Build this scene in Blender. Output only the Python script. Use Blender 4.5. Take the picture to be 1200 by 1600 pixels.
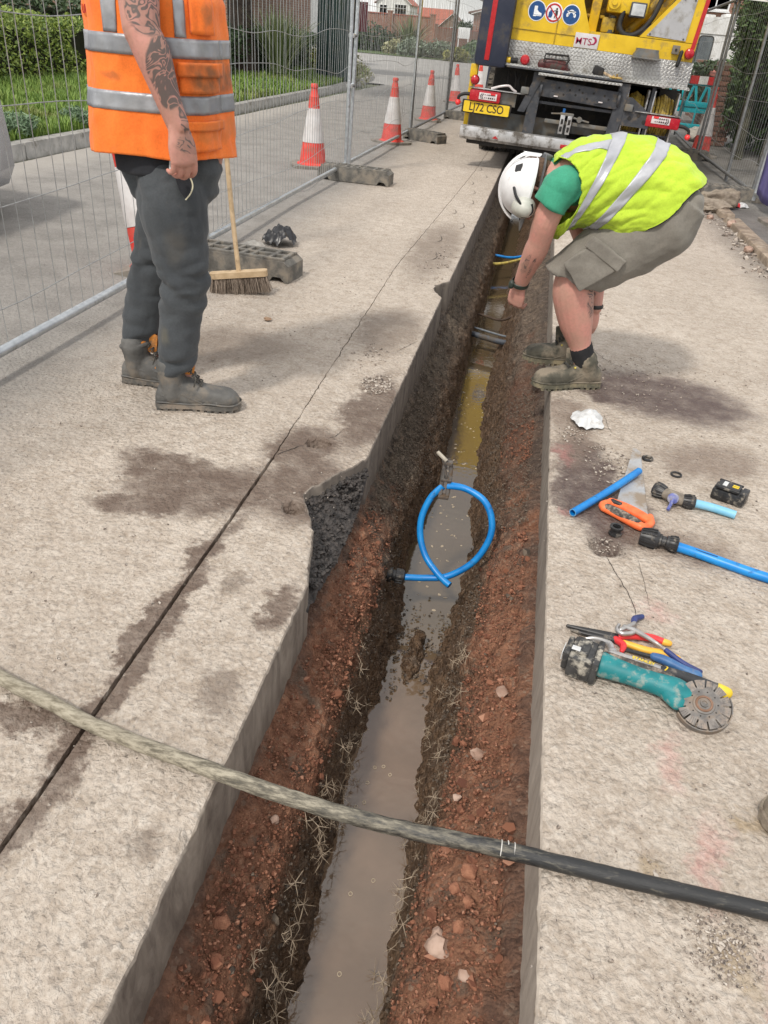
import bpy, bmesh, math, random
import numpy as np
from mathutils import Vector, Matrix, noise as mnoise
R = math.radians
random.seed(7); rng = np.random.default_rng(11)
scene = bpy.context.scene
for o in list(bpy.data.objects): bpy.data.objects.remove(o)
col = scene.collection

# ------------------------------------------------------------------ camera
TH, ROLL, PSI, CAMH = R(31.9), R(5.0), R(-8.4), 1.27
Fv = Vector((math.sin(PSI)*math.cos(TH), math.cos(PSI)*math.cos(TH), -math.sin(TH)))
Rv = Vector((math.cos(PSI), -math.sin(PSI), 0)); Uv = Rv.cross(Fv)
R2 = Rv*math.cos(ROLL) + Uv*math.sin(ROLL); U2 = -Rv*math.sin(ROLL) + Uv*math.cos(ROLL)
cd = bpy.data.cameras.new('camera'); cam = bpy.data.objects.new('camera', cd); col.objects.link(cam)
cd.sensor_fit = 'VERTICAL'; cd.sensor_height = 24; cd.lens = 18.0; cd.clip_start = 0.05; cd.clip_end = 3000
mw = Matrix((R2, U2, -Fv)).transposed().to_4x4(); mw.translation = (0, 0, CAMH); cam.matrix_world = mw
scene.camera = cam

# ------------------------------------------------------------------ sky, sun, exposure
SUN_EL, SUN_AZ = R(52), R(205)      # azimuth clockwise from +Y
w = bpy.data.worlds.new('World'); scene.world = w; w.use_nodes = True
nt = w.node_tree; nt.nodes.clear()
out = nt.nodes.new('ShaderNodeOutputWorld'); bg = nt.nodes.new('ShaderNodeBackground')
sky = nt.nodes.new('ShaderNodeTexSky'); sky.sky_type = 'NISHITA'; sky.sun_disc = False
sky.sun_elevation = SUN_EL; sky.sun_rotation = SUN_AZ; sky.dust_density = 2.0; sky.air_density = 1.0
tc = nt.nodes.new('ShaderNodeTexCoord'); mp = nt.nodes.new('ShaderNodeMapping'); mp.inputs['Scale'].default_value = (1, 1, 3.2)
nz = nt.nodes.new('ShaderNodeTexNoise'); nz.inputs['Scale'].default_value = 2.6; nz.inputs['Detail'].default_value = 8
rp = nt.nodes.new('ShaderNodeMapRange'); rp.inputs[1].default_value = 0.34; rp.inputs[2].default_value = 0.60
rp.inputs[3].default_value = 0.45; rp.inputs[4].default_value = 1.0
mx = nt.nodes.new('ShaderNodeMix'); mx.data_type = 'RGBA'; mx.inputs[7].default_value = (9.3, 9.15, 8.95, 1)
nt.links.new(tc.outputs['Generated'], mp.inputs[0]); nt.links.new(mp.outputs[0], nz.inputs['Vector'])
nt.links.new(nz.outputs[0], rp.inputs[0]); nt.links.new(rp.outputs[0], mx.inputs[0])
nt.links.new(sky.outputs[0], mx.inputs[6]); nt.links.new(mx.outputs[2], bg.inputs[0])
bg.inputs[1].default_value = 0.085; nt.links.new(bg.outputs[0], out.inputs[0])
sd = bpy.data.lights.new('sun', 'SUN'); sd.energy = 1.5; sd.angle = R(6); sd.color = (1.0, 0.94, 0.86)
sun = bpy.data.objects.new('sun', sd); col.objects.link(sun)
sdir = Vector((math.sin(SUN_AZ)*math.cos(SUN_EL), math.cos(SUN_AZ)*math.cos(SUN_EL), math.sin(SUN_EL)))
sun.rotation_euler = sdir.to_track_quat('Z', 'Y').to_euler(); sun.location = (0, 0, 30)
scene.view_settings.view_transform = 'Standard'; scene.view_settings.look = 'None'
scene.view_settings.exposure = 0.74; scene.view_settings.gamma = 1; scene.view_settings.use_curve_mapping = False

# ------------------------------------------------------------------ materials
MATS = {}
class NT:
    def __init__(s, name):
        s.m = bpy.data.materials.new(name); s.m.use_nodes = True; s.t = s.m.node_tree; s.t.nodes.clear()
        s.o = s.t.nodes.new('ShaderNodeOutputMaterial'); s.b = s.t.nodes.new('ShaderNodeBsdfPrincipled')
        s.t.links.new(s.b.outputs[0], s.o.inputs[0])
    def n(s, typ, **k):
        x = s.t.nodes.new('ShaderNode'+typ)
        for a, v in k.items():
            if a.startswith('i_'):
                key = a[2:]; key = int(key) if key.isdigit() else key.replace('_', ' ')
                s.put(x.inputs[key], v)
            else: setattr(x, a, v)
        return x
    def put(s, inp, v):
        if isinstance(v, bpy.types.NodeSocket): s.t.links.new(v, inp)
        elif hasattr(v, 'outputs'): s.t.links.new(v.outputs[0], inp)
        else:
            if isinstance(v, tuple) and len(v) == 3 and inp.type == 'RGBA': v = v+(1,)
            inp.default_value = v
    def pos(s): return s.n('NewGeometry').outputs['Position']
    def obj(s): return s.n('TexCoord').outputs['Object']
    def noise(s, vec, scale, detail=4, rough=.55, dist=0): return s.n('TexNoise', i_Vector=vec, i_Scale=scale, i_Detail=detail, i_Roughness=rough, i_Distortion=dist).outputs[0]
    def rng(s, v, a, b, c=0., d=1., smooth=False):
        return s.n('MapRange', interpolation_type='SMOOTHSTEP' if smooth else 'LINEAR', i_0=v, i_1=a, i_2=b, i_3=c, i_4=d).outputs[0]
    def mix(s, f, a, b, mode='MIX'):
        x = s.n('Mix', data_type='RGBA', blend_type=mode); s.put(x.inputs[0], f); s.put(x.inputs[6], a); s.put(x.inputs[7], b); return x.outputs[2]
    def math(s, op, a, b=0., c=0.):
        x = s.n('Math', operation=op); s.put(x.inputs[0], a); s.put(x.inputs[1], b); s.put(x.inputs[2], c); return x.outputs[0]
    def bump(s, h, dist=.01, strength=1., nrm=None):
        x = s.n('Bump', i_Strength=strength, i_Distance=dist, i_Height=h)
        if nrm is not None: s.put(x.inputs['Normal'], nrm)
        return x.outputs[0]
    def ell(s, vec, x, y, rx, ry, rot=0.):
        m = s.n('Mapping', vector_type='TEXTURE', i_Vector=vec, i_Location=(x, y, 0), i_Rotation=(0, 0, R(rot)), i_Scale=(rx, ry, 1e4))
        return s.n('VectorMath', operation='LENGTH', i_0=m.outputs[0]).outputs['Value']
    def fin(s, color=None, rough=None, metal=None, normal=None, **k):
        if color is not None: s.put(s.b.inputs['Base Color'], color)
        if rough is not None: s.put(s.b.inputs['Roughness'], rough)
        if metal is not None: s.put(s.b.inputs['Metallic'], metal)
        if normal is not None: s.put(s.b.inputs['Normal'], normal)
        for a, v in k.items(): s.put(s.b.inputs[a.replace('_', ' ')], v)
        return s.m

def pm(name, c1, c2=None, sc=30, rough=.6, metal=0., bump=0., bsc=None, dirt=None, dsc=12, damt=.55, bdist=.004, **k):
    """principled with mottled colour, optional dirt and fine relief"""
    if name in MATS: return MATS[name]
    t = NT(name); v = t.obj()
    c2 = c2 or tuple(min(1, x*1.18) for x in c1)
    c = t.mix(t.rng(t.noise(v, sc, 5), .35, .65), c1, c2)
    r = rough
    if dirt:
        f = t.rng(t.noise(v, dsc, 7, .65), damt-.07, damt+.07)
        c = t.mix(f, c, dirt); r = t.math('MULTIPLY_ADD', f, .85-rough, rough)
    nrm = t.bump(t.noise(v, bsc or sc*3, 5), bdist, bump) if bump else None
    MATS[name] = t.fin(c, r, metal, nrm, **k); return MATS[name]

# ------------------------------------------------------------------ object helpers
ROOTM = {}
def tag(o, label=None, cat=None, group=None, kind=None):
    if label: o['label'] = label
    if cat: o['category'] = cat
    if group: o['group'] = group
    if kind: o['kind'] = kind
    return o
def thing(name, label, cat, loc=(0, 0, 0), rot=(0, 0, 0), group=None):
    o = bpy.data.objects.new(name, None); col.objects.link(o); o.empty_display_size = .1
    o.location = loc; o.rotation_euler = rot
    ROOTM[o] = Matrix.LocRotScale(Vector(loc), __import__('mathutils').Euler(rot), None)
    return tag(o, label, cat, group)
def copy_tree(o, parent=None, loc=None, rot=None, label=None):
    c = o.copy(); col.objects.link(c)
    if parent is not None: c.parent = parent
    if loc is not None: c.location = loc
    if rot is not None: c.rotation_euler = rot
    if label: c['label'] = label
    for ch in [x for x in bpy.data.objects if x.parent == o]: copy_tree(ch, c)
    return c

def frame(d, ref=None):
    d = Vector(d).normalized(); ref = Vector(ref) if ref is not None else (Vector((0, 0, 1)) if abs(d.z) < .9 else Vector((1, 0, 0)))
    a = ref.cross(d)
    if a.length < 1e-5: a = Vector((0, 1, 0)).cross(d)
    a.normalize(); b = d.cross(a); return a, b, d
def catmull(P, sub):
    P = [np.array(p, float) for p in P]; out = []
    Q = [2*P[0]-P[1]] + P + [2*P[-1]-P[-2]]
    for i in range(1, len(Q)-2):
        for j in range(sub):
            t = j/sub; a, b, c, d = Q[i-1], Q[i], Q[i+1], Q[i+2]
            out.append(.5*((2*b)+(-a+c)*t+(2*a-5*b+4*c-d)*t*t+(-a+3*b-3*c+d)*t**3))
    out.append(P[-1]); return out

class MB:
    def __init__(s): s.v = []; s.f = []; s.M = Matrix(); s.mi = []; s.cur = 0
    def add(s, vs, fs):
        b = len(s.v); M = s.M
        s.v += [tuple(M @ Vector(p)) for p in vs]; s.f += [tuple(b+i for i in f) for f in fs]; s.mi += [s.cur]*len(fs); return s
    def box(s, c, d, rot=None, ch=0.):
        x, y, z = d[0]/2, d[1]/2, d[2]/2
        m = Matrix.Translation(c) @ (rot.to_4x4() if rot is not None else Matrix())
        if ch <= 0:
            vs = [(i, j, k) for i in (-x, x) for j in (-y, y) for k in (-z, z)]
            fs = [(0, 1, 3, 2), (4, 6, 7, 5), (0, 4, 5, 1), (2, 3, 7, 6), (0, 2, 6, 4), (1, 5, 7, 3)]
        else:
            c_ = min(ch, x*.9, y*.9, z*.9); bm = bmesh.new(); bmesh.ops.create_cube(bm, size=1)
            bmesh.ops.scale(bm, vec=(2*x, 2*y, 2*z), verts=bm.verts)
            bmesh.ops.bevel(bm, geom=bm.edges[:]+bm.verts[:], offset=c_, segments=2, profile=.6, affect='EDGES')
            bm.verts.index_update(); vs = [tuple(q.co) for q in bm.verts]; fs = [tuple(q.index for q in f.verts) for f in bm.faces]; bm.free()
        return s.add([m @ Vector(p) for p in vs], fs)
    def cyl(s, p0, p1, r0, r1=None, n=12, caps=True):
        r1 = r0 if r1 is None else r1; a, b, d = frame(Vector(p1)-Vector(p0)); vs = []; fs = []
        for p, r in ((Vector(p0), r0), (Vector(p1), r1)):
            for i in range(n):
                t = 2*math.pi*i/n; vs.append(p+a*r*math.cos(t)+b*r*math.sin(t))
        for i in range(n): j = (i+1) % n; fs.append((i, j, n+j, n+i))
        if caps: fs += [tuple(range(n))[::-1], tuple(range(n, 2*n))]
        return s.add(vs, fs)
    def tube(s, pts, r, n=8, sub=0, caps=True, closed=False, ref=None):
        rs = r if hasattr(r, '__len__') else [r]*len(pts)
        if sub:
            q = catmull([tuple(p)+((x if hasattr(x, '__len__') else (x, x))) for p, x in zip(pts, rs)], sub)
            pts = [Vector(k[:3]) for k in q]; rs = [(k[3], k[4]) for k in q]
        pts = [Vector(p) for p in pts]; rs = [x if hasattr(x, '__len__') else (x, x) for x in rs]
        N = len(pts); vs = []; fs = []; pa = None
        for k in range(N):
            if closed: d = pts[(k+1) % N]-pts[k-1]
            else: d = pts[min(k+1, N-1)]-pts[max(k-1, 0)]
            d.normalize()
            if pa is None or ref is not None: a, b, _ = frame(d, ref)
            else:
                a = pa-d*pa.dot(d); a.normalize(); b = d.cross(a)
            pa = a
            for i in range(n):
                t = 2*math.pi*i/n; vs.append(pts[k]+a*rs[k][0]*math.cos(t)+b*rs[k][1]*math.sin(t))
        for k in range(N if closed else N-1):
            k2 = (k+1) % N
            for i in range(n): j = (i+1) % n; fs.append((k*n+i, k*n+j, k2*n+j, k2*n+i))
        if caps and not closed: fs += [tuple(range(n))[::-1], tuple(range((N-1)*n, N*n))]
        return s.add(vs, fs)
    def limb(s, pts, rs, n=16, sub=5, ref=None):
        """tube with rounded ends"""
        q = catmull([tuple(p)+((x if hasattr(x, '__len__') else (x, x))) for p, x in zip(pts, rs)], sub)
        P = [Vector(k[:3]) for k in q]; r = [(k[3], k[4]) for k in q]
        d0 = (P[0]-P[1]).normalized(); d1 = (P[-1]-P[-2]).normalized(); m0 = min(r[0]); m1 = min(r[-1])
        h0 = [(P[0]+d0*m0*math.sin(a), (r[0][0]*math.cos(a), r[0][1]*math.cos(a))) for a in (R(85), R(60), R(30))]
        h1 = [(P[-1]+d1*m1*math.sin(a), (r[-1][0]*math.cos(a), r[-1][1]*math.cos(a))) for a in (R(30), R(60), R(85))]
        P = [h[0] for h in h0]+P+[h[0] for h in h1]; r = [h[1] for h in h0]+r+[h[1] for h in h1]
        return s.tube(P, r, n, ref=ref)
    def rings(s, rings, closed=True, caps=True):
        n = len(rings[0]); vs = [p for r in rings for p in r]; fs = []
        for k in range(len(rings)-1):
            for i in range(n if closed else n-1): j = (i+1) % n; fs.append((k*n+i, k*n+j, (k+1)*n+j, (k+1)*n+i))
        if caps: fs += [tuple(range(n))[::-1], tuple(range((len(rings)-1)*n, len(rings)*n))]
        return s.add(vs, fs)
    def lathe(s, prof, n=24, c=(0, 0, 0), axis=(0, 0, 1), sx=1., sy=1., caps=True):
        a, b, d = frame(axis, (1, 0, 0) if abs(Vector(axis).normalized().x) < .9 else (0, 1, 0)); c = Vector(c)
        return s.rings([[c+d*z+a*r*sx*math.cos(2*math.pi*i/n)+b*r*sy*math.sin(2*math.pi*i/n) for i in range(n)] for r, z in prof], caps=caps)
    def prism(s, poly, M, depth):
        """poly in XY of M, extruded along +Z of M by depth"""
        n = len(poly); vs = [M @ Vector((x, y, 0)) for x, y in poly]+[M @ Vector((x, y, depth)) for x, y in poly]
        return s.add(vs, [tuple(range(n))[::-1], tuple(range(n, 2*n))]+[(i, (i+1) % n, n+(i+1) % n, n+i) for i in range(n)])
    def rock(s, c, r, sq=(1, 1, .7), sub=1, rough=.25):
        bm = bmesh.new(); bmesh.ops.create_icosphere(bm, subdivisions=sub, radius=1); bm.verts.index_update()
        o = Vector((random.random()*50, random.random()*50, random.random()*50)); rot = Matrix.Rotation(random.random()*6.28, 3, 'Z')
        vs = []
        for q in bm.verts:
            k = 1+rough*2*mnoise.noise(q.co*1.3+o)+rough*.8*mnoise.noise(q.co*3.1+o)
            p = q.co*k; p = Vector((p.x*sq[0]*r, p.y*sq[1]*r, p.z*sq[2]*r)); vs.append(Vector(c)+rot @ p)
        fs = [tuple(q.index for q in f.verts) for f in bm.faces]; bm.free(); return s.add(vs, fs)
    def build(s, name, mat, parent=None, smooth=35, local=False, kind=None, label=None):
        me = bpy.data.meshes.new(name); o = bpy.data.objects.new(name, me); col.objects.link(o)
        V = s.v
        if parent is not None:
            o.parent = parent; ROOTM[o] = ROOTM[parent]
            if not local: I = ROOTM[parent].inverted(); V = [tuple(I @ Vector(p)) for p in V]
        me.from_pydata(V, [], s.f)
        for m in (mat if isinstance(mat, (list, tuple)) else [mat]): me.materials.append(m)
        if any(s.mi): me.polygons.foreach_set('material_index', s.mi)
        if smooth:
            me.polygons.foreach_set('use_smooth', [True]*len(me.polygons)); me.set_sharp_from_angle(angle=R(smooth))
        me.update()
        if kind: o['kind'] = kind
        if label: o['label'] = label
        return o
def npmesh(name, V, F, mat, parent=None, kind=None, smooth=None, mi=None):
    """V (n,3), F (m,k) arrays; world coordinates"""
    me = bpy.data.meshes.new(name); o = bpy.data.objects.new(name, me); col.objects.link(o)
    V = np.asarray(V, float)
    if parent is not None:
        o.parent = parent; ROOTM[o] = ROOTM[parent]; I = np.array(ROOTM[parent].inverted()); V = V @ I[:3, :3].T+I[:3, 3]
    F = np.asarray(F); k = F.shape[1]
    me.vertices.add(len(V)); me.vertices.foreach_set('co', V.ravel())
    me.loops.add(F.size); me.loops.foreach_set('vertex_index', F.ravel().astype(np.int32))
    me.polygons.add(len(F)); me.polygons.foreach_set('loop_start', np.arange(0, F.size, k, dtype=np.int32))
    me.polygons.foreach_set('loop_total', np.full(len(F), k, np.int32))
    for m in (mat if isinstance(mat, (list, tuple)) else [mat]): me.materials.append(m)
    if mi is not None: me.polygons.foreach_set('material_index', np.asarray(mi, np.int32))
    me.update(calc_edges=True)
    me.polygons.foreach_set('use_smooth', [bool(smooth)]*len(F))
    if smooth and smooth is not True: me.set_sharp_from_angle(angle=R(smooth))
    if kind: o['kind'] = kind
    return o
def bake(o, mods):
    """apply a list of (type, settings) modifiers to a mesh object"""
    for t, k in mods:
        m = o.modifiers.new(t, t)
        for a, v in k.items(): setattr(m, a, v)
    dg = bpy.context.evaluated_depsgraph_get(); ev = o.evaluated_get(dg)
    me = bpy.data.meshes.new_from_object(ev); o.modifiers.clear(); old = o.data; nm = old.name; mats = [m for m in old.materials]; o.data = me
    bpy.data.meshes.remove(old); me.name = nm
    if not len(me.materials):
        for m in mats: me.materials.append(m)
    me.polygons.foreach_set('use_smooth', [True]*len(me.polygons)); return o
def remesh(o, vox, it=3, fac=.6): return bake(o, [('REMESH', dict(mode='VOXEL', voxel_size=vox, use_smooth_shade=True)), ('SMOOTH', dict(factor=fac, iterations=it))])
def warp(o, fn):
    me = o.data; n = len(me.vertices); a = np.empty(n*3); nn = np.empty(n*3); me.vertices.foreach_get('co', a); me.vertices.foreach_get('normal', nn)
    a = a.reshape(-1, 3); nn = nn.reshape(-1, 3)
    for i in range(n): a[i] += nn[i]*fn(Vector(a[i]))
    me.vertices.foreach_set('co', a.ravel()); me.update()
def text(s, size, M, mat, name, parent, ext=.0008, bold=0., sx=1.):
    cu = bpy.data.curves.new(name, 'FONT'); cu.body = s; cu.size = size; cu.align_x = 'CENTER'; cu.align_y = 'CENTER'; cu.extrude = ext; cu.offset = bold
    t = bpy.data.objects.new(name, cu); col.objects.link(t); dg = bpy.context.evaluated_depsgraph_get()
    me = bpy.data.meshes.new_from_object(t.evaluated_get(dg)); bpy.data.objects.remove(t)
    me.transform(M @ Matrix.Diagonal((sx, 1, 1, 1))); me.materials.clear(); me.materials.append(mat)
    o = bpy.data.objects.new(name, me); col.objects.link(o)
    if parent is not None: o.parent = parent; ROOTM[o] = ROOTM[parent]; me.transform(ROOTM[parent].inverted())
    return o
def axes(o, x, y):
    """matrix with origin o, X along x, Y along y"""
    x = Vector(x).normalized(); y = Vector(y); z = x.cross(y).normalized(); y = z.cross(x)
    m = Matrix((x, y, z)).transposed().to_4x4(); m.translation = o; return m
def fbm(x, y, z, s, o=3): return mnoise.fractal(Vector((x*s, y*s, z*s)), 1.0, 2.1, o)
# ================================================================== GROUND
def concrete(name, right=False):
    t = NT(name); p = t.pos()
    wob = t.n('TexNoise', i_Vector=p, i_Scale=5., i_Detail=6., i_Roughness=.62); pd = t.n('VectorMath', operation='MULTIPLY_ADD', i_0=wob.outputs['Color'], i_1=(.22, .22, 0), i_2=p).outputs[0]
    pd = t.n('VectorMath', operation='SUBTRACT', i_0=pd, i_1=(.16, .16, 0)).outputs[0]; pd = t.n('VectorMath', operation='MULTIPLY_ADD', i_0=t.n('TexNoise', i_Vector=p, i_Scale=28., i_Detail=5., i_Roughness=.7).outputs['Color'], i_1=(.10, .10, 0), i_2=pd).outputs[0]
    big = t.noise(p, 1.3, 5); mid = t.noise(p, 14, 7, .68)
    c = t.mix(t.rng(big, .35, .65), (.445, .382, .318), (.55, .482, .408))
    c = t.mix(t.rng(mid, .42, .66, 0, .8), c, (.35, .282, .218))
    pw = t.n('VectorMath', operation='MULTIPLY_ADD', i_0=t.n('TexNoise', i_Vector=p, i_Scale=90., i_Detail=2.).outputs['Color'], i_1=(.008, .008, .008), i_2=p).outputs[0]
    vo = t.n('TexVoronoi', i_Vector=pw, i_Scale=62.); vo.feature = 'F1'
    pv = t.n('SeparateColor', i_0=vo.outputs['Color'])
    worm = t.noise(pw, 48, 3, .55, 1.3); c = t.mix(t.rng(worm, .50, .64, 0, .42), c, (.64, .58, .505)); c = t.mix(t.rng(worm, .43, .33, 0, .34), c, (.27, .22, .17)); fine = t.noise(p, 130, 4, .7); c = t.mix(t.rng(fine, .54, .70, 0, .45), c, (.28, .225, .175)); c = t.mix(t.rng(fine, .45, .30, 0, .35), c, (.66, .61, .54)); c = t.mix(t.math('MULTIPLY', t.rng(pv.outputs[0], .70, .9, 0, .26), t.rng(vo.outputs['Distance'], .60, .30)), c, (.68, .63, .56)); c = t.mix(t.math('MULTIPLY', t.rng(vo.outputs['Distance'], .60, .95, 0, .30), t.rng(mid, .40, .60)), c, (.27, .225, .185))
    c = t.mix(t.math('MULTIPLY', t.rng(pv.outputs[1], .80, .92), t.rng(vo.outputs['Distance'], .50, .30, 0, .35)), c, (.24, .195, .16))
    vo2 = t.n('TexVoronoi', i_Vector=p, i_Scale=210.); pv2 = t.n('SeparateColor', i_0=vo2.outputs['Color'])
    c = t.mix(t.rng(pv2.outputs[0], .6, 1., 0, .22), c, (.27, .22, .175))
    sx = t.n('SeparateXYZ', i_0=pd)
    # tidelines of dust and pits
    c = t.mix(t.math('MULTIPLY', t.rng(t.noise(p, 38, 5, .75), .585, .66), .65), c, (.17, .145, .12))
    def st(mask_list, colr, amt, edge=.48):
        nonlocal c
        m = None
        for e in mask_list:
            d = t.ell(pd, *e); k = t.rng(d, 1., 1.-edge, 0, 1, True); m = k if m is None else t.math('MAXIMUM', m, k)
        nb = t.rng(t.noise(p, 11, 8, .75), .30, .56, .62, 1.)
        f = t.math('MULTIPLY', t.math('MULTIPLY', m, nb), amt); c = t.mix(f, c, colr); return f
    if not right:
        f1 = st([(-.86, 1.98, .34, .19, 12), (-.56, 2.10, .22, .30, 0), (-.66, 2.36, .17, .22, 0), (-1.05, 2.08, .22, .12, -10), (-.735, 1.25, .055, .85, 0), (-.50, 2.75, .13, .5, 0), (-1.02, 1.83, .2, .08, 20), (-.47, 1.48, .05, .16, 0), (-.88, .98, .17, .05, 0)], (.125, .085, .062), .95)
        f2 = st([(-.60, 3.75, .22, .5, 0), (-.62, 5.6, .25, 1.2, 0), (-.50, 1.15, .06, .10, 20), (-.50, .78, .05, .06, 0), (-.62, 1.55, .05, .07, 0), (-1.3, 3.2, .5, .35, 20)], (.17, .13, .10), .70, .6)
        road = t.rng(sx.outputs[0], -1.35, -2.05, 0, .88, True)
        rc = t.mix(t.rng(t.noise(p, 3.2, 8, .7), .38, .62), (.175, .168, .158), (.275, .262, .245))
        rc = t.mix(t.rng(t.noise(p, 70, 4, .7), .5, .72, 0, .6), rc, (.36, .35, .33))
        c = t.mix(road, c, rc)
        gut = t.rng(t.math('ABSOLUTE', t.math('SUBTRACT', sx.outputs[0], -4.62)), .5, .15, 0, .65)
        c = t.mix(gut, c, (.40, .37, .33))
        sy = t.rng(sx.outputs[1], 20, 32, 0, .8); c = t.mix(sy, c, (.33, .32, .30))
    else:
        f1 = st([(.71, 3.35, .45, .34, -18), (.45, 3.35, .14, .22, 0), (.33, 2.45, .15, .44, 0), (.42, 2.2, .16, .25, 0)], (.085, .055, .048), .96)
        f2 = st([(.30, 2.75, .11, .3, 0), (.27, 3.0, .12, .22, 0), (.6, 2.1, .28, .12, 0), (.80, 2.75, .3, .2, 30), (.35, 4.5, .12, .5, 0)], (.18, .13, .10), .72, .6)
        f3 = st([(.49, 1.25, .045, .12, -15), (.53, 1.0, .04, .14, -5), (.58, .72, .04, .16, -10), (.26, 2.62, .05, .10, 0), (.27, 2.2, .05, .04, 0), (.50, 1.75, .05, .05, 0)], (.58, .22, .21), .34, 1.0)
        f4 = st([(.52, .83, .06, .07, 0), (.42, .95, .05, .05, 0), (.60, 1.1, .05, .05, 0)], (.34, .25, .14), .6, .8)
        # tyre tracks in the dust further off
        wv = t.n('TexWave', i_Vector=p, i_Scale=9., i_Distortion=1.5, i_Detail=2.); wv.bands_direction = 'Y'
        tm = t.rng(t.ell(pd, .60, 5.9, .16, 1.5, 6), 1., .6, 0, .30)
        c = t.mix(t.math('MULTIPLY', tm, t.rng(wv.outputs[0], .4, .7)), c, (.50, .46, .40))
        pv_ = t.rng(sx.outputs[0], 1.50, 1.75, 0, .75); c = t.mix(pv_, c, (.20, .175, .15))
    h = t.math('ADD', t.math('ADD', t.math('MULTIPLY', t.noise(p, 55, 7, .66), .7), t.math('MULTIPLY', worm, .6)), t.math('MULTIPLY', vo.outputs['Distance'], -.55))
    h2 = t.noise(p, 240, 3, .6)
    nrm = t.bump(h2, .0016, .6, t.bump(h, .016, .8))
    rr = t.math('MULTIPLY_ADD', f1, -.32, .86)
    return t.fin(c, rr, 0, nrm)
MC_L = concrete('road_concrete'); MC_R = concrete('road_concrete_right', True)

def face_mat():
    t = NT('saw_cut_face'); p = t.pos()
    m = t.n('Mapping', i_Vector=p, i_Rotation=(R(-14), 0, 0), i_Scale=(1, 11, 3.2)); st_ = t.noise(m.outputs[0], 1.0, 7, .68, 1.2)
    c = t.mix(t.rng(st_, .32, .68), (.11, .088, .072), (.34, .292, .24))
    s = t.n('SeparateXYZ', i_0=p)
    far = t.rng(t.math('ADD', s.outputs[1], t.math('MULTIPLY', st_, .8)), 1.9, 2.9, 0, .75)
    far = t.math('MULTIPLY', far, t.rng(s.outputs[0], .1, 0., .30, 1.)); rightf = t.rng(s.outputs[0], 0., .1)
    c = t.mix(far, c, t.mix(t.rng(st_, .35, .7), (.055, .046, .040), (.24, .205, .17)))  # face darkens further along the trench: shade and wetness put into its colour
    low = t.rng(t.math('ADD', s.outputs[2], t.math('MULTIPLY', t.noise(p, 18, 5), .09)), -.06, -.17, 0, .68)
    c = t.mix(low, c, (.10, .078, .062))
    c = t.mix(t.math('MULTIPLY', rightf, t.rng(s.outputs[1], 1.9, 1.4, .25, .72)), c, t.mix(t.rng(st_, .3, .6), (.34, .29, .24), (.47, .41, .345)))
    ag = t.n('TexVoronoi', i_Vector=p, i_Scale=48.); pv = t.n('SeparateColor', i_0=ag.outputs['Color'])
    c = t.mix(t.rng(pv.outputs[0], .7, 1, 0, .3), c, (.30, .26, .22))
    return t.fin(c, .75, 0, t.bump(t.math('ADD', t.noise(p, 60, 5), st_), .004, .5))
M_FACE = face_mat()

def soil_mat():
    t = NT('trench_soil'); p = t.pos(); s = t.n('SeparateXYZ', i_0=p)
    n1 = t.noise(p, 6, 7, .62); n2 = t.noise(p, 26, 6, .7)
    red = t.mix(t.rng(n2, .35, .68), (.16, .066, .034), (.47, .235, .14))
    grey = t.mix(t.rng(n2, .35, .68), (.050, .038, .029), (.235, .185, .135))
    brown = t.mix(t.rng(n2, .35, .7), (.075, .044, .025), (.24, .150, .088))
    yy = t.math('ADD', s.outputs[1], t.math('MULTIPLY', t.math('SUBTRACT', n1, .5), 3.2))
    right = t.rng(s.outputs[0], -.12, -.08)
    fL = t.rng(yy, 2.0, 2.7); fR = t.rng(yy, 2.15, 3.1, 0, .92)
    f = t.mix(right, fL, fR); c = t.mix(f, red, grey)
    # second reddish layer on the right bank further away
    f2 = t.math('MULTIPLY', right, t.math('MULTIPLY', t.rng(s.outputs[2], -.14, -.24), t.rng(t.math('ABSOLUTE', t.math('SUBTRACT', yy, 3.6)), 1.0, .3, 0, .8)))
    c = t.mix(f2, c, t.mix(n2, (.09, .045, .026), (.22, .10, .06)))
    # the wetter brown clay of the lower channel
    zz = t.math('ADD', s.outputs[2], t.math('MULTIPLY', t.math('SUBTRACT', n1, .5), .22))
    c = t.mix(t.rng(zz, -.30, -.40), c, brown)
    # dark tarry band straight below the slab
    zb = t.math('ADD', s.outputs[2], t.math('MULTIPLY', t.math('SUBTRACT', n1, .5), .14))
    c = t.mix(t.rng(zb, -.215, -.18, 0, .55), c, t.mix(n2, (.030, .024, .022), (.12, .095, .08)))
    pt = t.rng(t.noise(p, 13, 5, .6), .56, .66, 0, .75); c = t.mix(pt, c, t.mix(n2, (.045, .034, .028), (.20, .15, .11)))
    vo = t.n('TexVoronoi', i_Vector=p, i_Scale=110.); pv = t.n('SeparateColor', i_0=vo.outputs['Color'])
    c = t.mix(t.rng(pv.outputs[0], .88, 1., 0, .5), c, (.36, .27, .20))
    vo3 = t.n('TexVoronoi', i_Vector=p, i_Scale=46.); h = t.math('ADD', t.math('ADD', t.noise(p, 42, 8, .75), t.math('MULTIPLY', vo3.outputs['Distance'], -.55)), t.math('MULTIPLY', vo.outputs['Distance'], -.5))
    wet = t.rng(zz, -.32, -.46, .85, .42)
    return t.fin(c, wet, 0, t.bump(h, .022, 1.), Specular_IOR_Level=.4)
M_SOIL = soil_mat()

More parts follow.
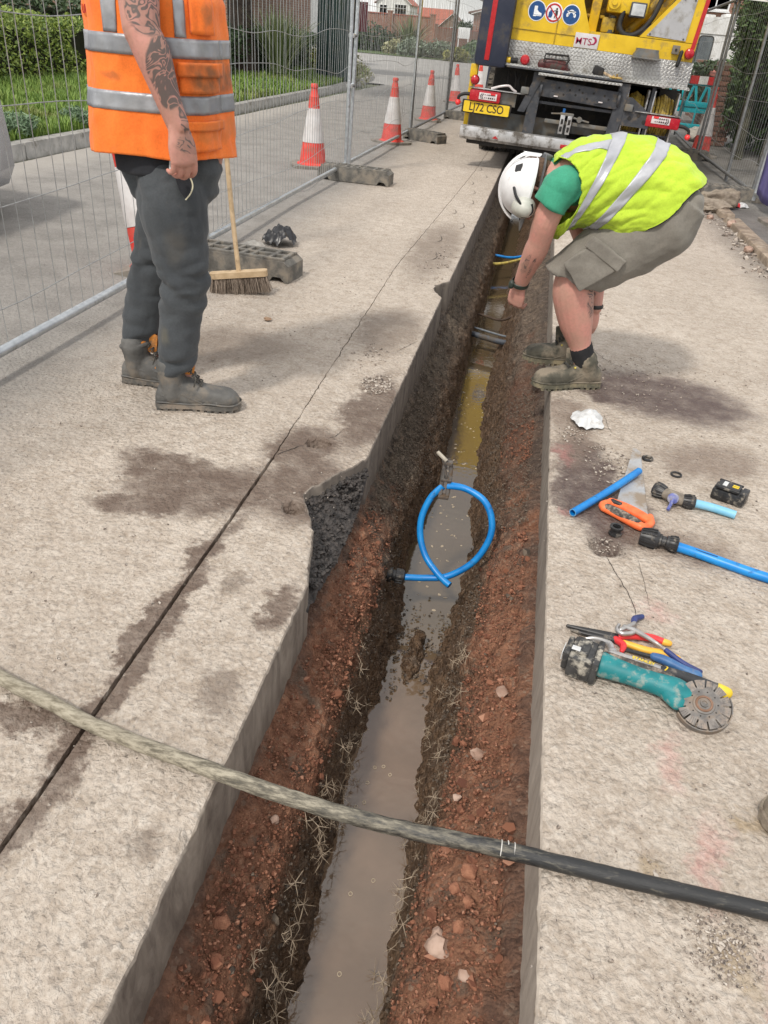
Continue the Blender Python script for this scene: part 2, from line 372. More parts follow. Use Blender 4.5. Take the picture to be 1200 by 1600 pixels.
# ---- left slab -------------------------------------------------------------
def rows(y0, y1):
    ys = []; y = y0
    while y < y1: ys.append(y); y += (.03 if y < .3 else .0085 if y < 2.9 else .0085+.0055*(y-2.9)**1.25)
    ys.append(y1); return np.array(ys)
NOTCH = [(1.60, -.424), (1.66, -.44), (1.72, -.452), (1.80, -.468), (1.88, -.492), (1.95, -.520), (2.01, -.552), (2.05, -.566), (2.10, -.556), (2.14, -.528), (2.20, -.503), (2.26, -.468), (2.31, -.440), (2.35, -.424)]
ny = [a[0] for a in NOTCH]; nx = [a[1] for a in NOTCH]
def xeL(y):
    x = -.423+.0025*mnoise.noise(Vector((0, y*9, 0)))+.002*mnoise.noise(Vector((0, y*40, 3)))
    if 1.60 < y < 2.35: x = float(np.interp(y, ny, nx))+.006*mnoise.noise(Vector((5, y*30, 0)))+.004*mnoise.noise(Vector((5, y*80, 0)))
    if 4.42 < y < 4.78: x -= .07*math.sin((y-4.42)/.36*math.pi)*(1+.4*mnoise.noise(Vector((1, y*30, 0))))   # second small break
    if y > 15: x = -.423+min(1, (y-15)/.5)*.308
    return x
def xeR(y):
    x = .210+.0018*mnoise.noise(Vector((9, y*9, 0)))+.0014*mnoise.noise(Vector((9, y*40, 3)))
    if y > 15: x = .210-min(1, (y-15)/.5)*.323
    return x
def crackx(y):
    c = -.735+.004*mnoise.noise(Vector((2, y*3, 0)))
    if y > 2.25: c = float(np.interp(y, [2.25, 3.6, 5.0, 7.0, 9.4, 60], [-.735, -.765, -.795, -.755, -.71, -.7]))+.006*mnoise.noise(Vector((2, y*9, 0)))+.004*mnoise.noise(Vector((2, y*31, 0)))
    return c
HOLES = [(-.615, 2.41, .036), (-.572, 1.955, .030)]; HOLER = [(.384, 2.027, .040)]
def zrel(x, y, amp=1.):
    k = 1 if y < 3.5 else max(0, 1-(y-3.5)/4)
    z = .0022*mnoise.noise(Vector((x*22, y*22, 0)))+.010*mnoise.noise(Vector((x*1.1, y*.7, 4)))*min(1, abs(x)*.5)
    if k > 0: z += k*(.0014*mnoise.noise(Vector((x*70, y*70, 1)))+.0009*mnoise.noise(Vector((x*140, y*140, 2))))
    return z*amp
def slab(name, xe, sgn, base, ys, holes, mats, crack=None, depth=.19):
    V = []; F = []; MI = []; nc = None
    for y in ys:
        e = xe(y); row = []
        c = crack(y) if crack else None
        # wall: from the bottom up, then over a worn arris
        d = depth*(1+.10*mnoise.noise(Vector((sgn, y*5, 7)))+(.40*max(0, min(1, (y-2.3)/1.2)) if sgn < 0 else 0))
        for t in (1, .85, .7, .55, .4, .26, .14, .06): row.append((e+.0016*mnoise.noise(Vector((y*26, t*7, sgn)))+.0010*mnoise.noise(Vector((y*80, t*18, sgn))), -d*t))
        ch = max(0, mnoise.noise(Vector((y*13, sgn*4, 1)))-.08)*.034+max(0, mnoise.noise(Vector((y*45, sgn*4, 2)))-.05)*.018
        if abs(e+.423) < .02 or sgn > 0: pass
        row.append((e, -.0035-ch*.9)); row.append((e+sgn*.004, -.001-ch*.5)); row.append((e+sgn*(.010+ch*.5), -ch*.12))
        for q in np.linspace(0, 1, 16)[1:]:
            x = (e+sgn*.012)*(1-q)+(base[0])*q; row.append((x, None))
        for b in base[1:]:
            if isinstance(b, tuple):    # crack columns: (offset, depth)
                wd = 1.0 if y < 2.25 else .42; dp = b[1]*(1 if y < 2.25 else (.6 if mnoise.noise(Vector((3, y*4, 0))) > -.25 else .12))
                row.append((c+b[0]*wd+.0012*mnoise.noise(Vector((b[0]*900, y*60, 0))), 'c%f' % dp))
            else: row.append((b+(c+.735 if crack else 0)*max(0, 1-abs(b+.735)/.09) if crack else b, None))
        if nc is None: nc = len(row)
        for x, z in row:
            if z is None or isinstance(z, str):
                zz = zrel(x, y)
                if isinstance(z, str): zz -= float(z[1:])
                for hx, hy, hr in holes:
                    dd = math.hypot(x-hx, (y-hy))/hr*(1+.25*mnoise.noise(Vector((x*60, y*60, 9))))
                    if dd < 1.25: zz -= .045*max(0, min(1, (1.2-dd)/.35))
            else: zz = z+(zrel(x, y) if z > -.03 else 0)
            V.append((x, y, zz))
    V = np.array(V); n = len(ys); I = np.arange(n*nc).reshape(n, nc)
    F = np.stack([I[:-1, :-1], I[1:, :-1], I[1:, 1:], I[:-1, 1:]], -1).reshape(-1, 4)
    if sgn < 0: F = F[:, ::-1]
    F = F[:, ::-1]
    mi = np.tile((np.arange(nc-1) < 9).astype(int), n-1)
    o = npmesh(name, V, F, mats, kind='structure', smooth=50, mi=mi); return o
ysL = rows(-.9, 62)
baseL = [-.60]+list(np.arange(-.61, -.715, -.01))+[-.722, (.0105, .0), (.0055, .0008), (.0035, .030), (0., .038), (-.0035, .030), (-.0055, .0008), (-.0105, .0)]+[-.748]+list(np.arange(-.76, -1.2, -.012))
x = -1.2; st = .016
while x > -4.70: baseL.append(x); x -= st; st *= 1.05
baseL.append(-4.72)
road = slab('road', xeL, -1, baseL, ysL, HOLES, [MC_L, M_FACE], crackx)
baseR = [.30]+list(np.arange(.31, .9, .012)); x = .91; st = .02
while x < 1.74: baseR.append(x); x += st; st *= 1.06
baseR.append(1.78)
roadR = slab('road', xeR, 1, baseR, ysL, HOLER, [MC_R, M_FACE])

# ---- thin hairline cracks on the right slab (real shallow ribbons of a dark gap)
M_GAP = pm('crack_gap', (.022, .018, .015), rough=.95)
def ribbon(pts, w, name='crack', z=.0022):
    V = []; F = []
    q = catmull([(a, b, 0) for a, b in pts], 10)
    for i, p in enumerate(q):
        x, y = p[0]+.004*mnoise.noise(Vector((p[1]*40, 1, 0))), p[1]
        ww = w*(.45+.7*abs(mnoise.noise(Vector((x*60, y*60, 5)))))*(min(1, i/6, (len(q)-1-i)/6)+.05)
        V += [(x-ww, y, zrel(x, y)+z), (x+ww, y+ww*.3, zrel(x, y)+z)]
    for i in range(len(q)-1): F.append((2*i, 2*i+1, 2*i+3, 2*i+2))
    return npmesh(name, V, F, M_GAP, kind='structure')
ribbon([(.384, 1.98), (.40, 1.92), (.425, 1.84), (.445, 1.76), (.45, 1.70)], .0016)
ribbon([(.475, 2.02), (.485, 1.88), (.49, 1.74)], .0010)
ribbon([(.43, 3.05), (.44, 2.93), (.455, 2.86)], .0012)
ribbon([(.40, 3.9), (.47, 3.72), (.56, 3.62)], .0014)
ribbon([(-.555, 2.55), (-.57, 2.48), (-.60, 2.44)], .0016)
ribbon([(-.735, 2.26), (-.70, 2.32), (-.655, 2.38)], .0035)
ribbon([(-.52, 3.42), (-.47, 3.55), (-.44, 3.62)], .0018)
for k in range(9):
    y0 = 5.2+k*.55; x0 = -.62+random.uniform(-.08, .14); ribbon([(x0, y0), (x0+.05, y0+.12), (x0+.02, y0+.3)], .004)

# ---- trench soil -----------------------------------------------------------
def section(y):
    """soil profile across the trench: list of (x, z) from left to right"""
    far = min(1, max(0, (y-2.0)/1.6)); ff = min(1, max(0, (y-3.8)/2))
    pit = math.exp(-((y-2.62)/.34)**2)
    wl = float(np.interp(y, [.5, 1.0, 1.3, 1.6, 1.85, 2.2, 2.6, 3.0, 3.4, 4.2, 5.4], [-.236, -.245, -.25, -.272, -.25, -.235, -.285, -.262, -.21, -.262, -.27]))
    wr = float(np.interp(y, [.5, .9, 1.2, 1.45, 1.8, 2.0, 2.5, 2.9, 3.1, 3.6, 4.5, 5.4], [-.03, -.031, -.028, -.05, -.063, -.075, -.018, -.01, -.046, -.055, -.085, -.083]))
    sl = float(np.interp(y, [.5, .8, 1.05, 1.3, 1.6, 1.9, 2.2, 2.5, 2.9, 3.2, 3.8, 4.5], [-.30, -.315, -.312, -.30, -.308, -.31, -.318, -.325, -.30, -.315, -.30, -.29]))
    sr = float(np.interp(y, [.5, .8, 1.0, 1.2, 1.4, 1.9, 2.4, 2.9, 3.5, 4.5], [-.01, -.005, .003, .03, .042, .05, .075, .08, .055, .045]))
    pit2 = math.exp(-((y-2.38)/.20)**2)
    bank = math.exp(-((y-2.16)/.20)**2); bot = -.70+.148*math.exp(-((y-2.08)/.20)**2)
    szl = -.30-.06*far; szr = -.30+.02*far
    L = [(-.52, -.16), (-.44, -.168), (-.414, -.186), (-.378-.02*far, -.235), ((sl-.03), szl+.035), (sl, szl-.01), (sl+.018, szl-.07), ((sl+wl)/2+.004-.05*pit2, -.48), (wl, -.61), (wl+.03, -.66)]
    Rr = [(wr-.03, -.66), (wr, -.61), ((sr+wr)/2-.004, -.47), (sr-.012, szr-.05), (sr+.015, szr+.01), ((sr+.19)/2+.005, -.235), (.178, -.188), (.215, -.172), (.30, -.165)]
    return L+[((wl+wr)/2, bot)]+Rr
ysS = []; y = -.9
while y < 15.6: ysS.append(y); y += (.04 if y < .3 else .0075 if y < 2.9 else .0075+.006*(y-2.9)**1.2)
NS = 150; V = []
for y in ysS:
    S = np.array(section(y)); d = np.r_[0, np.cumsum(np.hypot(*(S[1:]-S[:-1]).T))]; u = np.linspace(0, d[-1], NS)
    X = np.interp(u, d, S[:, 0]); Z = np.interp(u, d, S[:, 1])
    k = np.ones(5)/5; Xs = np.convolve(np.pad(X, 2, 'edge'), k, 'valid'); Zs = np.convolve(np.pad(Z, 2, 'edge'), k, 'valid')
    T = np.stack([np.gradient(Xs), np.gradient(Zs)], 1); T /= np.linalg.norm(T, axis=1)[:, None]; Nn = np.stack([-T[:, 1], T[:, 0]], 1)
    for i in range(NS):
        x_, z_ = Xs[i], Zs[i]; q = Vector((x_, y, z_))
        edge = min(1, min(i, NS-1-i)/14)
        a = .018*mnoise.noise(q*7)+.018*mnoise.noise(q*17)+.011*(mnoise.noise(q*42))+.005*mnoise.noise(q*90)
        dd_ = mnoise.voronoi(q*26)[0]; a += .020*(.30-dd_[0])*(1 if z_ > -.45 else .5); a -= .014*max(0, mnoise.noise(q*5+Vector((7, 0, 0)))-.25)*4*(1 if z_ > -.5 else 0)
        a *= edge*(.75 if z_ > -.5 else .8)
        if z_ < -.55: a += math.exp(-((y-2.08)/.26)**2)*(.024*mnoise.noise(q*16)+.014*mnoise.noise(q*40))
        V.append((x_+Nn[i, 0]*a, y+.006*mnoise.noise(q*25), z_+Nn[i, 1]*a))
I = np.arange(len(V)).reshape(len(ysS), NS)
F = np.stack([I[:-1, :-1], I[:-1, 1:], I[1:, 1:], I[1:, :-1]], -1).reshape(-1, 4)
npmesh('trench_soil', V, F, M_SOIL, kind='structure', smooth=True)

# broken black asphalt where the slab edge has come away
M_ASPH = pm('broken_asphalt', (.020, .018, .017), (.085, .073, .066), sc=45, rough=.55, bump=1., bsc=90, bdist=.01)
V = []; ysN = np.arange(1.58, 2.38, .008); NX = 26
for y in ysN:
    e = xeL(float(y))-.012; w_ = -.418-e
    for i in range(NX):
        q = i/(NX-1); x_ = e+w_*q; v3 = Vector((x_, y, 0))
        z_ = -.035-.11*q*min(1, w_/.09)-.10*(1-min(1, w_/.09))*.3+.016*mnoise.noise(v3*24)+.008*mnoise.noise(v3*75)
        V.append((x_, y, z_))
I = np.arange(len(V)).reshape(len(ysN), NX); F = np.stack([I[:-1, :-1], I[:-1, 1:], I[1:, 1:], I[1:, :-1]], -1).reshape(-1, 4)
npmesh('broken_asphalt', V, F, M_ASPH, kind='structure', smooth=True)

# ---- water
t = NT('muddy_water'); p = t.pos()
c = t.mix(t.rng(t.n('SeparateXYZ', i_0=p).outputs[1], 1.75, 2.3), (.190, .125, .080), (.100, .072, .040))
c = t.mix(t.rng(t.noise(p, 5, 4), .4, .65, 0, .5), c, (.11, .075, .045))
M_WATER = t.fin(c, .035, 0, t.bump(t.noise(p, 34, 2, .4), .0016, .25), Specular_IOR_Level=1.0)
V = [(-.36, -.9, -.622), (.14, -.9, -.622), (.14, 15.5, -.622), (-.36, 15.5, -.622)]
npmesh('water', V, [(0, 1, 2, 3)], M_WATER, kind='structure')

# ---- surrounding ground, pavement, verge
M_GROUND = pm('ground_far', (.10, .12, .06), (.16, .16, .10), sc=.4, rough=.95)
g = MB()
for (a, b, c_, d, z) in [(-400, -4.9, -400, 900, -.05), (4.5, 400, -400, 900, -.05), (-4.9, 4.5, 61.9, 900, -.05), (-4.9, 4.5, -400, -.88, -.05)]:
    g.add([(a, c_, z), (b, c_, z), (b, d, z), (a, d, z)], [(0, 1, 2, 3)])
tag(g.build('ground', M_GROUND, smooth=0), kind='structure')
t = NT('pavement_tarmac'); p = t.pos()
c = t.mix(t.rng(t.noise(p, 2.2, 8, .7), .35, .65), (.105, .098, .090), (.20, .19, .175))
c = t.mix(t.rng(t.noise(p, 60, 4, .7), .5, .7, 0, .6), c, (.28, .265, .245)); M_PAV = t.fin(c, .85, 0, t.bump(t.noise(p, 70, 6, .7), .006, .7))
V = []; xs = np.linspace(1.90, 14, 60); ysP = np.r_[np.arange(-.9, 20, .2), np.arange(20, 80, 1)]
for y in ysP:
    for x in xs: V.append((x, y, .0+.008*mnoise.noise(Vector((x, y, 0)))))
I = np.arange(len(V)).reshape(len(ysP), 60); F = np.stack([I[:-1, :-1], I[:-1, 1:], I[1:, 1:], I[1:, :-1]], -1).reshape(-1, 4)
npmesh('pavement', V, F, M_PAV, kind='structure', smooth=True)
# left verge: a grass bank behind the kerb
t = NT('verge_soil'); p = t.pos()
c = t.mix(t.rng(t.noise(p, 9, 6), .4, .65), (.040, .075, .016), (.095, .135, .032)); M_VERGE = t.fin(c, .95, 0, t.bump(t.noise(p, 50, 5), .02, .8))
def kerbx(y): return float(np.interp(y, [-1, 12, 20, 26, 29, 31.5, 34, 40], [-4.90, -4.92, -5.02, -5.35, -5.9, -6.9, -8.6, -13]))
V = []; ysV = np.r_[np.arange(-1, 31, .5), np.arange(31, 40, .25)]; qs = np.linspace(0, 1, 30)
for y in ysV:
    k = kerbx(y)-.16
    for q in qs:
        x = k*(1-q)+(-22 if y < 36 else k-6)*q; V.append((x, y, .095+min(.25, (k-x)*.06)+.015*mnoise.noise(Vector((x*2, y*2, 0)))))
I = np.arange(len(V)).reshape(len(ysV), 30); F = np.stack([I[:-1, :-1], I[:-1, 1:], I[1:, 1:], I[1:, :-1]], -1).reshape(-1, 4)[:, ::-1]
npmesh('verge', V, F, M_VERGE, kind='structure', smooth=True)
V = []; 
for y in (25, 80):      # side road surface
    V += [(-40, y, -.008), (-4.6, y, -.008)]
M_SIDE = pm('side_road', (.26, .25, .235), (.34, .33, .31), sc=1.5, rough=.9)
npmesh('road', V, [(0, 1, 3, 2)], M_SIDE, kind='structure')

# ---- left kerb: individual kerb stones
M_KERB = pm('kerb_concrete', (.24, .235, .22), (.36, .345, .32), sc=9, rough=.88, bump=.6, bsc=60, dirt=(.15, .14, .12), dsc=5, damt=.60)
kb = thing('kerb', 'long grey concrete kerb between the far road edge and the grass verge', 'kerb', (-4.9, 8, 0))
kbm = None; y = 1.0
while y < 33:
    x0, x1 = kerbx(y), kerbx(y+.915); a = math.atan2(x1-x0, .915)
    if kbm is None or y > 27:
        m = MB(); m.M = Matrix(); m.box((-.075, .4565, .015), (.15, .907, .19), ch=.018); o = m.build('kerb_stone', M_KERB, kb, local=True, smooth=30); kbm = o if kbm is None else kbm
    else: o = bpy.data.objects.new('kerb_stone', kbm.data); col.objects.link(o); o.parent = kb
    o.location = (x0+4.9, y-8, random.uniform(-.004, .004)); o.rotation_euler = (0, 0, -a+random.uniform(-.004, .004)); y += .915
# dropped brick-coloured kerb on the right
M_KERB2 = pm('kerb_dusty', (.30, .23, .165), (.40, .33, .255), sc=14, rough=.9, bump=.8, bsc=50, dirt=(.20, .155, .115), dsc=9, damt=.52)
kr = thing('kerb', 'worn orange brown kerb line along the right edge of the road with loose stones at its foot', 'kerb', (1.84, 4, 0))
for i in range(9):
    y0 = .6+i*.93; m = MB(); m.box((1.845+.006*random.uniform(-1, 1), y0+.46, -.01), (.13, .912 if i < 8 else .60, .12+.01*random.random()), ch=.02); m.build('kerb_stone', M_KERB2, kr, smooth=30)
# ================================================================== STREET FURNITURE
M_GALV = pm('galvanised_steel', (.42, .45, .47), (.58, .61, .63), sc=25, rough=.38, metal=.75, dirt=(.30, .29, .27), dsc=18, damt=.66)
M_GALVD = pm('weathered_steel', (.17, .175, .18), (.27, .275, .28), sc=25, rough=.5, metal=.6, dirt=(.18, .15, .12), dsc=18, damt=.62)
M_WIRE = pm('mesh_wire', (.30, .31, .31), (.42, .43, .43), sc=40, rough=.5, metal=.5)
M_BLOCK = pm('recycled_rubber_block', (.105, .100, .090), (.185, .175, .155), sc=16, rough=.93, bump=.7, bsc=70, dirt=(.24, .21, .17), dsc=8, damt=.56)
def panel(A, B, label, wire=.075, group='mesh fence panels', mat=None, top=True, zb=.10, lean=0., wr=.0019, foot=True, hz=(.10, .36, .62, .90, 1.22, 1.52, 1.80), bend=.05, seed=0, height=2.0):
    mat = mat or M_GALV; A = Vector(A); B = Vector(B); d = B-A; L = d.length; a = math.atan2(d.y, d.x); rs = random.Random(seed)
    t = thing('mesh_fence', label, 'fence', (A.x, A.y, 0), (lean, 0, a), group)
    r = .019
    for x in (r, L-r): m = MB(); m.cyl((x, 0, .035), (x, 0, height-.09), r, n=14); m.build('post', mat, t, local=True)
    m = MB(); m.cyl((r, 0, zb), (L-r, 0, zb), .020, n=14); m.build('bottom_rail', mat, t, local=True)
    m = MB(); c = .09; pts = [(r, 0, height-.1), (r, 0, height-c), (r+.02, 0, height-.03), (r+c, 0, height-.005), (L/2, 0, height-.005), (L-r-c, 0, height-.005), (L-r-.02, 0, height-.03), (L-r, 0, height-c), (L-r, 0, height-.1)]
    m.tube(pts, r, n=12, sub=3); m.build('top_rail', mat, t, local=True)
    m = MB(); nv = int(L/wire)
    for i in range(1, nv):
        x = i*L/nv; j = rs.uniform(-.006, .006); k = rs.uniform(-.008, .008)
        m.tube([(x, .0045, zb), (x+j, .0045+k*.6, zb+.5), (x+k, .0045-j, zb+1.1), (x+j*.5, .0045+k, height-.5), (x, .0045, height-.01)], wr, n=4, caps=False)
    for z in hz:
        pts = []; n = 9
        for i in range(n): q = i/(n-1); pts.append((q*L, -.001, z+(0 if i in (0, n-1) else bend*(math.sin(q*5+z*7)*.6+rs.uniform(-.35, .35))*(1 if z < 1.3 else .4))))
        m.tube(pts, .0021, n=5, sub=3, caps=False)
    m.build('wire_mesh', M_WIRE, t, local=True, smooth=0, kind='stuff')
    return t
def block(x, y, rz, label, L=.66, W=.22, Hh=.125):
    t = thing('fence_block', label, 'fence foot', (x, y, 0), (0, 0, rz), 'rubber feet under the fence posts')
    m = MB(); prof = [(-L/2, .0), (-L/2+.02, 0), (-L/2+.05, .03), (-L/2+.10, .03), (-L/2+.12, 0), (L/2-.12, 0), (L/2-.10, .03), (L/2-.05, .03), (L/2-.02, 0), (L/2, 0), (L/2, Hh-.03), (L/2-.03, Hh-.006), (-L/2+.03, Hh-.006), (-L/2, Hh-.03)]
    M = axes((0, W/2, 0), (1, 0, 0), (0, 0, 1)); m.prism(prof, M, W)
    m.build('base', M_BLOCK, t, local=True, smooth=25)
    m = MB()      # raised ribs leaving slots between them
    for i, xx in enumerate((-.28, -.2, -.09, -.03, .03, .09, .2, .28)): m.box((xx, 0, Hh+.001), (.024, W-.03, .018), ch=.004)
    for yy in (-W/2+.02, W/2-.02, 0): m.box((0, yy, Hh+.0005), (L-.06, .022, .0165), ch=.004)
    m.build('ribs', M_BLOCK, t, local=True); return t
FX = -1.945
PL = [(FX, .95), (FX-.0, 4.58), (FX, 8.42), (FX+.03, 12.25), (FX+.08, 16.1), (FX+.2, 20.0)]
labs = ['galvanised mesh fence panel nearest the camera, left of the man in the orange vest',
        'mesh fence panel behind the broom, with strongly bent wires, in front of the nearest cone',
        'mesh fence panel between the second and third cones', 'mesh fence panel beside the third cone with dull grey posts',
        'farthest mesh fence panel on the left, beside the front of the truck']
for i in range(5):
    a, b = PL[i], PL[i+1]
    panel((a[0], a[1]+.05, 0), (b[0], b[1]-.05, 0), labs[i], wire=(.093 if i == 0 else .075), seed=i, bend=(.035 if i == 0 else .07), lean=R((0, 0, .8, -.5, .4)[i]), mat=(M_GALV if i < 3 else M_GALVD), hz=((.28, .60, .93, 1.25, 1.56, 1.80) if i == 0 else (.10, .34, .66, .98, 1.25, 1.5, 1.8)))
m = MB()
for i, z in enumerate((.80, 1.22)):
    t = thing('fence_clip', ['lower bright clip joining the two posts behind the nearest block', 'upper bright clip joining the two posts behind the nearest block'][i], 'clip', (FX, 8.42, z), group='post clips')
    m = MB(); m.box((0, 0, 0), (.05, .13, .035), ch=.006); m.build('plate', pm('clip_zinc', (.7, .72, .73), rough=.35, metal=.5), t, local=True)
    m = MB(); m.cyl((-.03, 0, 0), (.045, 0, 0), .007, n=8); m.cyl((.03, 0, 0), (.042, 0, 0), .013, n=6); m.build('bolt', M_GALVD, t, local=True)
block(-1.62, 4.42, R(-6), 'ribbed rubber fence block right behind the broom')
block(-1.76, 8.02, R(-2), 'grey rubber fence block under the two bright posts, nearest cone behind it', L=.72)
block(-1.66, 12.0, R(-30), 'rubber fence block between second and third cones', L=.62)
block(-1.55, 15.9, R(-15), 'far rubber fence block left of the number plate', L=.62)

# right-hand fence
RX = 2.31
panel((RX+.02, 5.6, 0), (RX, 9.4, 0), 'right hand fence panel with the purple banner', seed=11, mat=M_GALV, bend=.04, wire=.11, wr=.0013)
panel((RX, 9.5, 0), (RX-.02, 13.15, 0), 'right hand fence panel between the banner and the red and white barrier', seed=12, mat=M_GALVD, bend=.05, wire=.11, wr=.0013)
panel((RX-.04, 13.25, 0), (RX+.1, 16.9, 0), 'right hand fence panel reaching behind the truck', seed=13, mat=M_GALVD, bend=.05, wire=.15, wr=.0013)
block(2.18, 9.55, R(2), 'pale kerb like fence block at right beside the purple banner', L=.78, W=.24)
block(2.05, 13.2, R(4), 'dark fence block under the leaning post pair at right', L=.8, W=.24)
# purple banner tied to the fence
t = NT('purple_banner'); p = t.obj(); M_BAN = t.fin(t.mix(t.rng(t.noise(p, 6, 4), .35, .65), (.105, .09, .26), (.17, .15, .36)), .7)
V = []; F = []; NY, NZ = 34, 16
for i in range(NY):
    for j in range(NZ):
        y = 9.30-i*.085; z = .12+j*.085; V.append((RX-.028+.016*math.sin(y*9+z*3)+.012*mnoise.noise(Vector((y*3, z*3, 1))), y-.06*(1-j/NZ)*(1 if i < 2 else 0), z-.03*math.sin(i/NY*9)))
I = np.arange(len(V)).reshape(NY, NZ); F = np.stack([I[:-1, :-1], I[:-1, 1:], I[1:, 1:], I[1:, :-1]], -1).reshape(-1, 4)
o = npmesh('banner', V, F, M_BAN, smooth=True); tag(o, 'plain purple fabric banner tied to the right hand fence at the picture edge', 'banner'); bake(o, [('SOLIDIFY', dict(thickness=.002))])
# red sign with white border above the right fence
t = thing('road_sign', 'red sign with rounded white border at the top right corner', 'sign', (2.02, 11.0, 0))
def rrect(w, h, r, n=5):
    P = []
    for cx, cy, a0 in ((w/2-r, h/2-r, 0), (-w/2+r, h/2-r, 90), (-w/2+r, -h/2+r, 180), (w/2-r, -h/2+r, 270)):
        for i in range(n+1): a = R(a0+90*i/n); P.append((cx+r*math.cos(a), cy+r*math.sin(a)))
    return P
M_SWHITE = pm('sign_white', (.72, .72, .70), rough=.4); M_SRED = pm('sign_red', (.50, .018, .02), (.58, .03, .03), rough=.4)
Ms = axes((2.10, 11.0, 2.08), (1, 0, -.03), (0.03, 0, 1))
m = MB(); m.prism(rrect(.46, .40, .05), Ms, -.006); m.build('board', M_SWHITE, t)
m = MB(); m.prism(rrect(.42, .36, .04), Ms @ Matrix.Translation((0, 0, .0005)), .003); m.build('red_panel', M_SRED, t)
m = MB(); m.cyl((2.32, 11.03, 0), (2.30, 11.03, 2.35), .02, n=12); m.cyl((2.31, 11.03, 2.15), (2.05, 11.02, 2.15), .012, n=8); m.build('pole', M_GALVD, t)

# ---- cones
M_CONE = pm('cone_red_plastic', (.62, .035, .028), (.78, .085, .060), sc=9, rough=.55, dirt=(.45, .10, .07), dsc=11, damt=.56)
t = NT('cone_white_sleeve'); p = t.obj(); vo = t.n('TexVoronoi', i_Vector=p, i_Scale=70.)
c = t.mix(t.rng(t.noise(p, 9, 5), .45, .7, 0, .7), (.66, .64, .63), (.48, .43, .41)); M_CONEW = t.fin(c, .5, 0, t.bump(vo.outputs['Distance'], .002, .4))
M_CBASE = pm('cone_base_rubber', (.16, .145, .125), (.26, .235, .20), sc=12, rough=.95, bump=.5)
def cone(loc, rz, label, lean=0., tall=.78, group='red and white traffic cones'):
    t = thing('traffic_cone', label, 'traffic cone', loc, (lean, 0, rz), group); k = tall/.78
    n = 32
    m = MB(); P = [(.145, .045), (.137, .05), (.112, .245)]; m.lathe([(a*1, b*k) for a, b in P], n, caps=False)
    m.lathe([(a, b*k) for a, b in ((.171, .028), (.168, .036), (.138, .048))], n, caps=False); m.build('lower_band', M_CONE, t, local=True)
    m = MB(); m.lathe([(.116, .242*k), (.116, .246*k), (.063, .555*k), (.060, .556*k)], n, caps=False); m.build('white_sleeve', M_CONEW, t, local=True)
    m = MB(); m.lathe([(a, b*k) for a, b in ((.060, .55), (.047, .655), (.049, .66), (.045, .675), (.032, .725), (.030, .735), (.036, .742), (.037, .765), (.030, .778), (.004, .78))], n, caps=False); m.build('top', M_CONE, t, local=True)
    m = MB(); pts = rrect(.46, .46, .11, 3); m.prism(pts, Matrix.Translation((0, 0, .0)), .03); m.build('base', M_CBASE, t, local=True); return t
cone((-2.36, 8.60, 0), .3, 'red and white cone standing behind the two bright fence posts')
cone((-2.02, 11.35, 0), .9, 'second red and white cone, between two fence blocks')
cone((-2.06, 15.1, 0), .2, 'third red and white cone, by the dull grey posts', lean=R(2))
cone((-2.17, 20.2, 0), .6, 'small distant cone just left of the navy truck panel', lean=R(-2))
cone((-2.0, 24.5, 0), .1, 'farthest cone, half hidden behind the left corner of the truck')
cone((-2.07, 4.25, .03), -math.pi/2, 'cone tipping over behind the legs of the man in orange', lean=R(17), tall=.76)
cone((2.40, 13.75, 0), .4, 'red and white cone behind the leaning posts on the right', tall=.95)
t = cone((2.38, 8.2, 0), .1, 'orange cone cut off by the right picture edge')

# ---- teal plastic barrier
M_TEAL = pm('teal_barrier_plastic', (.0, .36, .44), (.01, .48, .56), sc=5, rough=.5)
t = thing('plastic_barrier', 'teal plastic pedestrian barrier with red and white board, right of the truck', 'barrier', (2.7, 17, 0), (0, 0, R(-3)))
m = MB()
m.box((0, 0, .56), (1.1, .05, .09), ch=.01); m.box((0, 0, .20), (1.1, .05, .07), ch=.01); m.box((0, .01, .50), (1.1, .03, .16), ch=.01)
m.box((0, 0, .88), (1.1, .045, .03), ch=.01)
for i in range(10): x = -.52+i*.115; m.box((x, 0, .70), (.045, .03, .37), Matrix.Rotation(R(14 if i % 2 else -14), 3, 'Y'), ch=.004)
for i in range(5): m.box((-.5+i*.25, 0, .37), (.03, .04, .36), ch=.004)
for x in (-.45, .45): m.box((x, 0, .03), (.06, .5, .06), ch=.01); m.box((x, 0, .13), (.05, .06, .2), ch=.005)
m.build('frame', M_TEAL, t, local=True)
for i in range(7): m = MB(); m.box((-.474+i*.158, -.031, .955), (.156, .012, .13)); m.build('stripe', M_SRED if i % 2 == 0 else M_SWHITE, t, local=True)

# ---- broom
M_WOOD = pm('broom_wood', (.42, .30, .17), (.56, .42, .26), sc=18, rough=.6, dirt=(.26, .19, .12), dsc=14, damt=.6)
t = NT('bristle'); p = t.obj(); cc = t.n('NewGeometry').outputs['Random Per Island']
M_BRIS = t.fin(t.mix(cc, (.10, .075, .055), (.36, .29, .23)), .9)
t = thing('broom', 'wooden yard broom with bristle head leaning beside the rubber block', 'broom', (-1.50, 4.03, 0))
hb = Vector((-1.50, 4.01, .098)); u = Vector((.93, .28, .10)).normalized()
Mh = axes(hb, u, (-.28, .93, 0)); m = MB(); m.M = Mh
m.prism([(x*1, y) for x, y in rrect(.31, .058, .022)], Matrix.Translation((0, 0, -.012)), .030); m.build('head', M_WOOD, t, smooth=40)
m = MB(); m.tube([hb+Vector((0, 0, .008)), Vector((-1.553, 4.07, .42)), Vector((-1.62, 4.14, .92)), Vector((-1.70, 4.22, 1.42))], .0125, n=10, sub=3); m.build('handle', M_WOOD, t)
V = []; F = []
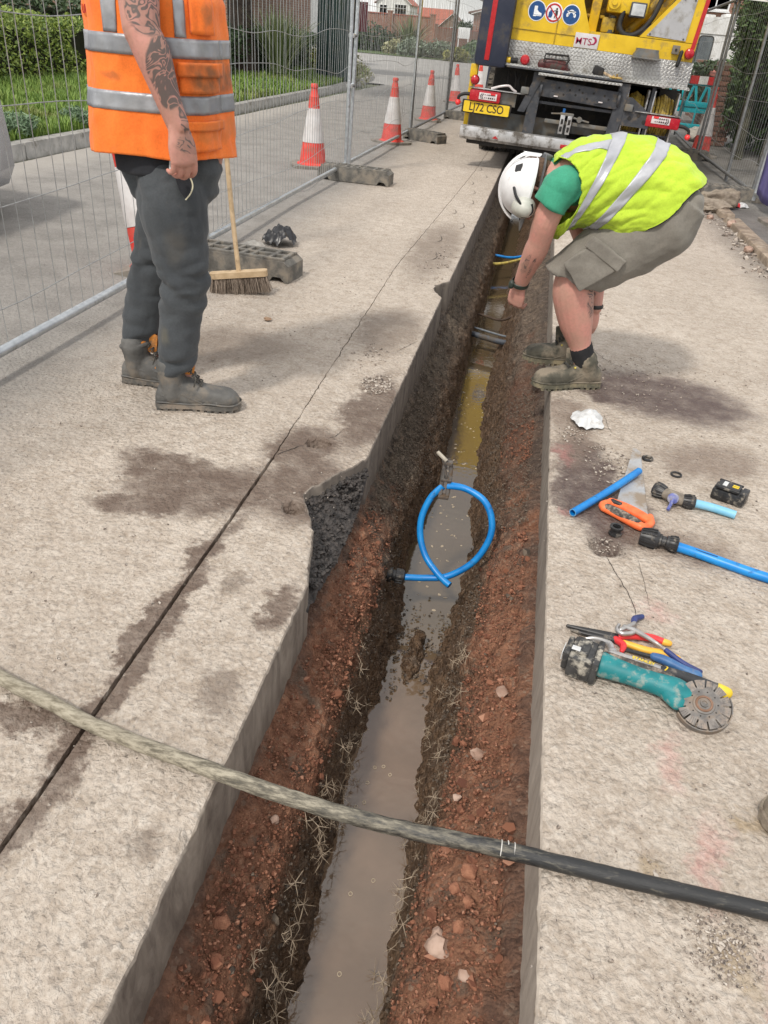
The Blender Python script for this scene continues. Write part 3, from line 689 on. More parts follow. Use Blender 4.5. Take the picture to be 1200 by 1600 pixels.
for i in range(2200):
    x = random.uniform(-.148, .148); y = random.uniform(-.024, .024); ex = x*1.10+random.uniform(-.014, .014); ey = y*1.6+random.uniform(-.014, .014)-.010; ln = random.uniform(.070, .088)
    a = Mh @ Vector((x, y, -.014)); b = Mh @ Vector((x*.5+ex*.5, y*.5+ey*.5, -.014-ln*.5)); c_ = Mh @ Vector((ex, ey, -.014-ln)); s = .0014
    w_ = Vector((random.uniform(-1, 1), random.uniform(-1, 1), 0)).normalized()*s; k = len(V)
    V += [tuple(a-w_), tuple(a+w_), tuple(b-w_), tuple(b+w_), tuple(c_-w_*.6), tuple(c_+w_*.6)]; F += [(k, k+1, k+3, k+2), (k+2, k+3, k+5, k+4)]
npmesh('bristles', V, F, M_BRIS, t, kind='stuff')

# ---- scraps
def crumple(name, cx, cy, rx, ry, h, mat, label, cat, seed, n=26, rot=0):
    V = []; rs = random.Random(seed); off = seed*3.1
    for i in range(n):
        for j in range(n):
            u_, v_ = i/(n-1)*2-1, j/(n-1)*2-1; q = max(abs(u_), abs(v_)); a = math.atan2(v_, u_); rr = q*(.78+.30*mnoise.noise(Vector((math.cos(a)*1.4+off, math.sin(a)*1.4, 0))))
            x, y = rr*math.cos(a)*rx, rr*math.sin(a)*ry
            z = .004+h*max(0, (1-q*q))*.6+h*.9*abs(mnoise.noise(Vector((x*11+off, y*11, 1))))*(.3+q*.5)+h*.25*abs(mnoise.noise(Vector((x*30+off, y*30, 1))))
            V.append((cx+x*math.cos(rot)-y*math.sin(rot), cy+x*math.sin(rot)+y*math.cos(rot), z))
    I = np.arange(n*n).reshape(n, n); F = np.stack([I[:-1, :-1], I[:-1, 1:], I[1:, 1:], I[1:, :-1]], -1).reshape(-1, 4)
    o = npmesh(name, V, F, mat, smooth=28); tag(o, label, cat); return o
M_PAPER = pm('white_plastic', (.52, .53, .53), (.66, .67, .67), sc=40, rough=.4, bump=.8, bsc=22, bdist=.01, dirt=(.36, .33, .29), dsc=16, damt=.64)
M_BLKP = pm('black_plastic_sheet', (.012, .012, .014), (.03, .03, .033), rough=.32)
crumple('plastic_scrap', .355, 2.93, .088, .10, .060, M_PAPER, 'crumpled white plastic scrap on the ground beside the boots', 'plastic scrap', 3, rot=.2)
crumple('plastic_bag', -1.63, 5.18, .14, .16, .15, M_BLKP, 'crumpled black plastic bag lying behind the rubber block', 'plastic bag', 5, rot=.7)
crumple('dust_sheet', -1.76, 4.92, .12, .16, .06, pm('grey_sheet', (.30, .28, .25), (.42, .40, .36), rough=.8), 'dusty grey torn sheet between the black bag and the block', 'sheet', 8)
o = crumple('tape_scrap', 2.10, 9.02, .13, .07, .05, M_PAPER, 'red and white tape scrap on the ground near the purple banner', 'tape', 9); o.data.materials.append(M_SRED)
o.data.polygons.foreach_set('material_index', [1 if (i//25) % 25 < 13 else 0 for i in range(len(o.data.polygons))])

# ================================================================== PIPES IN AND OVER THE TRENCH
t = NT('dirty_hose'); p = t.obj(); s = t.n('SeparateXYZ', i_0=p)
m_ = t.n('Mapping', i_Vector=p, i_Scale=(14, 60, 60)); st_ = t.noise(m_.outputs[0], 1.6, 8, .75)
cover = t.math('ADD', t.rng(s.outputs[0], -.95, .35, .95, .12), t.math('MULTIPLY', t.math('SUBTRACT', st_, .5), 1.3))
c = t.mix(t.rng(cover, .20, .72), (.020, .021, .022), t.mix(t.rng(st_, .4, .6), (.17, .148, .105), (.37, .335, .26)))
M_HOSE = t.fin(c, t.rng(cover, .3, .5, .38, .9), 0, t.bump(st_, .003, .8))
m = MB(); hp = [(-1.9, 1.30, .02), (-1.35, 1.19, .02), (-.96, 1.06, .02), (-.82, 1.022, .02), (-.70, .988, .02), (-.41, .938, .022), (-.21, .920, .012), (-.04, .916, .006), (.11, .913, .014), (.38, .903, .02), (.60, .900, .02), (1.2, .88, .02), (2.0, .80, .02)]
m.tube(hp, .0155, n=20, sub=14); hose = m.build('hose', M_HOSE, smooth=60); tag(hose, 'long black water pipe lying across the trench, its left half pale with dried mud', 'pipe')
warp(hose, lambda q: .0016*mnoise.noise(q*30)+.0008*mnoise.noise(q*110))
m = MB()
for k in range(2): a = k*.9; m.tube([(.148, .9125+.0163*math.cos(a+b), .0155+.0163*math.sin(a+b)) for b in (0, .2, .4, .6)], .0011, n=5)
for dx in (-.012, .012): m.tube([(.148+dx, .9125+.0160*math.cos(b), .0155+.0160*math.sin(b)) for b in np.linspace(.2, 3.0, 12)], .0009, n=4)
m.build('chalk_mark', pm('chalk', (.62, .60, .56), rough=.9)).parent = hose

M_BLUE = pm('blue_pipe', (.0, .16, .50), (.010, .25, .64), sc=14, rough=.38, dirt=(.02, .09, .20), dsc=30, damt=.66)
M_BLUEL = pm('pale_blue_pipe', (.13, .42, .62), (.22, .50, .68), sc=14, rough=.45, dirt=(.25, .38, .42), dsc=26, damt=.64)
M_FIT = pm('black_fitting', (.012, .012, .013), (.03, .03, .032), sc=30, rough=.42, dirt=(.25, .22, .18), dsc=38, damt=.62)
M_IRON = pm('dull_iron', (.10, .092, .085), (.20, .185, .17), sc=40, rough=.5, metal=.5, dirt=(.16, .11, .07), dsc=30, damt=.55)
# coil held up by a clamp
t = thing('pipe_coil', 'loop of bright blue water pipe squeezed by a clamp above the muddy water', 'pipe', (-.1, 2.45, -.5))
C_ = [(-.285, 2.30, -.454), (-.234, 2.3, -.445), (-.163, 2.31, -.440), (-.082, 2.32, -.421), (.002, 2.34, -.352), (.045, 2.37, -.261), (.04, 2.4, -.191), (.002, 2.43, -.14), (-.069, 2.46, -.121), (-.137, 2.48, -.129)]
m = MB(); m.tube(C_, [.0125]*9+[(.009, .015)], n=14, sub=8); m.build('pipe', M_BLUE, t)
C2 = [(-.155, 2.48, -.137), (-.193, 2.46, -.183), (-.215, 2.43, -.254), (-.209, 2.4, -.32), (-.178, 2.36, -.376), (-.130, 2.32, -.410), (-.095, 2.295, -.425), (-.070, 2.28, -.432)]
m = MB(); m.tube(C2, [(.009, .015)]+[.0125]*7, n=14, sub=8); m.build('pipe', M_BLUE, t)
m = MB(); ax = Vector((-1, -.1, .1)).normalized(); c0 = Vector((-.245, 2.30, -.446))
m.lathe([(.016, -.005), (.026, 0), (.027, .03), (.022, .032), (.022, .042), (.028, .045), (.029, .075), (.02, .08)], 18, c0, ax)
for k in range(12):
    a = k*math.pi/6; a_, b_, d_ = frame(ax); m.cyl(c0+d_*.004+(a_*math.cos(a)+b_*math.sin(a))*.0265, c0+d_*.030+(a_*math.cos(a)+b_*math.sin(a))*.0265, .0025, n=5)
m.build('coupling', M_FIT, t)
t = thing('pipe_clamp', 'iron squeeze clamp gripping the top of the blue pipe loop', 'clamp', (-.135, 2.58, -.1))
cx, cy, cz = -.147, 2.482, -.132
m = MB(); 
for sx_ in (-1, 1): m.tube([(cx+sx_*.013, cy-.018, cz-.035), (cx+sx_*.014, cy, cz+.02), (cx+sx_*.012, cy+.01, cz+.075), (cx+sx_*.004, cy+.012, cz+.092)], [(.0045, .008)]*4, n=8, sub=3)
m.box((cx, cy-.018, cz-.038), (.040, .03, .012), ch=.003); m.box((cx, cy+.004, cz+.022), (.040, .026, .010), ch=.003); m.box((cx, cy+.011, cz+.088), (.034, .026, .014), ch=.004); m.build('frame', M_IRON, t)
m = MB(); m.cyl((cx, cy+.006, cz+.03), (cx-.024, cy+.016, cz+.108), .0055, n=10); m.build('screw', M_IRON, t)
m = MB(); m.cyl((cx-.045, cy+.025, cz+.118), (cx-.006, cy+.004, cz+.098), .0075, n=10); m.build('handle', pm('pale_handle', (.30, .27, .22), (.42, .38, .31), rough=.6), t)

# services crossing the trench further up
def svc(pts, r, mat, name, label, cat, grp=None, n=10):
    m = MB(); m.tube(pts, r, n=n, sub=6); o = m.build(name, mat, smooth=60); warp(o, lambda q: .001*mnoise.noise(q*40)); return tag(o, label, cat, grp)
M_DUCT = pm('dark_grey_duct', (.035, .042, .055), (.10, .12, .15), sc=14, rough=.55, dirt=(.10, .08, .06), dsc=14, damt=.55)
svc([(-.42, 5.42, -.50), (-.28, 5.38, -.505), (-.08, 5.30, -.51), (.08, 5.24, -.50), (.18, 5.20, -.49)], .020, M_DUCT, 'duct', 'dark duct crossing the trench below the pointing hand', 'duct')
svc([(-.40, 5.50, -.485), (-.25, 5.45, -.485), (-.05, 5.37, -.49), (.14, 5.30, -.475)], .007, pm('duct_grey', (.10, .115, .135), (.17, .19, .21), rough=.5), 'duct', 'thin grey duct lying behind the dark duct in the trench', 'duct')
svc([(-.40, 5.80, -.50), (-.25, 5.80, -.49), (-.10, 5.76, -.50), (.0, 5.82, -.47), (.12, 5.95, -.42)], .009, pm('root_brown', (.05, .03, .02), (.09, .06, .04), rough=.8), 'cable', 'thin brown cable reaching towards the hand over the water', 'cable')
svc([(-.38, 7.7, -.46), (-.25, 7.68, -.47), (-.10, 7.72, -.48), (.1, 7.85, -.45)], .012, M_BLUE, 'water_pipe', 'blue service pipe crossing the far part of the trench', 'pipe')
svc([(-.36, 7.30, -.46), (-.22, 7.36, -.47), (-.05, 7.55, -.46), (.12, 7.75, -.42)], .013, pm('yellow_pipe', (.42, .33, .06), (.58, .46, .12), rough=.5, dirt=(.25, .19, .09), dsc=20), 'gas_pipe', 'yellow gas pipe crossing the trench next to the blue one', 'pipe')
# ================================================================== TOOLS ON THE RIGHT
# hand saw
M_BLADE = pm('saw_blade', (.42, .43, .44), (.58, .59, .60), sc=20, rough=.38, metal=.45, dirt=(.33, .27, .21), dsc=10, damt=.52)
M_ORANGE = pm('orange_plastic', (.85, .13, .035), (.92, .20, .06), sc=30, rough=.45, dirt=(.5, .2, .11), dsc=24, damt=.68)
M_GRIPD = pm('dusty_black_grip', (.035, .032, .03), (.12, .105, .09), sc=60, rough=.8, bump=.6, bsc=160, dirt=(.30, .24, .19), dsc=60, damt=.56)
t = thing('hand_saw', 'hand saw with orange handle lying under the short blue pipe', 'saw', (.50, 2.4, 0))
def flat(pts, z0, th, name, mat, parent, tilt=0., smooth=35, M=None):
    m = MB(); m.prism(pts, (M or Matrix()) @ Matrix.Translation((0, 0, z0)), th); return m.build(name, mat, parent, smooth=smooth)
bl = [(.427, 2.27), (.531, 2.245), (.5475, 2.71), (.533, 2.738), (.520, 2.735), (.515, 2.70)]
teeth = []
for i in range(46): q = i/46; teeth += [(.531+.0165*q, 2.255+.44*q), (.5275+.0165*q, 2.260+.44*q)]
flat([(.427, 2.27), (.531, 2.245)]+teeth+[(.5475, 2.71), (.533, 2.738), (.520, 2.735), (.515, 2.70)], .010, .0016, 'blade', M_BLADE, t, smooth=0)
m = MB(); hz_ = .016
m.limb([(.405, 2.275, hz_), (.385, 2.255, hz_), (.388, 2.235, hz_)], [(.013, .014), (.014, .014), (.012, .013)], n=14)
m.limb([(.388, 2.240, hz_), (.438, 2.205, hz_), (.490, 2.162, hz_), (.508, 2.155, hz_)], [(.015, .013), (.017, .015), (.017, .015), (.014, .013)], n=14)
m.limb([(.412, 2.285, hz_), (.455, 2.262, hz_), (.505, 2.225, hz_), (.53, 2.195, hz_)], [(.015, .014), (.020, .016), (.019, .015), (.014, .012)], n=14)
m.limb([(.533, 2.205, hz_), (.528, 2.180, hz_), (.510, 2.156, hz_)], [(.012, .013), (.013, .013), (.012, .012)], n=14)
m.limb([(.533, 2.23, hz_), (.534, 2.19, hz_)], [(.012, .010)]*2, n=12)
o = m.build('handle', M_ORANGE, t); remesh(o, .003, 4)
m = MB(); m.limb([(.398, 2.234, .020), (.44, 2.203, .021), (.487, 2.166, .020)], [(.0135, .0150), (.0155, .0165), (.0135, .0150)], n=16); m.build('grip', M_GRIPD, t)
m = MB(); m.limb([(.415, 2.278, .022), (.440, 2.262, .024)], [(.009, .010), (.008, .009)], n=12); m.build('thumb_rest', M_FIT, t)
# short blue pipe across it
t = thing('pipe_offcut', 'short blue pipe offcut resting across the saw blade', 'pipe', (.40, 2.33, 0))
m = MB(); P0, P1 = Vector((.286, 2.175, .016)), Vector((.520, 2.515, .030)); m.tube([P0, P0.lerp(P1, .5)+Vector((.003, -.002, 0)), P1], .0125, n=18, sub=6, caps=False); m.tube([P0, P1], .0100, n=18, caps=False); m.build('tube_wall', M_BLUE, t)
dd = (P1-P0).normalized(); m = MB(); m.lathe([(.0100, 0), (.0126, 0)], 18, P0-dd*.0003, dd, caps=False); m.lathe([(.0100, 0), (.0126, 0)], 18, P1+dd*.0003, dd, caps=False); m.build('cut_end', pm('cut_blue', (.1, .3, .5), rough=.7), t)
# rubber rings
def ring(x, y, R_, r, label, z=0, h=None):
    m = MB(); m.tube([(x+R_*math.cos(a), y+R_*math.sin(a), z+r+.001) for a in np.linspace(0, 2*math.pi, 25)[:-1]], [(r, r*1.1)]*24, n=8, closed=True)
    return tag(m.build('rubber_ring', M_FIT), label, 'rubber ring', 'loose seal rings')
ring(.571, 2.680, .0165, .005, 'black seal ring right of the saw tip'); ring(.663, 2.585, .0175, .0035, 'thin black seal ring above the tee fitting')
t = thing('pipe_insert', 'small black flanged insert left of the saw handle', 'insert', (.418, 2.11, 0))
m = MB(); m.lathe([(.012, .002), (.0205, .002), (.0205, .008), (.016, .009), (.016, .024), (.021, .025), (.021, .031), (.013, .031)], 24, (.418, 2.11, 0), caps=False); m.build('outer_wall', M_FIT, t)
m = MB(); m.lathe([(.013, .031), (.012, .002)], 24, (.418, 2.11, 0), caps=False); m.build('inner_wall', M_FIT, t)

def nut(m, c, ax, L, r, ribs=14, flare=1.1):
    c = Vector(c); ax = Vector(ax).normalized(); a, b, d = frame(ax)
    m.lathe([(r*.7, 0), (r*.95, .0), (r, L*.1), (r*flare, L*.5), (r*flare, L*.82), (r*.98, L), (r*.66, L)], 24, c, ax)
    for k in range(ribs):
        q = 2*math.pi*k/ribs; w_ = a*math.cos(q)+b*math.sin(q); m.tube([c+d*L*.06+w_*r*1.0, c+d*L*.5+w_*r*flare*1.03, c+d*L*.86+w_*r*flare*1.03], r*.085, n=5)
# coupler with long pipe leaving at the right
t = thing('pipe_with_coupler', 'blue pipe with big black coupler running off the right edge', 'pipe', (.6, 2.07, 0))
c0 = Vector((.487, 2.086, .026)); ax = Vector((.115, -.022, 0)).normalized()
m = MB(); nut(m, c0, ax, .055, .025, flare=1.15); m.build('nut', M_FIT, t)
m = MB(); m.lathe([(.018, .05), (.021, .056), (.021, .062), (.017, .064), (.017, .076), (.021, .078), (.021, .086)], 22, c0, ax); m.build('body', M_FIT, t)
m = MB(); nut(m, c0+ax*.084, ax, .028, .022); m.build('nut', M_FIT, t)
m = MB(); m.tube([c0+ax*.10-Vector((0, 0, .004)), (.66, 2.050, .017), (.74, 2.020, .0155), (.84, 1.985, .015), (1.05, 1.93, .015), (1.5, 1.80, .015)], .0150, n=16, sub=6); m.build('pipe', M_BLUE, t)
m = MB(); m.tube([Vector((.64+.022*i, 2.0555-.0075*i-.0040, .0175+.0125)) for i in range(4)], .0022, n=5); m.build('print', pm('pipe_print', (.01, .05, .16), rough=.6), t)
# tee fitting
t = thing('tee_fitting', 'muddy black tee fitting with pale blue pipe stub and blue stopper', 'fitting', (.63, 2.38, 0))
m = MB(); nut(m, (.598, 2.392, .024), (-.045, .03, 0), .042, .021, flare=1.2); m.build('nut', M_FIT, t)
m = MB(); nut(m, (.650, 2.360, .024), (.05, -.004, 0), .040, .020, flare=1.15); m.build('nut', M_FIT, t)
M_MUDF = pm('muddy_fitting', (.13, .11, .09), (.28, .24, .19), sc=40, rough=.8, bump=.5)
m = MB(); m.limb([(.590, 2.395, .024), (.622, 2.372, .025), (.658, 2.358, .024)], [.018, .021, .018], n=16); m.limb([(.622, 2.372, .025), (.616, 2.350, .026)], [.017, .017], n=14); m.build('body', M_MUDF, t)
M_STOP = pm('blue_stopper', (.07, .09, .30), (.14, .16, .40), rough=.5, dirt=(.3, .3, .35), dsc=40)
m = MB(); m.lathe([(.010, -.004), (.018, 0), (.018, .012), (.012, .016)], 18, (.617, 2.352, .03), (-.2, -.8, .35)); m.cyl((.616, 2.340, .034), (.598, 2.300, .012), .0055, n=8); m.build('stopper', M_STOP, t)
m = MB(); m.tube([(.685, 2.358, .022), (.75, 2.352, .018), (.818, 2.333, .0145)], .0140, n=16, sub=5); m.build('pipe', M_BLUEL, t)
# battery pack
t = thing('battery_pack', 'black cordless tool battery with yellow marks at the end of the pale blue pipe', 'battery', (.82, 2.46, 0), (0, 0, R(-25)))
m = MB(); m.box((0, 0, .022), (.108, .070, .040), ch=.008); m.build('housing', M_FIT, t, local=True)
m = MB(); m.box((-.008, 0, .0475), (.075, .052, .014), ch=.005); m.box((.045, 0, .030), (.022, .060, .040), ch=.005); m.build('terminal_block', M_FIT, t, local=True)
m = MB()
for yy in (-.030, .030): m.box((-.008, yy, .050), (.08, .006, .008), ch=.002)
m.build('rail', M_FIT, t, local=True)
m = MB(); m.box((.012, -.006, .0552), (.020, .006, .002)); m.box((.012, .006, .0552), (.020, .006, .002)); m.build('yellow_mark', pm('yellow_print', (.75, .55, .03), rough=.5), t, local=True)
m = MB(); m.box((-.022, .0, .0552), (.014, .034, .002)); m.build('label', M_PAPER, t, local=True)

# angle grinder
M_GTEAL = pm('grinder_teal', (.0, .14, .155), (.010, .22, .235), sc=20, rough=.5, dirt=(.25, .30, .27), dsc=34, damt=.58)
M_GBLK = pm('grinder_black', (.018, .018, .019), (.05, .05, .05), sc=40, rough=.5, dirt=(.40, .37, .31), dsc=34, damt=.57)
t = thing('angle_grinder', 'teal and black cordless angle grinder with a segmented diamond disc', 'angle grinder', (.45, 1.41, 0))
A0, A1 = Vector((.345, 1.448, .036)), Vector((.538, 1.400, .036)); gx = (A1-A0).normalized(); gy = Vector((0, 0, 1)).cross(gx)
Mg = axes(A0, gx, gy)
m = MB(); m.M = Mg
m.limb([(-.005, 0, .0), (.03, 0, 0), (.08, 0, 0), (.13, 0, .0), (.165, -.002, 0), (.19, -.004, -.002)], [(.032, .030), (.028, .027), (.026, .0245), (.028, .0255), (.033, .028), (.028, .024)], n=20)
o = m.build('body', M_GTEAL, t, smooth=60)
m = MB(); m.M = Mg; m.limb([(.155, -.015, -.002), (.175, -.034, -.004)], [(.024, .020), (.020, .018)], n=14); m.build('gear_head', M_GTEAL, t)
m = MB(); m.M = Mg; m.limb([(.0, .018, .014), (.06, .018, .016), (.12, .020, .014), (.15, .024, .010)], [.012, .011, .012, .010], n=12); m.build('switch_grip', M_GRIPD, t)
m = MB(); m.M = Mg; m.box((-.052, -.004, .0), (.060, .088, .062), ch=.010); m.build('battery', M_GBLK, t)
m = MB(); m.M = Mg; m.box((-.018, -.002, .0), (.016, .096, .069), ch=.007); m.box((-.088, 0, .002), (.014, .070, .050), ch=.004); m.box((-.055, .0, .034), (.03, .06, .008), ch=.003); m.build('battery_shoe', M_GBLK, t)
m = MB(); m.M = Mg; m.box((-.098, -.01, .010), (.002, .04, .022)); m.box((-.07, -.02, .0385), (.02, .015, .001)); m.build('label', M_PAPER, t)
# disc, tilted towards the viewer and resting on its rim
D = Vector((.560, 1.367, .046)); dn = Vector((-.10, -.42, .90)).normalized()
M_DISC = pm('diamond_disc', (.12, .115, .11), (.22, .205, .19), sc=30, rough=.5, metal=.4, dirt=(.28, .22, .17), dsc=20, damt=.55)
M_SEG = pm('disc_segment', (.12, .11, .105), (.24, .22, .20), sc=60, rough=.7, metal=.1, dirt=(.30, .25, .21), dsc=40, damt=.55)
a, b, d = frame(dn, (0, 1, 0)); RD = .0575
m = MB(); m.lathe([(.040, -.0012), (.040, .0012)], 48, D, dn); m.build('disc', M_DISC, t)
m = MB()
for k in range(13):
    q0 = 2*math.pi*k/13+.03; q1 = 2*math.pi*(k+1)/13-.055; P = [(.036*math.cos(q0), .036*math.sin(q0))]+[(RD*math.cos(q0+(q1-q0)*i/4), RD*math.sin(q0+(q1-q0)*i/4)) for i in range(5)]+[(.036*math.cos(q1), .036*math.sin(q1))]
    Md = Matrix((a, b, d)).transposed().to_4x4(); Md.translation = D-d*.0014
    m2 = MB(); m2.prism(P, Md, .0028)
    for j in range(1, 4):
        q = q0+(q1-q0)*j/4; c1_, s1_ = math.cos(q), math.sin(q); e_ = a*c1_+b*s1_; m2.tube([D+e_*.041+d*.0016, D+e_*(RD-.001)+d*.0016+(b*c1_-a*s1_)*.004], .0009, n=4)
    m2.build('disc_segment', M_SEG, t, smooth=0)
m = MB(); m.lathe([(.0245, .0013), (.0235, .0034), (.020, .004)], 32, D, dn); m.lathe([(.009, .004), (.0085, .0075), (.006, .0075), (.005, .005), (.0, .005)], 24, D, dn, caps=False); m.build('flange', M_DISC, t)
m = MB(); m.lathe([(.0195, .0041), (.0180, .0062), (.0145, .0062), (.0140, .0041)], 28, D, dn, caps=False); m.build('lock_nut', pm('rusty_nut', (.16, .085, .05), (.26, .16, .11), rough=.7, metal=.3), t)
m = MB()
for k in range(10): q = 2*math.pi*k/10; e_ = (a*math.cos(q)+b*math.sin(q)); m.cyl(D+e_*.030+d*.0008, D+e_*.030+d*.00145, .0018, n=8)
m.build('disc_holes', M_GAP, t)
m = MB()    # guard: half ring under the disc
gv = []
for k in range(19):
    q = -math.pi*.98+math.pi*.98*k/18+R(20); e_ = a*math.cos(q)+b*math.sin(q); gv.append([D+e_*.060-d*.022, D+e_*.0625-d*.020, D+e_*.0625-d*.001, D+e_*.060-d*.001])
m.rings(gv); m.build('guard', M_DISC, t)
m = MB(); m.cyl(D-d*.034, D-d*.004, .026, .024, n=20); m.build('gearbox', M_DISC, t)

# claw hammer
t = thing('claw_hammer', 'claw hammer with grey shaft, black grip and yellow end, behind the grinder', 'hammer', (.45, 1.5, 0))
H0, H1 = Vector((.378, 1.497, .030)), Vector((.638, 1.448, .022)); hx = (H1-H0).normalized(); hy = Vector((0, 0, 1)).cross(hx); Mh2 = axes(H0, hx, hy)
M_HSTEEL = pm('hammer_steel', (.36, .35, .34), (.52, .51, .50), sc=30, rough=.35, metal=.65, dirt=(.28, .22, .17), dsc=20, damt=.6)
m = MB(); m.M = Mh2; m.limb([(-.01, 0, 0), (.05, 0, 0), (.11, 0, 0)], [(.0125, .012), (.0125, .012), (.011, .011)], n=16); m.build('shaft', M_HSTEEL, t)
m = MB(); m.M = Mh2; m.limb([(.11, 0, 0), (.17, .003, 0), (.235, 0, 0)], [(.0125, .0135), (.014, .015), (.0135, .0145)], n=16); m.build('grip', pm('hammer_grip', (.02, .022, .026), (.05, .052, .056), rough=.7, dirt=(.22, .19, .16), dsc=30, damt=.6), t)
m = MB(); m.M = Mh2; m.limb([(.238, 0, 0), (.258, -.002, 0)], [(.0145, .0155), (.013, .014)], n=16); m.build('end_cap', pm('yellow_rubber', (.72, .50, .02), (.80, .60, .05), rough=.5, dirt=(.4, .3, .1), dsc=40, damt=.66), t)
m = MB(); m.M = Mh2; m.limb([(-.012, -.035, -.012), (-.012, -.01, -.006), (-.010, .01, .0)], [(.014, .014), (.010, .011), (.012, .012)], n=14)
for s_ in (-1, 1): m.limb([(-.010, .008, 0), (-.022+s_*.003, .035, 0), (-.052+s_*.006, .046, -.008), (-.078+s_*.009, .040, -.018)], [(.008, .010), (.006, .009), (.005, .008), (.003, .005)], n=10)
m.build('head', M_HSTEEL, t)
m = MB(); m.M = Mh2; m.tube([(.108, -.013, .004), (.118, .0, .0150), (.112, .013, .004)], .0018, n=6, sub=4); m.build('yellow_edge', MATS['yellow_rubber'], t)
text('STANLEY', .013, Mh2 @ Matrix.Translation((.062, 0, .0125)), MATS['yellow_print'], 'lettering', t, .0003, .0003)
# insulated pliers and pincers
M_RED = pm('red_handle', (.62, .02, .03), (.72, .05, .05), rough=.45, dirt=(.4, .13, .1), dsc=40, damt=.66)
M_YEL = pm('orange_yellow_handle', (.72, .36, .03), (.80, .46, .06), rough=.45, dirt=(.5, .33, .15), dsc=40, damt=.66)
M_DBLUE = pm('dark_blue_handle', (.012, .025, .12), (.03, .05, .2), rough=.5, dirt=(.3, .27, .24), dsc=40, damt=.64)
t = thing('combination_pliers', 'pliers with red and yellow insulated handles, their dark nose to the left', 'pliers', (.4, 1.61, 0))
m = MB(); m.limb([(.265, 1.602, .012), (.30, 1.597, .013), (.345, 1.592, .014), (.385, 1.588, .014)], [(.004, .005), (.007, .007), (.010, .009), (.012, .010)], n=12); m.limb([(.275, 1.590, .010), (.32, 1.583, .011), (.385, 1.580, .013)], [(.003, .004), (.006, .006), (.010, .008)], n=12); m.build('jaws', M_FIT, t)
m = MB(); m.limb([(.395, 1.592, .015), (.43, 1.606, .015), (.475, 1.612, .014), (.505, 1.607, .013)], [(.009, .009), (.010, .010), (.0105, .010), (.009, .009)], n=12); m.limb([(.385, 1.58, .015), (.402, 1.560, .016), (.398, 1.54, .014)], [.009, .009, .006], n=10); m.build('handle', M_RED, t)
m = MB(); m.limb([(.507, 1.606, .013), (.520, 1.604, .013)], [.0092, .008], n=12); m.build('handle_tip', M_YEL, t)
m = MB(); m.limb([(.405, 1.575, .012), (.46, 1.562, .012), (.50, 1.562, .012), (.535, 1.553, .012)], [(.008, .008), (.010, .009), (.010, .009), (.008, .008)], n=12); m.build('handle', M_YEL, t)
t = thing('pincers', 'steel pincers with dark blue dipped handles lying over the pliers', 'pincers', (.45, 1.6, 0))
m = MB(); m.tube([(.392, 1.620, .030), (.385, 1.600, .031), (.395, 1.585, .032), (.412, 1.588, .033), (.43, 1.60, .033), (.428, 1.612, .032)], [(.005, .006)]*6, n=10, sub=4)
m.limb([(.405, 1.613, .034), (.435, 1.600, .035), (.48, 1.575, .030), (.515, 1.553, .022)], [(.007, .006), (.007, .006), (.005, .005), (.0045, .0045)], n=10); m.limb([(.395, 1.60, .032), (.425, 1.627, .033), (.437, 1.655, .024)], [(.006, .006), (.006, .006), (.0045, .0045)], n=10); m.build('jaws', M_HSTEEL, t)
m = MB(); m.limb([(.505, 1.560, .024), (.545, 1.535, .014), (.585, 1.520, .010)], [.0068, .0075, .006], n=10); m.build('handle', M_DBLUE, t)
m = MB(); m.limb([(.432, 1.645, .027), (.440, 1.675, .018), (.462, 1.70, .010)], [.0068, .0085, .007], n=10); m.build('handle', M_DBLUE, t)
t = thing('chisel', 'chisel with a blue handle lying between pincers and hammer', 'chisel', (.52, 1.52, 0))
m = MB(); m.limb([(.40, 1.555, .010), (.44, 1.545, .012), (.475, 1.538, .014)], [(.007, .003), (.006, .005), (.006, .006)], n=10); m.build('shank', M_FIT, t)
m = MB(); m.limb([(.475, 1.538, .016), (.50, 1.530, .017), (.54, 1.512, .016), (.575, 1.500, .014)], [(.010, .010), (.012, .012), (.0105, .010), (.012, .011)], n=12); m.build('handle', pm('mid_blue_handle', (.03, .10, .26), (.06, .17, .36), rough=.5, dirt=(.2, .2, .22), dsc=40, damt=.62), t)

# ================================================================== STONES, CLODS, GRAVEL
M_CLOD = pm('red_clod', (.20, .075, .042), (.36, .17, .10), sc=30, rough=.95, bump=1., bsc=120, bdist=.006)
M_STONE = pm('pale_stone', (.30, .19, .14), (.46, .33, .26), sc=30, rough=.8, bump=.5)
def soil_z(x, y):
    S = section(y); L = [q for q in S]; xs_ = [q[0] for q in L]; zs_ = [q[1] for q in L]; o_ = np.argsort(xs_); return float(np.interp(x, np.array(xs_)[o_], np.array(zs_)[o_]))
spots = [(.055, .86, .020, 0, 'pale pinkish stone, lower of the two beside each other on the right bank'), (.052, .885, .014, 0, 'pale pinkish stone, upper of the two beside each other on the right bank'), (.075, .985, .013, 1, 'red clod on the right soil bank just below the black pipe end'), (.105, .95, .012, 1, 'small red clod near the right slab edge'),
         (.10, 1.02, .016, 1, 'rounded red clod directly below the chalk marked part of the pipe'), (.09, .90, .013, 1, 'crumbly red clod above the pale stones'), (.055, 1.24, .009, 0, 'small round whitish stone on the right bank above the pipe'), (.09, 1.36, .015, 0, 'flat pale stone on the right bank near the grass stalks'),
         (.135, 1.56, .017, 0, 'pale crusted stone against the right slab face'), (.11, .80, .011, 0, 'tiny pale stone at the bottom right of the trench'), (.08, .79, .013, 1, 'red clod at the very bottom of the right bank'), (-.37, .80, .015, 1, 'red clod at the lower left under the slab'),
         (-.355, .73, .014, 1, 'broken red clod in the lower left corner of the trench'), (-.345, 1.06, .010, 0, 'light stone on the left bank below the pipe')]
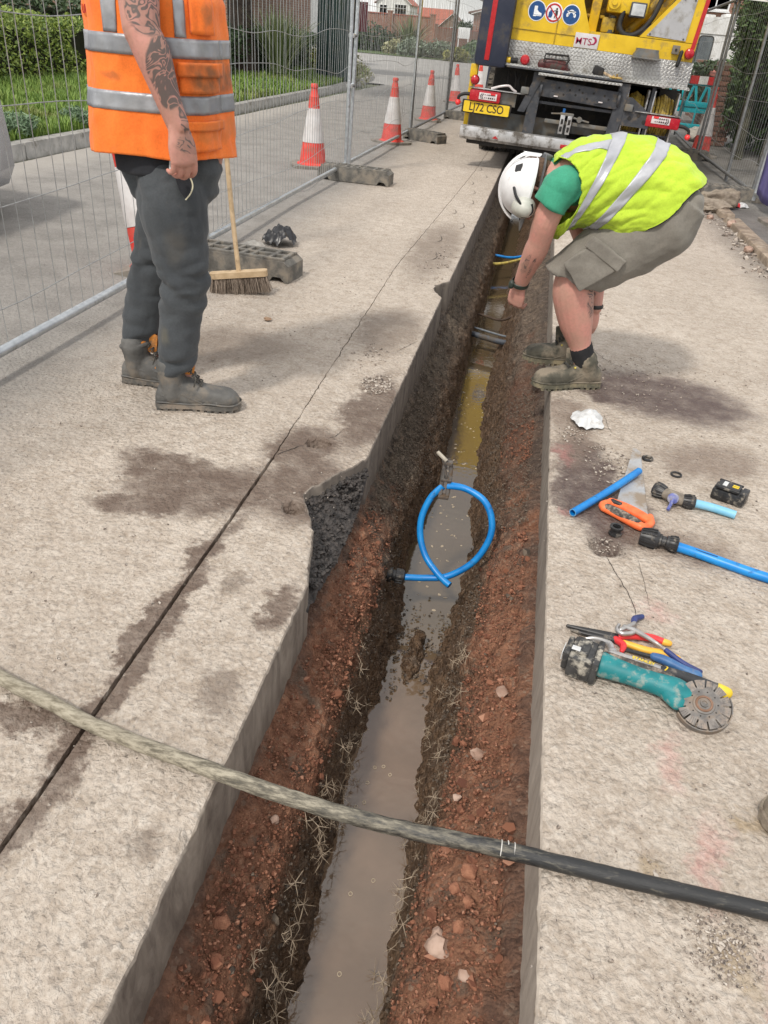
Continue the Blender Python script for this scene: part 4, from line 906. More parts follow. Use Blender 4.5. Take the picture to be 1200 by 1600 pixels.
for x_, y_, r_, k, lb in spots:
    m = MB(); m.rock((x_, y_, soil_z(x_, y_)+r_*.45), r_, (1.15, 1, .85), 2, .28); tag(m.build('stone' if k == 0 else 'soil_clod', M_STONE if k == 0 else M_CLOD, smooth=50), lb, 'stone' if k == 0 else 'clod', 'loose stones and clods in the trench')
def scatter(name, pts, mat, kind='stuff', rough=.3, sub=0):
    """pts: x, y, z, r ; cheap jittered icosahedra"""
    bm = bmesh.new(); bmesh.ops.create_icosphere(bm, subdivisions=max(1, sub), radius=1); bm.verts.index_update()
    B_ = np.array([v.co[:] for v in bm.verts]); Fb = np.array([[v.index for v in f.verts] for f in bm.faces]); bm.free()
    P = np.array(pts); n = len(P); nb = len(B_)
    V = np.repeat(B_[None], n, 0)*(1+rough*rng.normal(size=(n, nb, 1))*.6); sc = np.stack([rng.uniform(.8, 1.4, n), rng.uniform(.7, 1.1, n), rng.uniform(.45, .9, n)], 1)
    V = V*sc[:, None]; a = rng.uniform(0, 6.28, n); ca, sa = np.cos(a), np.sin(a); X = V[..., 0]*ca[:, None]-V[..., 1]*sa[:, None]; Y = V[..., 0]*sa[:, None]+V[..., 1]*ca[:, None]
    V = np.stack([X, Y, V[..., 2]], -1)*P[:, None, 3:4]+P[:, None, :3]
    F = (Fb[None]+np.arange(n)[:, None, None]*nb).reshape(-1, 3); return npmesh(name, V.reshape(-1, 3), F, mat, kind=kind, smooth=(25 if rough >= .35 else True))
t = NT('gravel_mix'); ri = t.n('NewGeometry').outputs['Random Per Island']; rr = t.n('ValToRGB', i_0=ri); e = rr.color_ramp.elements
e[0].color = (.09, .075, .065, 1); e[1].color = (.52, .47, .41, 1); q = e.new(.5); q.color = (.27, .22, .18, 1); M_GRAV = t.fin(rr.outputs[0], .9)
t = NT('soil_crumb'); ri = t.n('NewGeometry').outputs['Random Per Island']; rr = t.n('ValToRGB', i_0=ri); e = rr.color_ramp.elements
e[0].color = (.10, .036, .020, 1); e[1].color = (.38, .20, .13, 1); q = e.new(.6); q.color = (.22, .09, .05, 1); q = e.new(.9); q.color = (.30, .14, .085, 1); M_CRUMB = t.fin(rr.outputs[0], .95)
t = NT('grey_crumb'); ri = t.n('NewGeometry').outputs['Random Per Island']; M_GCRUMB = t.fin(t.mix(ri, (.035, .026, .02), (.20, .155, .115)), .9)
P = []
for i in range(5200):     # grit on the slabs
    if random.random() < .5: x = random.uniform(.2, 1.7); y = .5+3.6*random.random()**1.2
    else: x = random.uniform(-1.9, -.45); y = .5+4.5*random.random()
    if mnoise.noise(Vector((x*3, y*3, 2))) < -.05 and random.random() < .75: continue
    r = .0011+.0026*random.random()**4*(1.5); P.append((x, y, zrel(x, y)+r*.3, r))
def heap(cx, cy, rx, ry, n, r0, r1):
    for i in range(n):
        a_ = random.random()*6.28; q = random.random()**.6; P.append((cx+rx*q*math.cos(a_), cy+ry*q*math.sin(a_), .002, random.uniform(r0, r1)*(1.2-q*.5)))
heap(.52, .83, .07, .07, 420, .0012, .0042); heap(.44, .72, .04, .04, 60, .001, .003); heap(.42, .95, .05, .04, 90, .001, .002)
heap(.42, 2.60, .09, .16, 130, .002, .007); heap(.30, 2.80, .06, .1, 60, .002, .006); heap(-.52, 3.02, .07, .12, 200, .003, .009); heap(-.62, 3.35, .1, .2, 60, .002, .007); heap(.42, 4.55, .12, .2, 90, .003, .008)
heap(.62, 3.5, .3, .35, 160, .0015, .006); heap(-.55, 5.2, .12, .6, 90, .003, .010); heap(.39, 2.03, .06, .05, 70, .001, .005)
for i in range(260): y = random.uniform(3.2, 8.6); P.append((1.72+.05*random.gauss(0, 1)+.0*y, y, .004, random.uniform(.006, .022)*(1 if random.random() < .7 else 1.4)))
scatter('grit', P, M_GRAV, rough=.35)
P1 = []; P2 = []; P3 = []
for i in range(230):
    y = .5+1.9*random.random(); side = random.random() < .45; x = random.uniform(-.40, -.29) if side else random.uniform(.03, .18); r = .004+.011*random.random()**2.5; z = soil_z(x, y); (P1 if random.random() < .93 else P2).append((x, y, z+.004, r))
for i in range(24000):
    y = .45+3.3*random.random()**1.15; side = random.random() < .5
    x = random.uniform(-.405, -.25) if side else random.uniform(-.03, .17); z = soil_z(x, y); r = .0012+.0042*random.random()**4
    if z < -.50 and random.random() < .8: continue
    isred = (y+1.2*mnoise.noise(Vector((x*3, y*2, 0))) < (2.35 if side else 2.9)) and z > -.36
    (P1 if isred else P2).append((x, y, z+.004+.006*mnoise.noise(Vector((x*20, y*20, z*20))), r))
scatter('soil_crumbs', P1, M_CRUMB, rough=.35); scatter('soil_crumbs_grey', P2, M_GCRUMB, rough=.35).name = 'soil_crumbs'
P3 = []
for i in range(420):
    y = random.gauss(2.12, .13); x = random.uniform(-.26, .0); P3.append((x, y, -.618+random.uniform(-.004, .006), random.uniform(.002, .007)))
scatter('debris', P3, M_GCRUMB, rough=.5)
# asphalt rubble in the notch
P = []
for i in range(650):
    y = random.uniform(1.66, 2.34); e = xeL(y); q = random.random(); x = e-.002+(-.418-e)*q; P.append((x, y, -.038-.11*q*min(1, (-.418-e)/.09), random.uniform(.004, .011)))
scatter('asphalt_rubble', P, M_ASPH, rough=.4)

# dry star-shaped stalks growing out of the lower banks
t = NT('dry_stalk'); ri = t.n('NewGeometry').outputs['Random Per Island']; M_STALK = t.fin(t.mix(ri, (.13, .09, .055), (.48, .39, .29)), .8)
m = MB(); rs = random.Random(5)
def star(c, r, up):
    a_, b_, d_ = frame(up); k = rs.randint(5, 7); a0 = rs.random()*6
    m.rock(c, r*.07, (1, 1, 1), 1, .2)
    for i in range(k):
        q = a0+6.283*i/k+rs.uniform(-.25, .25); L_ = r*rs.uniform(.7, 1.15); e_ = (a_*math.cos(q)+b_*math.sin(q)); dd = e_+d_*rs.uniform(-.15, .5); p1 = c+dd*L_*.55; p2 = c+dd*L_+d_*L_*rs.uniform(-.2, .2)
        m.tube([c, p1, p2], [r*.034, r*.024, r*.010], n=4, caps=False)
        if rs.random() < .45: m.tube([p1, p1+(dd+b_*rs.uniform(-.9, .9)+a_*rs.uniform(-.9, .9)).normalized()*L_*.45], [r*.020, r*.008], n=4, caps=False)
SP = []
for i in range(135):
    left = rs.random() < .58
    y = (.60+1.15*rs.random()) if left else (.62+1.35*rs.random())
    S = section(y); z = rs.uniform(-.57, -.30)
    if left: x = np.interp(z, [q[1] for q in S[:10]][::-1], [q[0] for q in S[:10]][::-1])+.024; up = Vector((.6, rs.uniform(-.5, .1), .8))
    else: x = np.interp(z, [q[1] for q in S[11:]], [q[0] for q in S[11:]])-.022; up = Vector((-.6, rs.uniform(-.5, .1), .8))
    star(Vector((x, y, z)), rs.uniform(.010, .032), up); SP.append(Vector((x, y, z)))
for a_ in SP:
    for b_ in SP:
        if a_ is not b_ and (a_-b_).length < .06 and rs.random() < .30: mid = (a_+b_)/2+Vector((rs.uniform(-.012, .012), rs.uniform(-.012, .012), rs.uniform(-.004, .012))); m.tube([a_, mid, b_], .0007, n=4, sub=2, caps=False)
for i in range(16):
    star(Vector((rs.choice([-.235, -.05])+rs.uniform(-.025, .03), .62+rs.random()*1.0, -.612)), rs.uniform(.018, .028), Vector((rs.uniform(-.3, .3), 0, 1)))
m.build('dry_stalks', M_STALK, kind='stuff', smooth=60)
# small holes of rising bubbles / floating bits on the water
m = MB()
for (x, y) in [(-.19, 1.56), (-.165, 1.57), (-.20, 1.50), (-.14, 1.545), (-.195, 1.43), (-.215, 1.41), (-.16, 1.38), (-.17, 1.15), (-.12, 1.2), (-.15, .95)]:
    m.tube([(x+.0045*math.cos(q), y+.0055*math.sin(q), -.6215) for q in np.linspace(0, 6.283, 13)[:-1]], .0013, n=5, closed=True)
for i in range(110): x = random.uniform(-.25, -.06); y = random.uniform(2.3, 5.0); m.rock((x, y, -.6215), random.uniform(.0015, .006), (1.6, 1, .12), 1, .4)
m.build('foam_bits', pm('foam', (.40, .33, .24), rough=.7), kind='stuff')
# grey brick lump by the right kerb end and a stick
t = thing('rubble_lump', 'broken mortar covered concrete lump just right of the bent man\'s shorts', 'rubble', (1.83, 9.05, 0))
m = MB(); m.box((1.86, 8.86, .085), (.34, .20, .15), Matrix.Rotation(R(8), 3, 'Z') @ Matrix.Rotation(R(-6), 3, 'Y'), ch=.03); o = m.build('lump', pm('mortar_lump', (.20, .165, .125), (.33, .28, .22), sc=18, rough=.95, bump=1., bsc=40, bdist=.01), t); bake(o, [('SUBSURF', dict(levels=3, render_levels=3))]); warp(o, lambda q: .03*mnoise.noise(q*9)+.012*mnoise.noise(q*25))
m = MB(); m.rock((1.72, 8.55, .05), .12, (1.6, 1, .5), 3, .3); m.rock((1.60, 8.75, .03), .10, (1.5, 1, .4), 3, .3); m.build('spoil', MATS['mortar_lump'], t)
for i, (x, y, r, lb) in enumerate([(1.80, 7.78, .045, 'round grey cobble at the foot of the right kerb'), (1.66, 8.1, .03, 'darker pebble behind the round cobble'), (1.74, 6.75, .035, 'largest pebble in the strip of gravel below the cobble')]):
    m = MB(); m.rock((x, y, r*.6), r, (1.1, 1, .8), 3, .15); tag(m.build('pebble', M_STONE), lb, 'stone')
m = MB(); m.box((1.47, 4.38, .012), (.045, .22, .016), Matrix.Rotation(R(35), 3, 'Z'), ch=.004); tag(m.build('wood_offcut', M_SWHITE), 'small pale wooden offcut at the right picture edge', 'wood')
m = MB(); m.rock((-1.21, 3.62, .008), .016, (1.3, 1, .5), 2, .35); tag(m.build('leaf_litter', pm('brown_leaf', (.22, .13, .08), (.32, .22, .14), rough=.9)), 'small brown crumpled leaf on the concrete between man and broom', 'leaf')
# ================================================================== PEOPLE
def skin_mat(name, base, red, tattoos=None):
    t = NT(name); p = t.pos(); s = t.n('SeparateXYZ', i_0=p); xz = t.n('CombineXYZ', i_0=s.outputs[0], i_1=s.outputs[2], i_2=0.).outputs[0]
    c = t.mix(t.rng(t.noise(p, 14, 5), .38, .66), base, red)
    c = t.mix(t.rng(t.noise(p, 90, 3), .45, .7, 0, .30), c, tuple(x*.72 for x in base))
    if tattoos:
        wv = t.n('TexNoise', i_Vector=p, i_Scale=13., i_Detail=2., i_Distortion=1.6).outputs[0]
        ring = t.math('ABSOLUTE', t.math('SUBTRACT', t.math('FRACT', t.math('MULTIPLY', wv, 7.)), .5))
        m = None
        for (x, z, rx, rz, rot, lo) in tattoos:
            e = t.ell(t.n('VectorMath', operation='MULTIPLY_ADD', i_0=t.n('TexNoise', i_Vector=p, i_Scale=20.).outputs['Color'], i_1=(.03, .03, 0), i_2=xz).outputs[0], x+.015, z+.015, rx, rz, rot)
            k = t.math('MULTIPLY', t.rng(e, 1.05, .9), t.rng(ring, lo, lo+.14, .22, .84)); m = k if m is None else t.math('MAXIMUM', m, k)
        c = t.mix(m, c, (.055, .062, .062))
    return t.fin(c, .55, 0, t.bump(t.noise(p, 220, 3), .001, .4), Subsurface_Weight=.06, Subsurface_Radius=(.01, .004, .002))
M_SKIN1 = skin_mat('skin_tattooed', (.47, .245, .185), (.58, .27, .22), [(-1.105, 1.150, .034, .075, -8, .08), (-1.085, 1.075, .034, .045, 5, .04), (-1.13, 1.30, .07, .09, 0, .24), (-1.045, 1.00, .018, .06, 8, .26), (-1.04, .94, .03, .03, 0, .32)])
M_SKIN2 = skin_mat('skin_ruddy', (.52, .29, .225), (.62, .29, .235), [(.012, .515, .010, .05, -12, .36), (.035, .50, .006, .055, -14, .30), (.31, .43, .030, .10, 0, .26)])
def hand(m, W, f, b, right=True, curl=(30, 40, 30), thumb=(.72, .62, -.32), sc=1.):
    f = Vector(f).normalized(); b = Vector(b); b = (b-f*b.dot(f)).normalized(); y = b.cross(f); M0 = m.M
    Mw = Matrix((f, y, b)).transposed().to_4x4(); Mw.translation = W; m.M = Mw @ Matrix.Diagonal((sc, sc*(1 if right else -1), sc, 1))
    m.limb([(-.02, 0, 0), (.012, 0, 0), (.045, 0, .002), (.084, 0, .002)], [(.027, .020), (.031, .019), (.040, .017), (.040, .013)], n=16, ref=(0, 0, 1))
    for k, (yy, L, r) in enumerate([(.0305, .070, .0088), (.0100, .079, .0092), (-.0105, .073, .0088), (-.0300, .056, .0078)]):
        P = Vector((.078, yy, .0)); a = 0; pts = [P]; seg = (L*.45, L*.31, L*.26)
        for j in range(3):
            a += R(curl[j]*(1+.10*(k-1))); P = P+Vector((math.cos(a), (.03 if k == 0 else -.02*(k-1))*math.cos(a), -math.sin(a)))*seg[j]; pts.append(P)
        m.limb([(.055, yy*.9, .001)]+pts, [(r*.9, r*.9), (r*1.05, r*1.05), (r, r), (r*.92, r*.92), (r*.72, r*.70)], n=10, sub=4)
    t_ = Vector(thumb).normalized(); p0 = Vector((.018, .022, -.006)); p1 = p0+t_*.040; t2 = (t_+Vector((.6, -.15, -.25))).normalized(); p2 = p1+t2*.032; t3 = (t2+Vector((.4, -.35, -.3))).normalized(); p3 = p2+t3*.025
    m.limb([p0, p1, p2, p3], [.0145, .0115, .0105, .008], n=10, sub=4); m.M = M0
def head(m, C, up, fwd, s=1.):
    up = Vector(up).normalized(); fwd = Vector(fwd); fwd = (fwd-up*fwd.dot(up)).normalized(); y = up.cross(fwd); M0 = m.M
    Mw = Matrix((fwd, y, up)).transposed().to_4x4(); Mw.translation = C; m.M = Mw @ Matrix.Diagonal((s, s, s, 1))
    m.limb([(-.012, 0, .0), (-.012, 0, .045)], [(.076, .092), (.074, .090)], n=20, ref=(1, 0, 0))
    m.limb([(.018, 0, .01), (.035, 0, -.075)], [(.062, .068), (.036, .040)], n=18, ref=(1, 0, 0))
    m.limb([(.088, 0, .02), (.108, 0, -.018)], [.009, .015], n=10)       # nose
    m.limb([(.088, -.02, -.052), (.096, 0, -.054), (.088, .02, -.052)], [.006, .009, .006], n=8)   # lips
    m.limb([(.078, -.04, .034), (.090, 0, .036), (.078, .04, .034)], [.010, .011, .010], n=8)      # brow
    for s_ in (-1, 1): m.limb([(-.012, s_*.080, -.02), (-.016, s_*.086, .02)], [(.014, .006), (.018, .008)], n=10)
    m.M = M0; return Mw
M_EYE = pm('eye_white', (.75, .73, .70), rough=.2)
def boot(parent, heel, ang, mats, L=.305, sc=1., lace=None, cap=True, shaft=.165, sl=0.):
    up_m, sole_m, lace_m, lin_m = mats; M0 = Matrix.Translation(heel) @ Matrix.Rotation(ang, 4, 'Z') @ Matrix.Diagonal((L/.305*sc, sc, sc, 1))
    m = MB(); m.M = M0; rr = []
    for x, w_, h in [(.002, .022, .06), (.012, .034, .088), (.04, .040, .11), (.08, .042, .128), (.12, .043, .122), (.155, .045, .104), (.19, .049, .090), (.23, .051, .084), (.265, .047, .078), (.288, .037, .066), (.302, .020, .048)]:
        z0 = .018; rr.append([(x, w_*math.copysign(abs(math.cos(a))**.75, math.cos(a)), z0+(h-z0)*.5+(h-z0)*.5*math.copysign(abs(math.sin(a))**.7, math.sin(a))) for a in np.linspace(0, 2*math.pi, 21)[:-1]])
    m.rings(rr)
    m.limb([(.064, 0, .06), (.064+sl*.4, 0, .10), (.060+sl, 0, shaft-.022)], [(.054, .040), (.056, .045), (.061, .053)], n=20, ref=(1, 0, 0))
    o = m.build('boot_upper', up_m, parent); remesh(o, .005, 3); warp(o, lambda q: .0022*mnoise.noise(q*28)+.0012*mnoise.noise(q*70))
    m = MB(); m.M = M0; out = []
    prof = [(0, .020), (.006, .033), (.03, .041), (.08, .040), (.12, .037), (.16, .043), (.20, .051), (.24, .053), (.275, .046), (.298, .030), (.308, .012)]
    pl = [(x, -w_) for x, w_ in prof]+[(x, w_) for x, w_ in prof[::-1]]
    m.prism(pl, Matrix.Translation((0, 0, .010)), .020)
    for x in np.arange(.012, .295, .026):
        w_ = float(np.interp(x, [p_[0] for p_ in prof], [p_[1] for p_ in prof]))
        if .10 < x < .135: continue
        m.box((x, 0, .006), (.015, w_*2-.004, .012))
    m.build('sole', sole_m, parent, smooth=40)
    m = MB(); m.M = M0                    # toe rand, seams and collar padding
    m.tube([(x, s_*w_*1.0, .034+.004*math.sin(x*40)) for s_ in (-1,) for x, w_ in prof[1:]], .0035, n=6, sub=2); m.tube([(x, w_, .034) for x, w_ in prof[1:]], .0035, n=6, sub=2)
    m.tube([(.222+.012*math.cos(a)*0-.0*abs(math.sin(a)), .050*math.cos(a), .034+.034*math.sin(a)) for a in np.linspace(0, math.pi, 9)], .0022, n=6, sub=2)
    for s_ in (-1, 1): m.tube([(.008, s_*.028, .07), (.04, s_*.041, .062), (.09, s_*.043, .075), (.13, s_*.043, .055), (.17, s_*.047, .04)], .002, n=5, sub=3)
    m.build('seams', up_m, parent)
    m = MB(); m.M = M0; m.tube([(.060+sl+.053*math.cos(a), .045*math.sin(a), shaft-.020+.012*math.cos(a)) for a in np.linspace(0, 2*math.pi, 25)[:-1]], .0085, n=8, closed=True); m.build('collar', up_m, parent)
    m = MB(); m.M = M0; m.tube([(.060+sl+.048*math.cos(a), .041*math.sin(a), shaft-.012+.012*math.cos(a)) for a in np.linspace(0, 2*math.pi, 25)[:-1]], .0055, n=8, closed=True)
    m.limb([(.116+sl, 0, shaft-.04), (.130+sl, 0, shaft+.028)], [(.006, .028), (.005, .024)], n=10, ref=(1, 0, 0)); m.build('collar_lining', lin_m, parent)
    m = MB(); m.M = M0
    for i in range(5):
        x = .168-.012*i; z = .103+.016*i; w_ = .028-.001*i
        m.tube([(x, -w_, z-.004), (x+.004, 0, z+.008), (x-.006, w_, z+.002)], .0026, n=5, sub=3); m.tube([(x, w_, z-.004), (x+.004, 0, z+.009), (x-.006, -w_, z+.002)], .0026, n=5, sub=3)
    m.tube([(.125, 0, .15), (.15, -.03, .135), (.145, -.05, .105)], .0024, n=5, sub=4); m.tube([(.125, 0, .15), (.155, .0, .12), (.17, -.022, .10)], .0024, n=5, sub=4)
    m.build('laces', lace_m, parent)
M_BOOT1 = pm('boot_grey_leather', (.080, .079, .075), (.145, .142, .134), sc=14, rough=.75, bump=.5, bsc=120, dirt=(.19, .165, .135), dsc=12, damt=.58)
M_SOLE1 = pm('boot_sole_grey', (.085, .082, .075), (.15, .14, .125), sc=20, rough=.9, dirt=(.24, .20, .16), dsc=20, damt=.55)
M_LACE = pm('lace_dark', (.03, .028, .025), (.08, .075, .065), rough=.9)
M_LIN1 = pm('orange_lining', (.60, .20, .03), (.68, .27, .05), rough=.85, dirt=(.25, .14, .07), dsc=20, damt=.55)

def fabric(name, c1, c2, dirt=None, weave=900, masks=None, dirtamt=.6, rough=.85, dsc=8):
    t = NT(name); p = t.pos(); s = t.n('SeparateXYZ', i_0=p); xz = t.n('CombineXYZ', i_0=s.outputs[0], i_1=s.outputs[2], i_2=0.).outputs[0]
    c = t.mix(t.rng(t.noise(p, 7, 5), .35, .65), c1, c2); wv = t.noise(p, 160, 2, .5); c = t.mix(t.rng(wv, .4, .65, 0, .22), c, tuple(x*.6 for x in c1))
    if dirt: c = t.mix(t.rng(t.noise(p, dsc, 7, .66), dirtamt-.05, dirtamt+.1, 0, .7), c, dirt)
    for (x, z, rx, rz, rot, colr, amt) in (masks or []):
        e = t.ell(t.n('VectorMath', operation='MULTIPLY_ADD', i_0=t.n('TexNoise', i_Vector=p, i_Scale=14.).outputs['Color'], i_1=(.07, .07, 0), i_2=xz).outputs[0], x+.035, z+.035, rx, rz, rot)
        c = t.mix(t.math('MULTIPLY', t.rng(e, 1., .3, 0, 1, True), t.rng(t.noise(p, 30, 5), .3, .6, amt*.5, amt)), c, colr)
    return t.fin(c, rough, 0, t.bump(t.math('ADD', t.noise(p, 11, 3), t.math('MULTIPLY', wv, .05)), .012, .5), Sheen_Weight=.1)

# ---------------------------------------------------------------- man in orange vest
man = thing('person', 'standing man in orange vest and grey joggers, cut off at the shoulders', 'person', (-1.22, 2.62, 0))
m = MB(); cx, cy = -1.235, 2.665
m.limb([(cx+.02, cy, .86), (cx+.01, cy, 1.02), (cx, cy, 1.22), (cx-.005, cy, 1.40), (cx+.005, cy, 1.50)], [(.145, .165), (.135, .155), (.135, .165), (.115, .17), (.06, .10)], n=24, ref=(1, 0, 0))
m.limb([(cx+.005, cy, 1.46), (cx+.03, cy, 1.60)], [(.06, .062), (.056, .058)], n=16)
mh = head(m, (cx+.045, cy, 1.70), (0, 0, 1), (1, -.05, -.25))
SH = Vector((-1.20, 2.455, 1.455)); EL = Vector((-1.168, 2.395, 1.225)); WR = Vector((-1.076, 2.40, .985))
m.limb([(-1.21, 2.52, 1.45), SH, SH.lerp(EL, .5), EL], [(.06, .06), (.066, .064), (.060, .058), (.053, .050)], n=18)
m.limb([EL, EL.lerp(WR, .28)+Vector((.004, 0, .005)), EL.lerp(WR, .7), WR], [(.050, .050), (.053, .051), (.038, .038), (.028, .034)], n=18)
m.limb([(-1.20, 2.83, 1.45), (-1.22, 2.91, 1.42), (-1.25, 2.92, 1.18), (-1.24, 2.91, .96)], [.06, .06, .048, .030], n=16)
for y_, x_ in ((2.575, -1.17), (2.76, -1.31)): m.limb([(cx+.03, (y_+cy)/2, .88), (x_, y_, .5), (x_-.03, y_-.02, .10)], [.085, .055, .04], n=14)
hand(m, WR, (.12, .0, -1), (.80, -.60, .1), True, (16, 44, 28), (.80, .45, -.45), 1.15)
hand(m, Vector((-1.24, 2.91, .965)), (0, 0, -1), (.6, .8, 0), False, (30, 40, 30))
o = m.build('body', M_SKIN1, man); remesh(o, .0033, 2, .45)
m = MB(); m.M = mh; m.limb([(-.028, 0, .03), (-.022, 0, .062)], [(.083, .098), (.076, .090)], n=18, ref=(1, 0, 0)); o = m.build('hair', pm('short_dark_hair', (.03, .022, .016), (.06, .045, .03), sc=80, rough=.9, bump=.8, bsc=300), man)
m = MB(); m.M = mh; [m.rock((.082, s_*.032, .018), .011, (1, 1, 1), 2, 0) for s_ in (-1, 1)]; m.build('eyes', M_EYE, man)
# T-shirt (black, below the vest)
M_BLKT = fabric('black_tshirt', (.010, .011, .016), (.02, .022, .028))
def torso(u, z, c, hw, hd, off=0, ex=.80):
    cu, su = math.cos(u), math.sin(u); return Vector((c+(hw+off)*math.copysign(abs(cu)**ex, cu), cy-(hd+off)*math.copysign(abs(su)**ex, su), z))
def grid(fn, U, Vv, closed=False):
    P = [tuple(fn(u, v)) for v in Vv for u in U]; nu = len(U); F = []
    for j in range(len(Vv)-1):
        for i in range(nu if closed else nu-1): i2 = (i+1) % nu; F.append((j*nu+i, j*nu+i2, (j+1)*nu+i2, (j+1)*nu+i))
    return P, F
def vestS(u, z, off=0):
    q = (z-.87)/.60; hw = .222-.030*min(1, q*1.3)-.10*max(0, q-.72)*3; hd = .218-.014*q-.085*max(0, q-.72)*3; c = -1.252+.012*q
    p = torso(u, z, c, hw, hd, off)
    k = (1-q)**1.0
    C1, S1 = math.cos(u), math.sin(u)
    f = .011*k*math.sin(u*5+1.2+z*3)+.010*mnoise.noise(Vector((C1*2.2, S1*2.2, z*5)))+.008*k*mnoise.noise(Vector((C1*4.5, S1*4.5, z*2.5+8)))+.004*mnoise.noise(Vector((C1*7, S1*7, z*14)))+.006*abs(mnoise.noise(Vector((C1*5+z*9, S1*5, z*7))))*(1.2-q)+.003*mnoise.noise(Vector((C1*14+z*10, S1*14, z*22)))
    n_ = Vector((p.x-c, p.y-cy, 0)).normalized(); return p+n_*f
def hemz(u, z):
    a = .020*math.exp(-((math.degrees(u) % 360-92)/30)**2)+.008*math.sin(u*3); q = max(0, 1-(z-.872)/.10); return z+a*q
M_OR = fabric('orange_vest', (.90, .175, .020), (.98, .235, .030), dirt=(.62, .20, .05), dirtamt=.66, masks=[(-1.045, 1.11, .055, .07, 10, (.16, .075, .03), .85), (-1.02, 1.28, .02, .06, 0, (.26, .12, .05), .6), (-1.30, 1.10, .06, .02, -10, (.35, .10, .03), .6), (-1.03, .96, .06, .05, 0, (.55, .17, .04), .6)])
t = NT('reflective_tape'); p = t.pos(); M_REFL = t.fin(t.mix(t.rng(t.noise(p, 10, 5), .4, .65), (.27, .28, .30), (.38, .39, .41)), .42, .25, t.bump(t.noise(p, 22, 3), .006, .5))
U = np.linspace(0, 2*math.pi, 145)[:-1]; Zs = np.linspace(.872, 1.475, 90)
P, F = grid(lambda u, z: vestS(u, hemz(u, z)), U, Zs, True)
def inhole(p): return abs(p[1]-cy) > .10 and ((p[0]+1.215)/.085)**2+((p[2]-1.42)/.115)**2 < 1
F = [f for f in F if not all(inhole(P[i]) for i in f)]
vm = MB(); vm.add(P, F); o = vm.build('vest', M_OR, man, smooth=80); bake(o, [('SOLIDIFY', dict(thickness=.0035, offset=-1))]); vest = o
def vpatch(u0, u1, z0, z1, off, name, mat, parent, nu=40, nz=8, th=.002, hem=False, open_=True):
    P, F = grid(lambda u, z: vestS(u, hemz(u, z) if hem else z, off), np.linspace(R(u0), R(u1), nu), np.linspace(z0, z1, nz)); m = MB(); m.add(P, F); o = m.build(name, mat, parent, smooth=80)
    return bake(o, [('SOLIDIFY', dict(thickness=th, offset=-1))])
vpatch(0, 360, 1.158, 1.210, .0042, 'reflective_band', M_REFL, man, 145, 6); vpatch(0, 360, 1.008, 1.060, .0042, 'reflective_band', M_REFL, man, 145, 6)
vpatch(94, 106, 1.212, 1.45, .0042, 'reflective_strap', M_REFL, man, 8, 24); vpatch(42, 53, 1.212, 1.45, .0042, 'reflective_strap', M_REFL, man, 8, 24)
vpatch(190, 202, 1.212, 1.42, .0042, 'reflective_strap', M_REFL, man, 8, 20); vpatch(305, 317, 1.212, 1.45, .0042, 'reflective_strap', M_REFL, man, 8, 20)
vpatch(8, 52, 1.068, 1.13, .010, 'pocket', M_OR, man, 24, 8, .007); vpatch(6, 54, 1.112, 1.150, .020, 'pocket_flap', M_OR, man, 24, 6, .006)
vpatch(12, 38, 1.222, 1.33, .010, 'pocket', M_OR, man, 14, 10, .007); vpatch(6, 54, .905, .975, .010, 'pocket', M_OR, man, 24, 8, .006); vpatch(5, 55, .965, .992, .018, 'pocket_flap', M_OR, man, 24, 5, .005)
M_VRED = pm('vest_print_red', (.42, .02, .01), rough=.7)
pu = vestS(R(142), 1.262, .006); text('UP', .032, axes(pu, (.80, -.58, 0), (0, 0, 1)), M_VRED, 'lettering', man, .0006, .0008)
# joggers
M_JOG = fabric('grey_joggers', (.046, .052, .058), (.068, .076, .083), dirt=(.12, .105, .085), dirtamt=.66, masks=[(-1.20, .30, .03, .05, 0, (.13, .12, .09), .6), (-1.14, .62, .05, .09, 0, (.10, .09, .075), .5)], rough=.95)
m = MB()
m.limb([(-1.225, cy-.01, .975), (-1.225, cy-.01, .90), (-1.22, cy-.01, .82)], [(.135, .155), (.148, .165), (.150, .178)], n=26, ref=(1, 0, 0))
m.limb([(-1.205, 2.620, .84), (-1.192, 2.580, .77), (-1.180, 2.562, .68), (-1.160, 2.552, .54), (-1.157, 2.548, .45), (-1.180, 2.540, .32), (-1.200, 2.530, .21), (-1.212, 2.515, .168), (-1.214, 2.512, .15)], [(.120, .085), (.132, .112), (.120, .112), (.096, .092), (.086, .084), (.080, .078), (.071, .070), (.056, .054), (.048, .044)], n=22, ref=(1, 0, 0))
m.limb([(-1.25, 2.75, .84), (-1.29, 2.755, .68), (-1.335, 2.752, .54), (-1.36, 2.745, .45), (-1.395, 2.730, .32), (-1.425, 2.705, .21), (-1.438, 2.688, .168), (-1.440, 2.684, .15)], [(.135, .12), (.115, .108), (.096, .092), (.086, .085), (.080, .080), (.071, .071), (.056, .054), (.048, .044)], n=22, ref=(1, 0, 0))
o = m.build('joggers', M_JOG, man); remesh(o, .0065, 4)
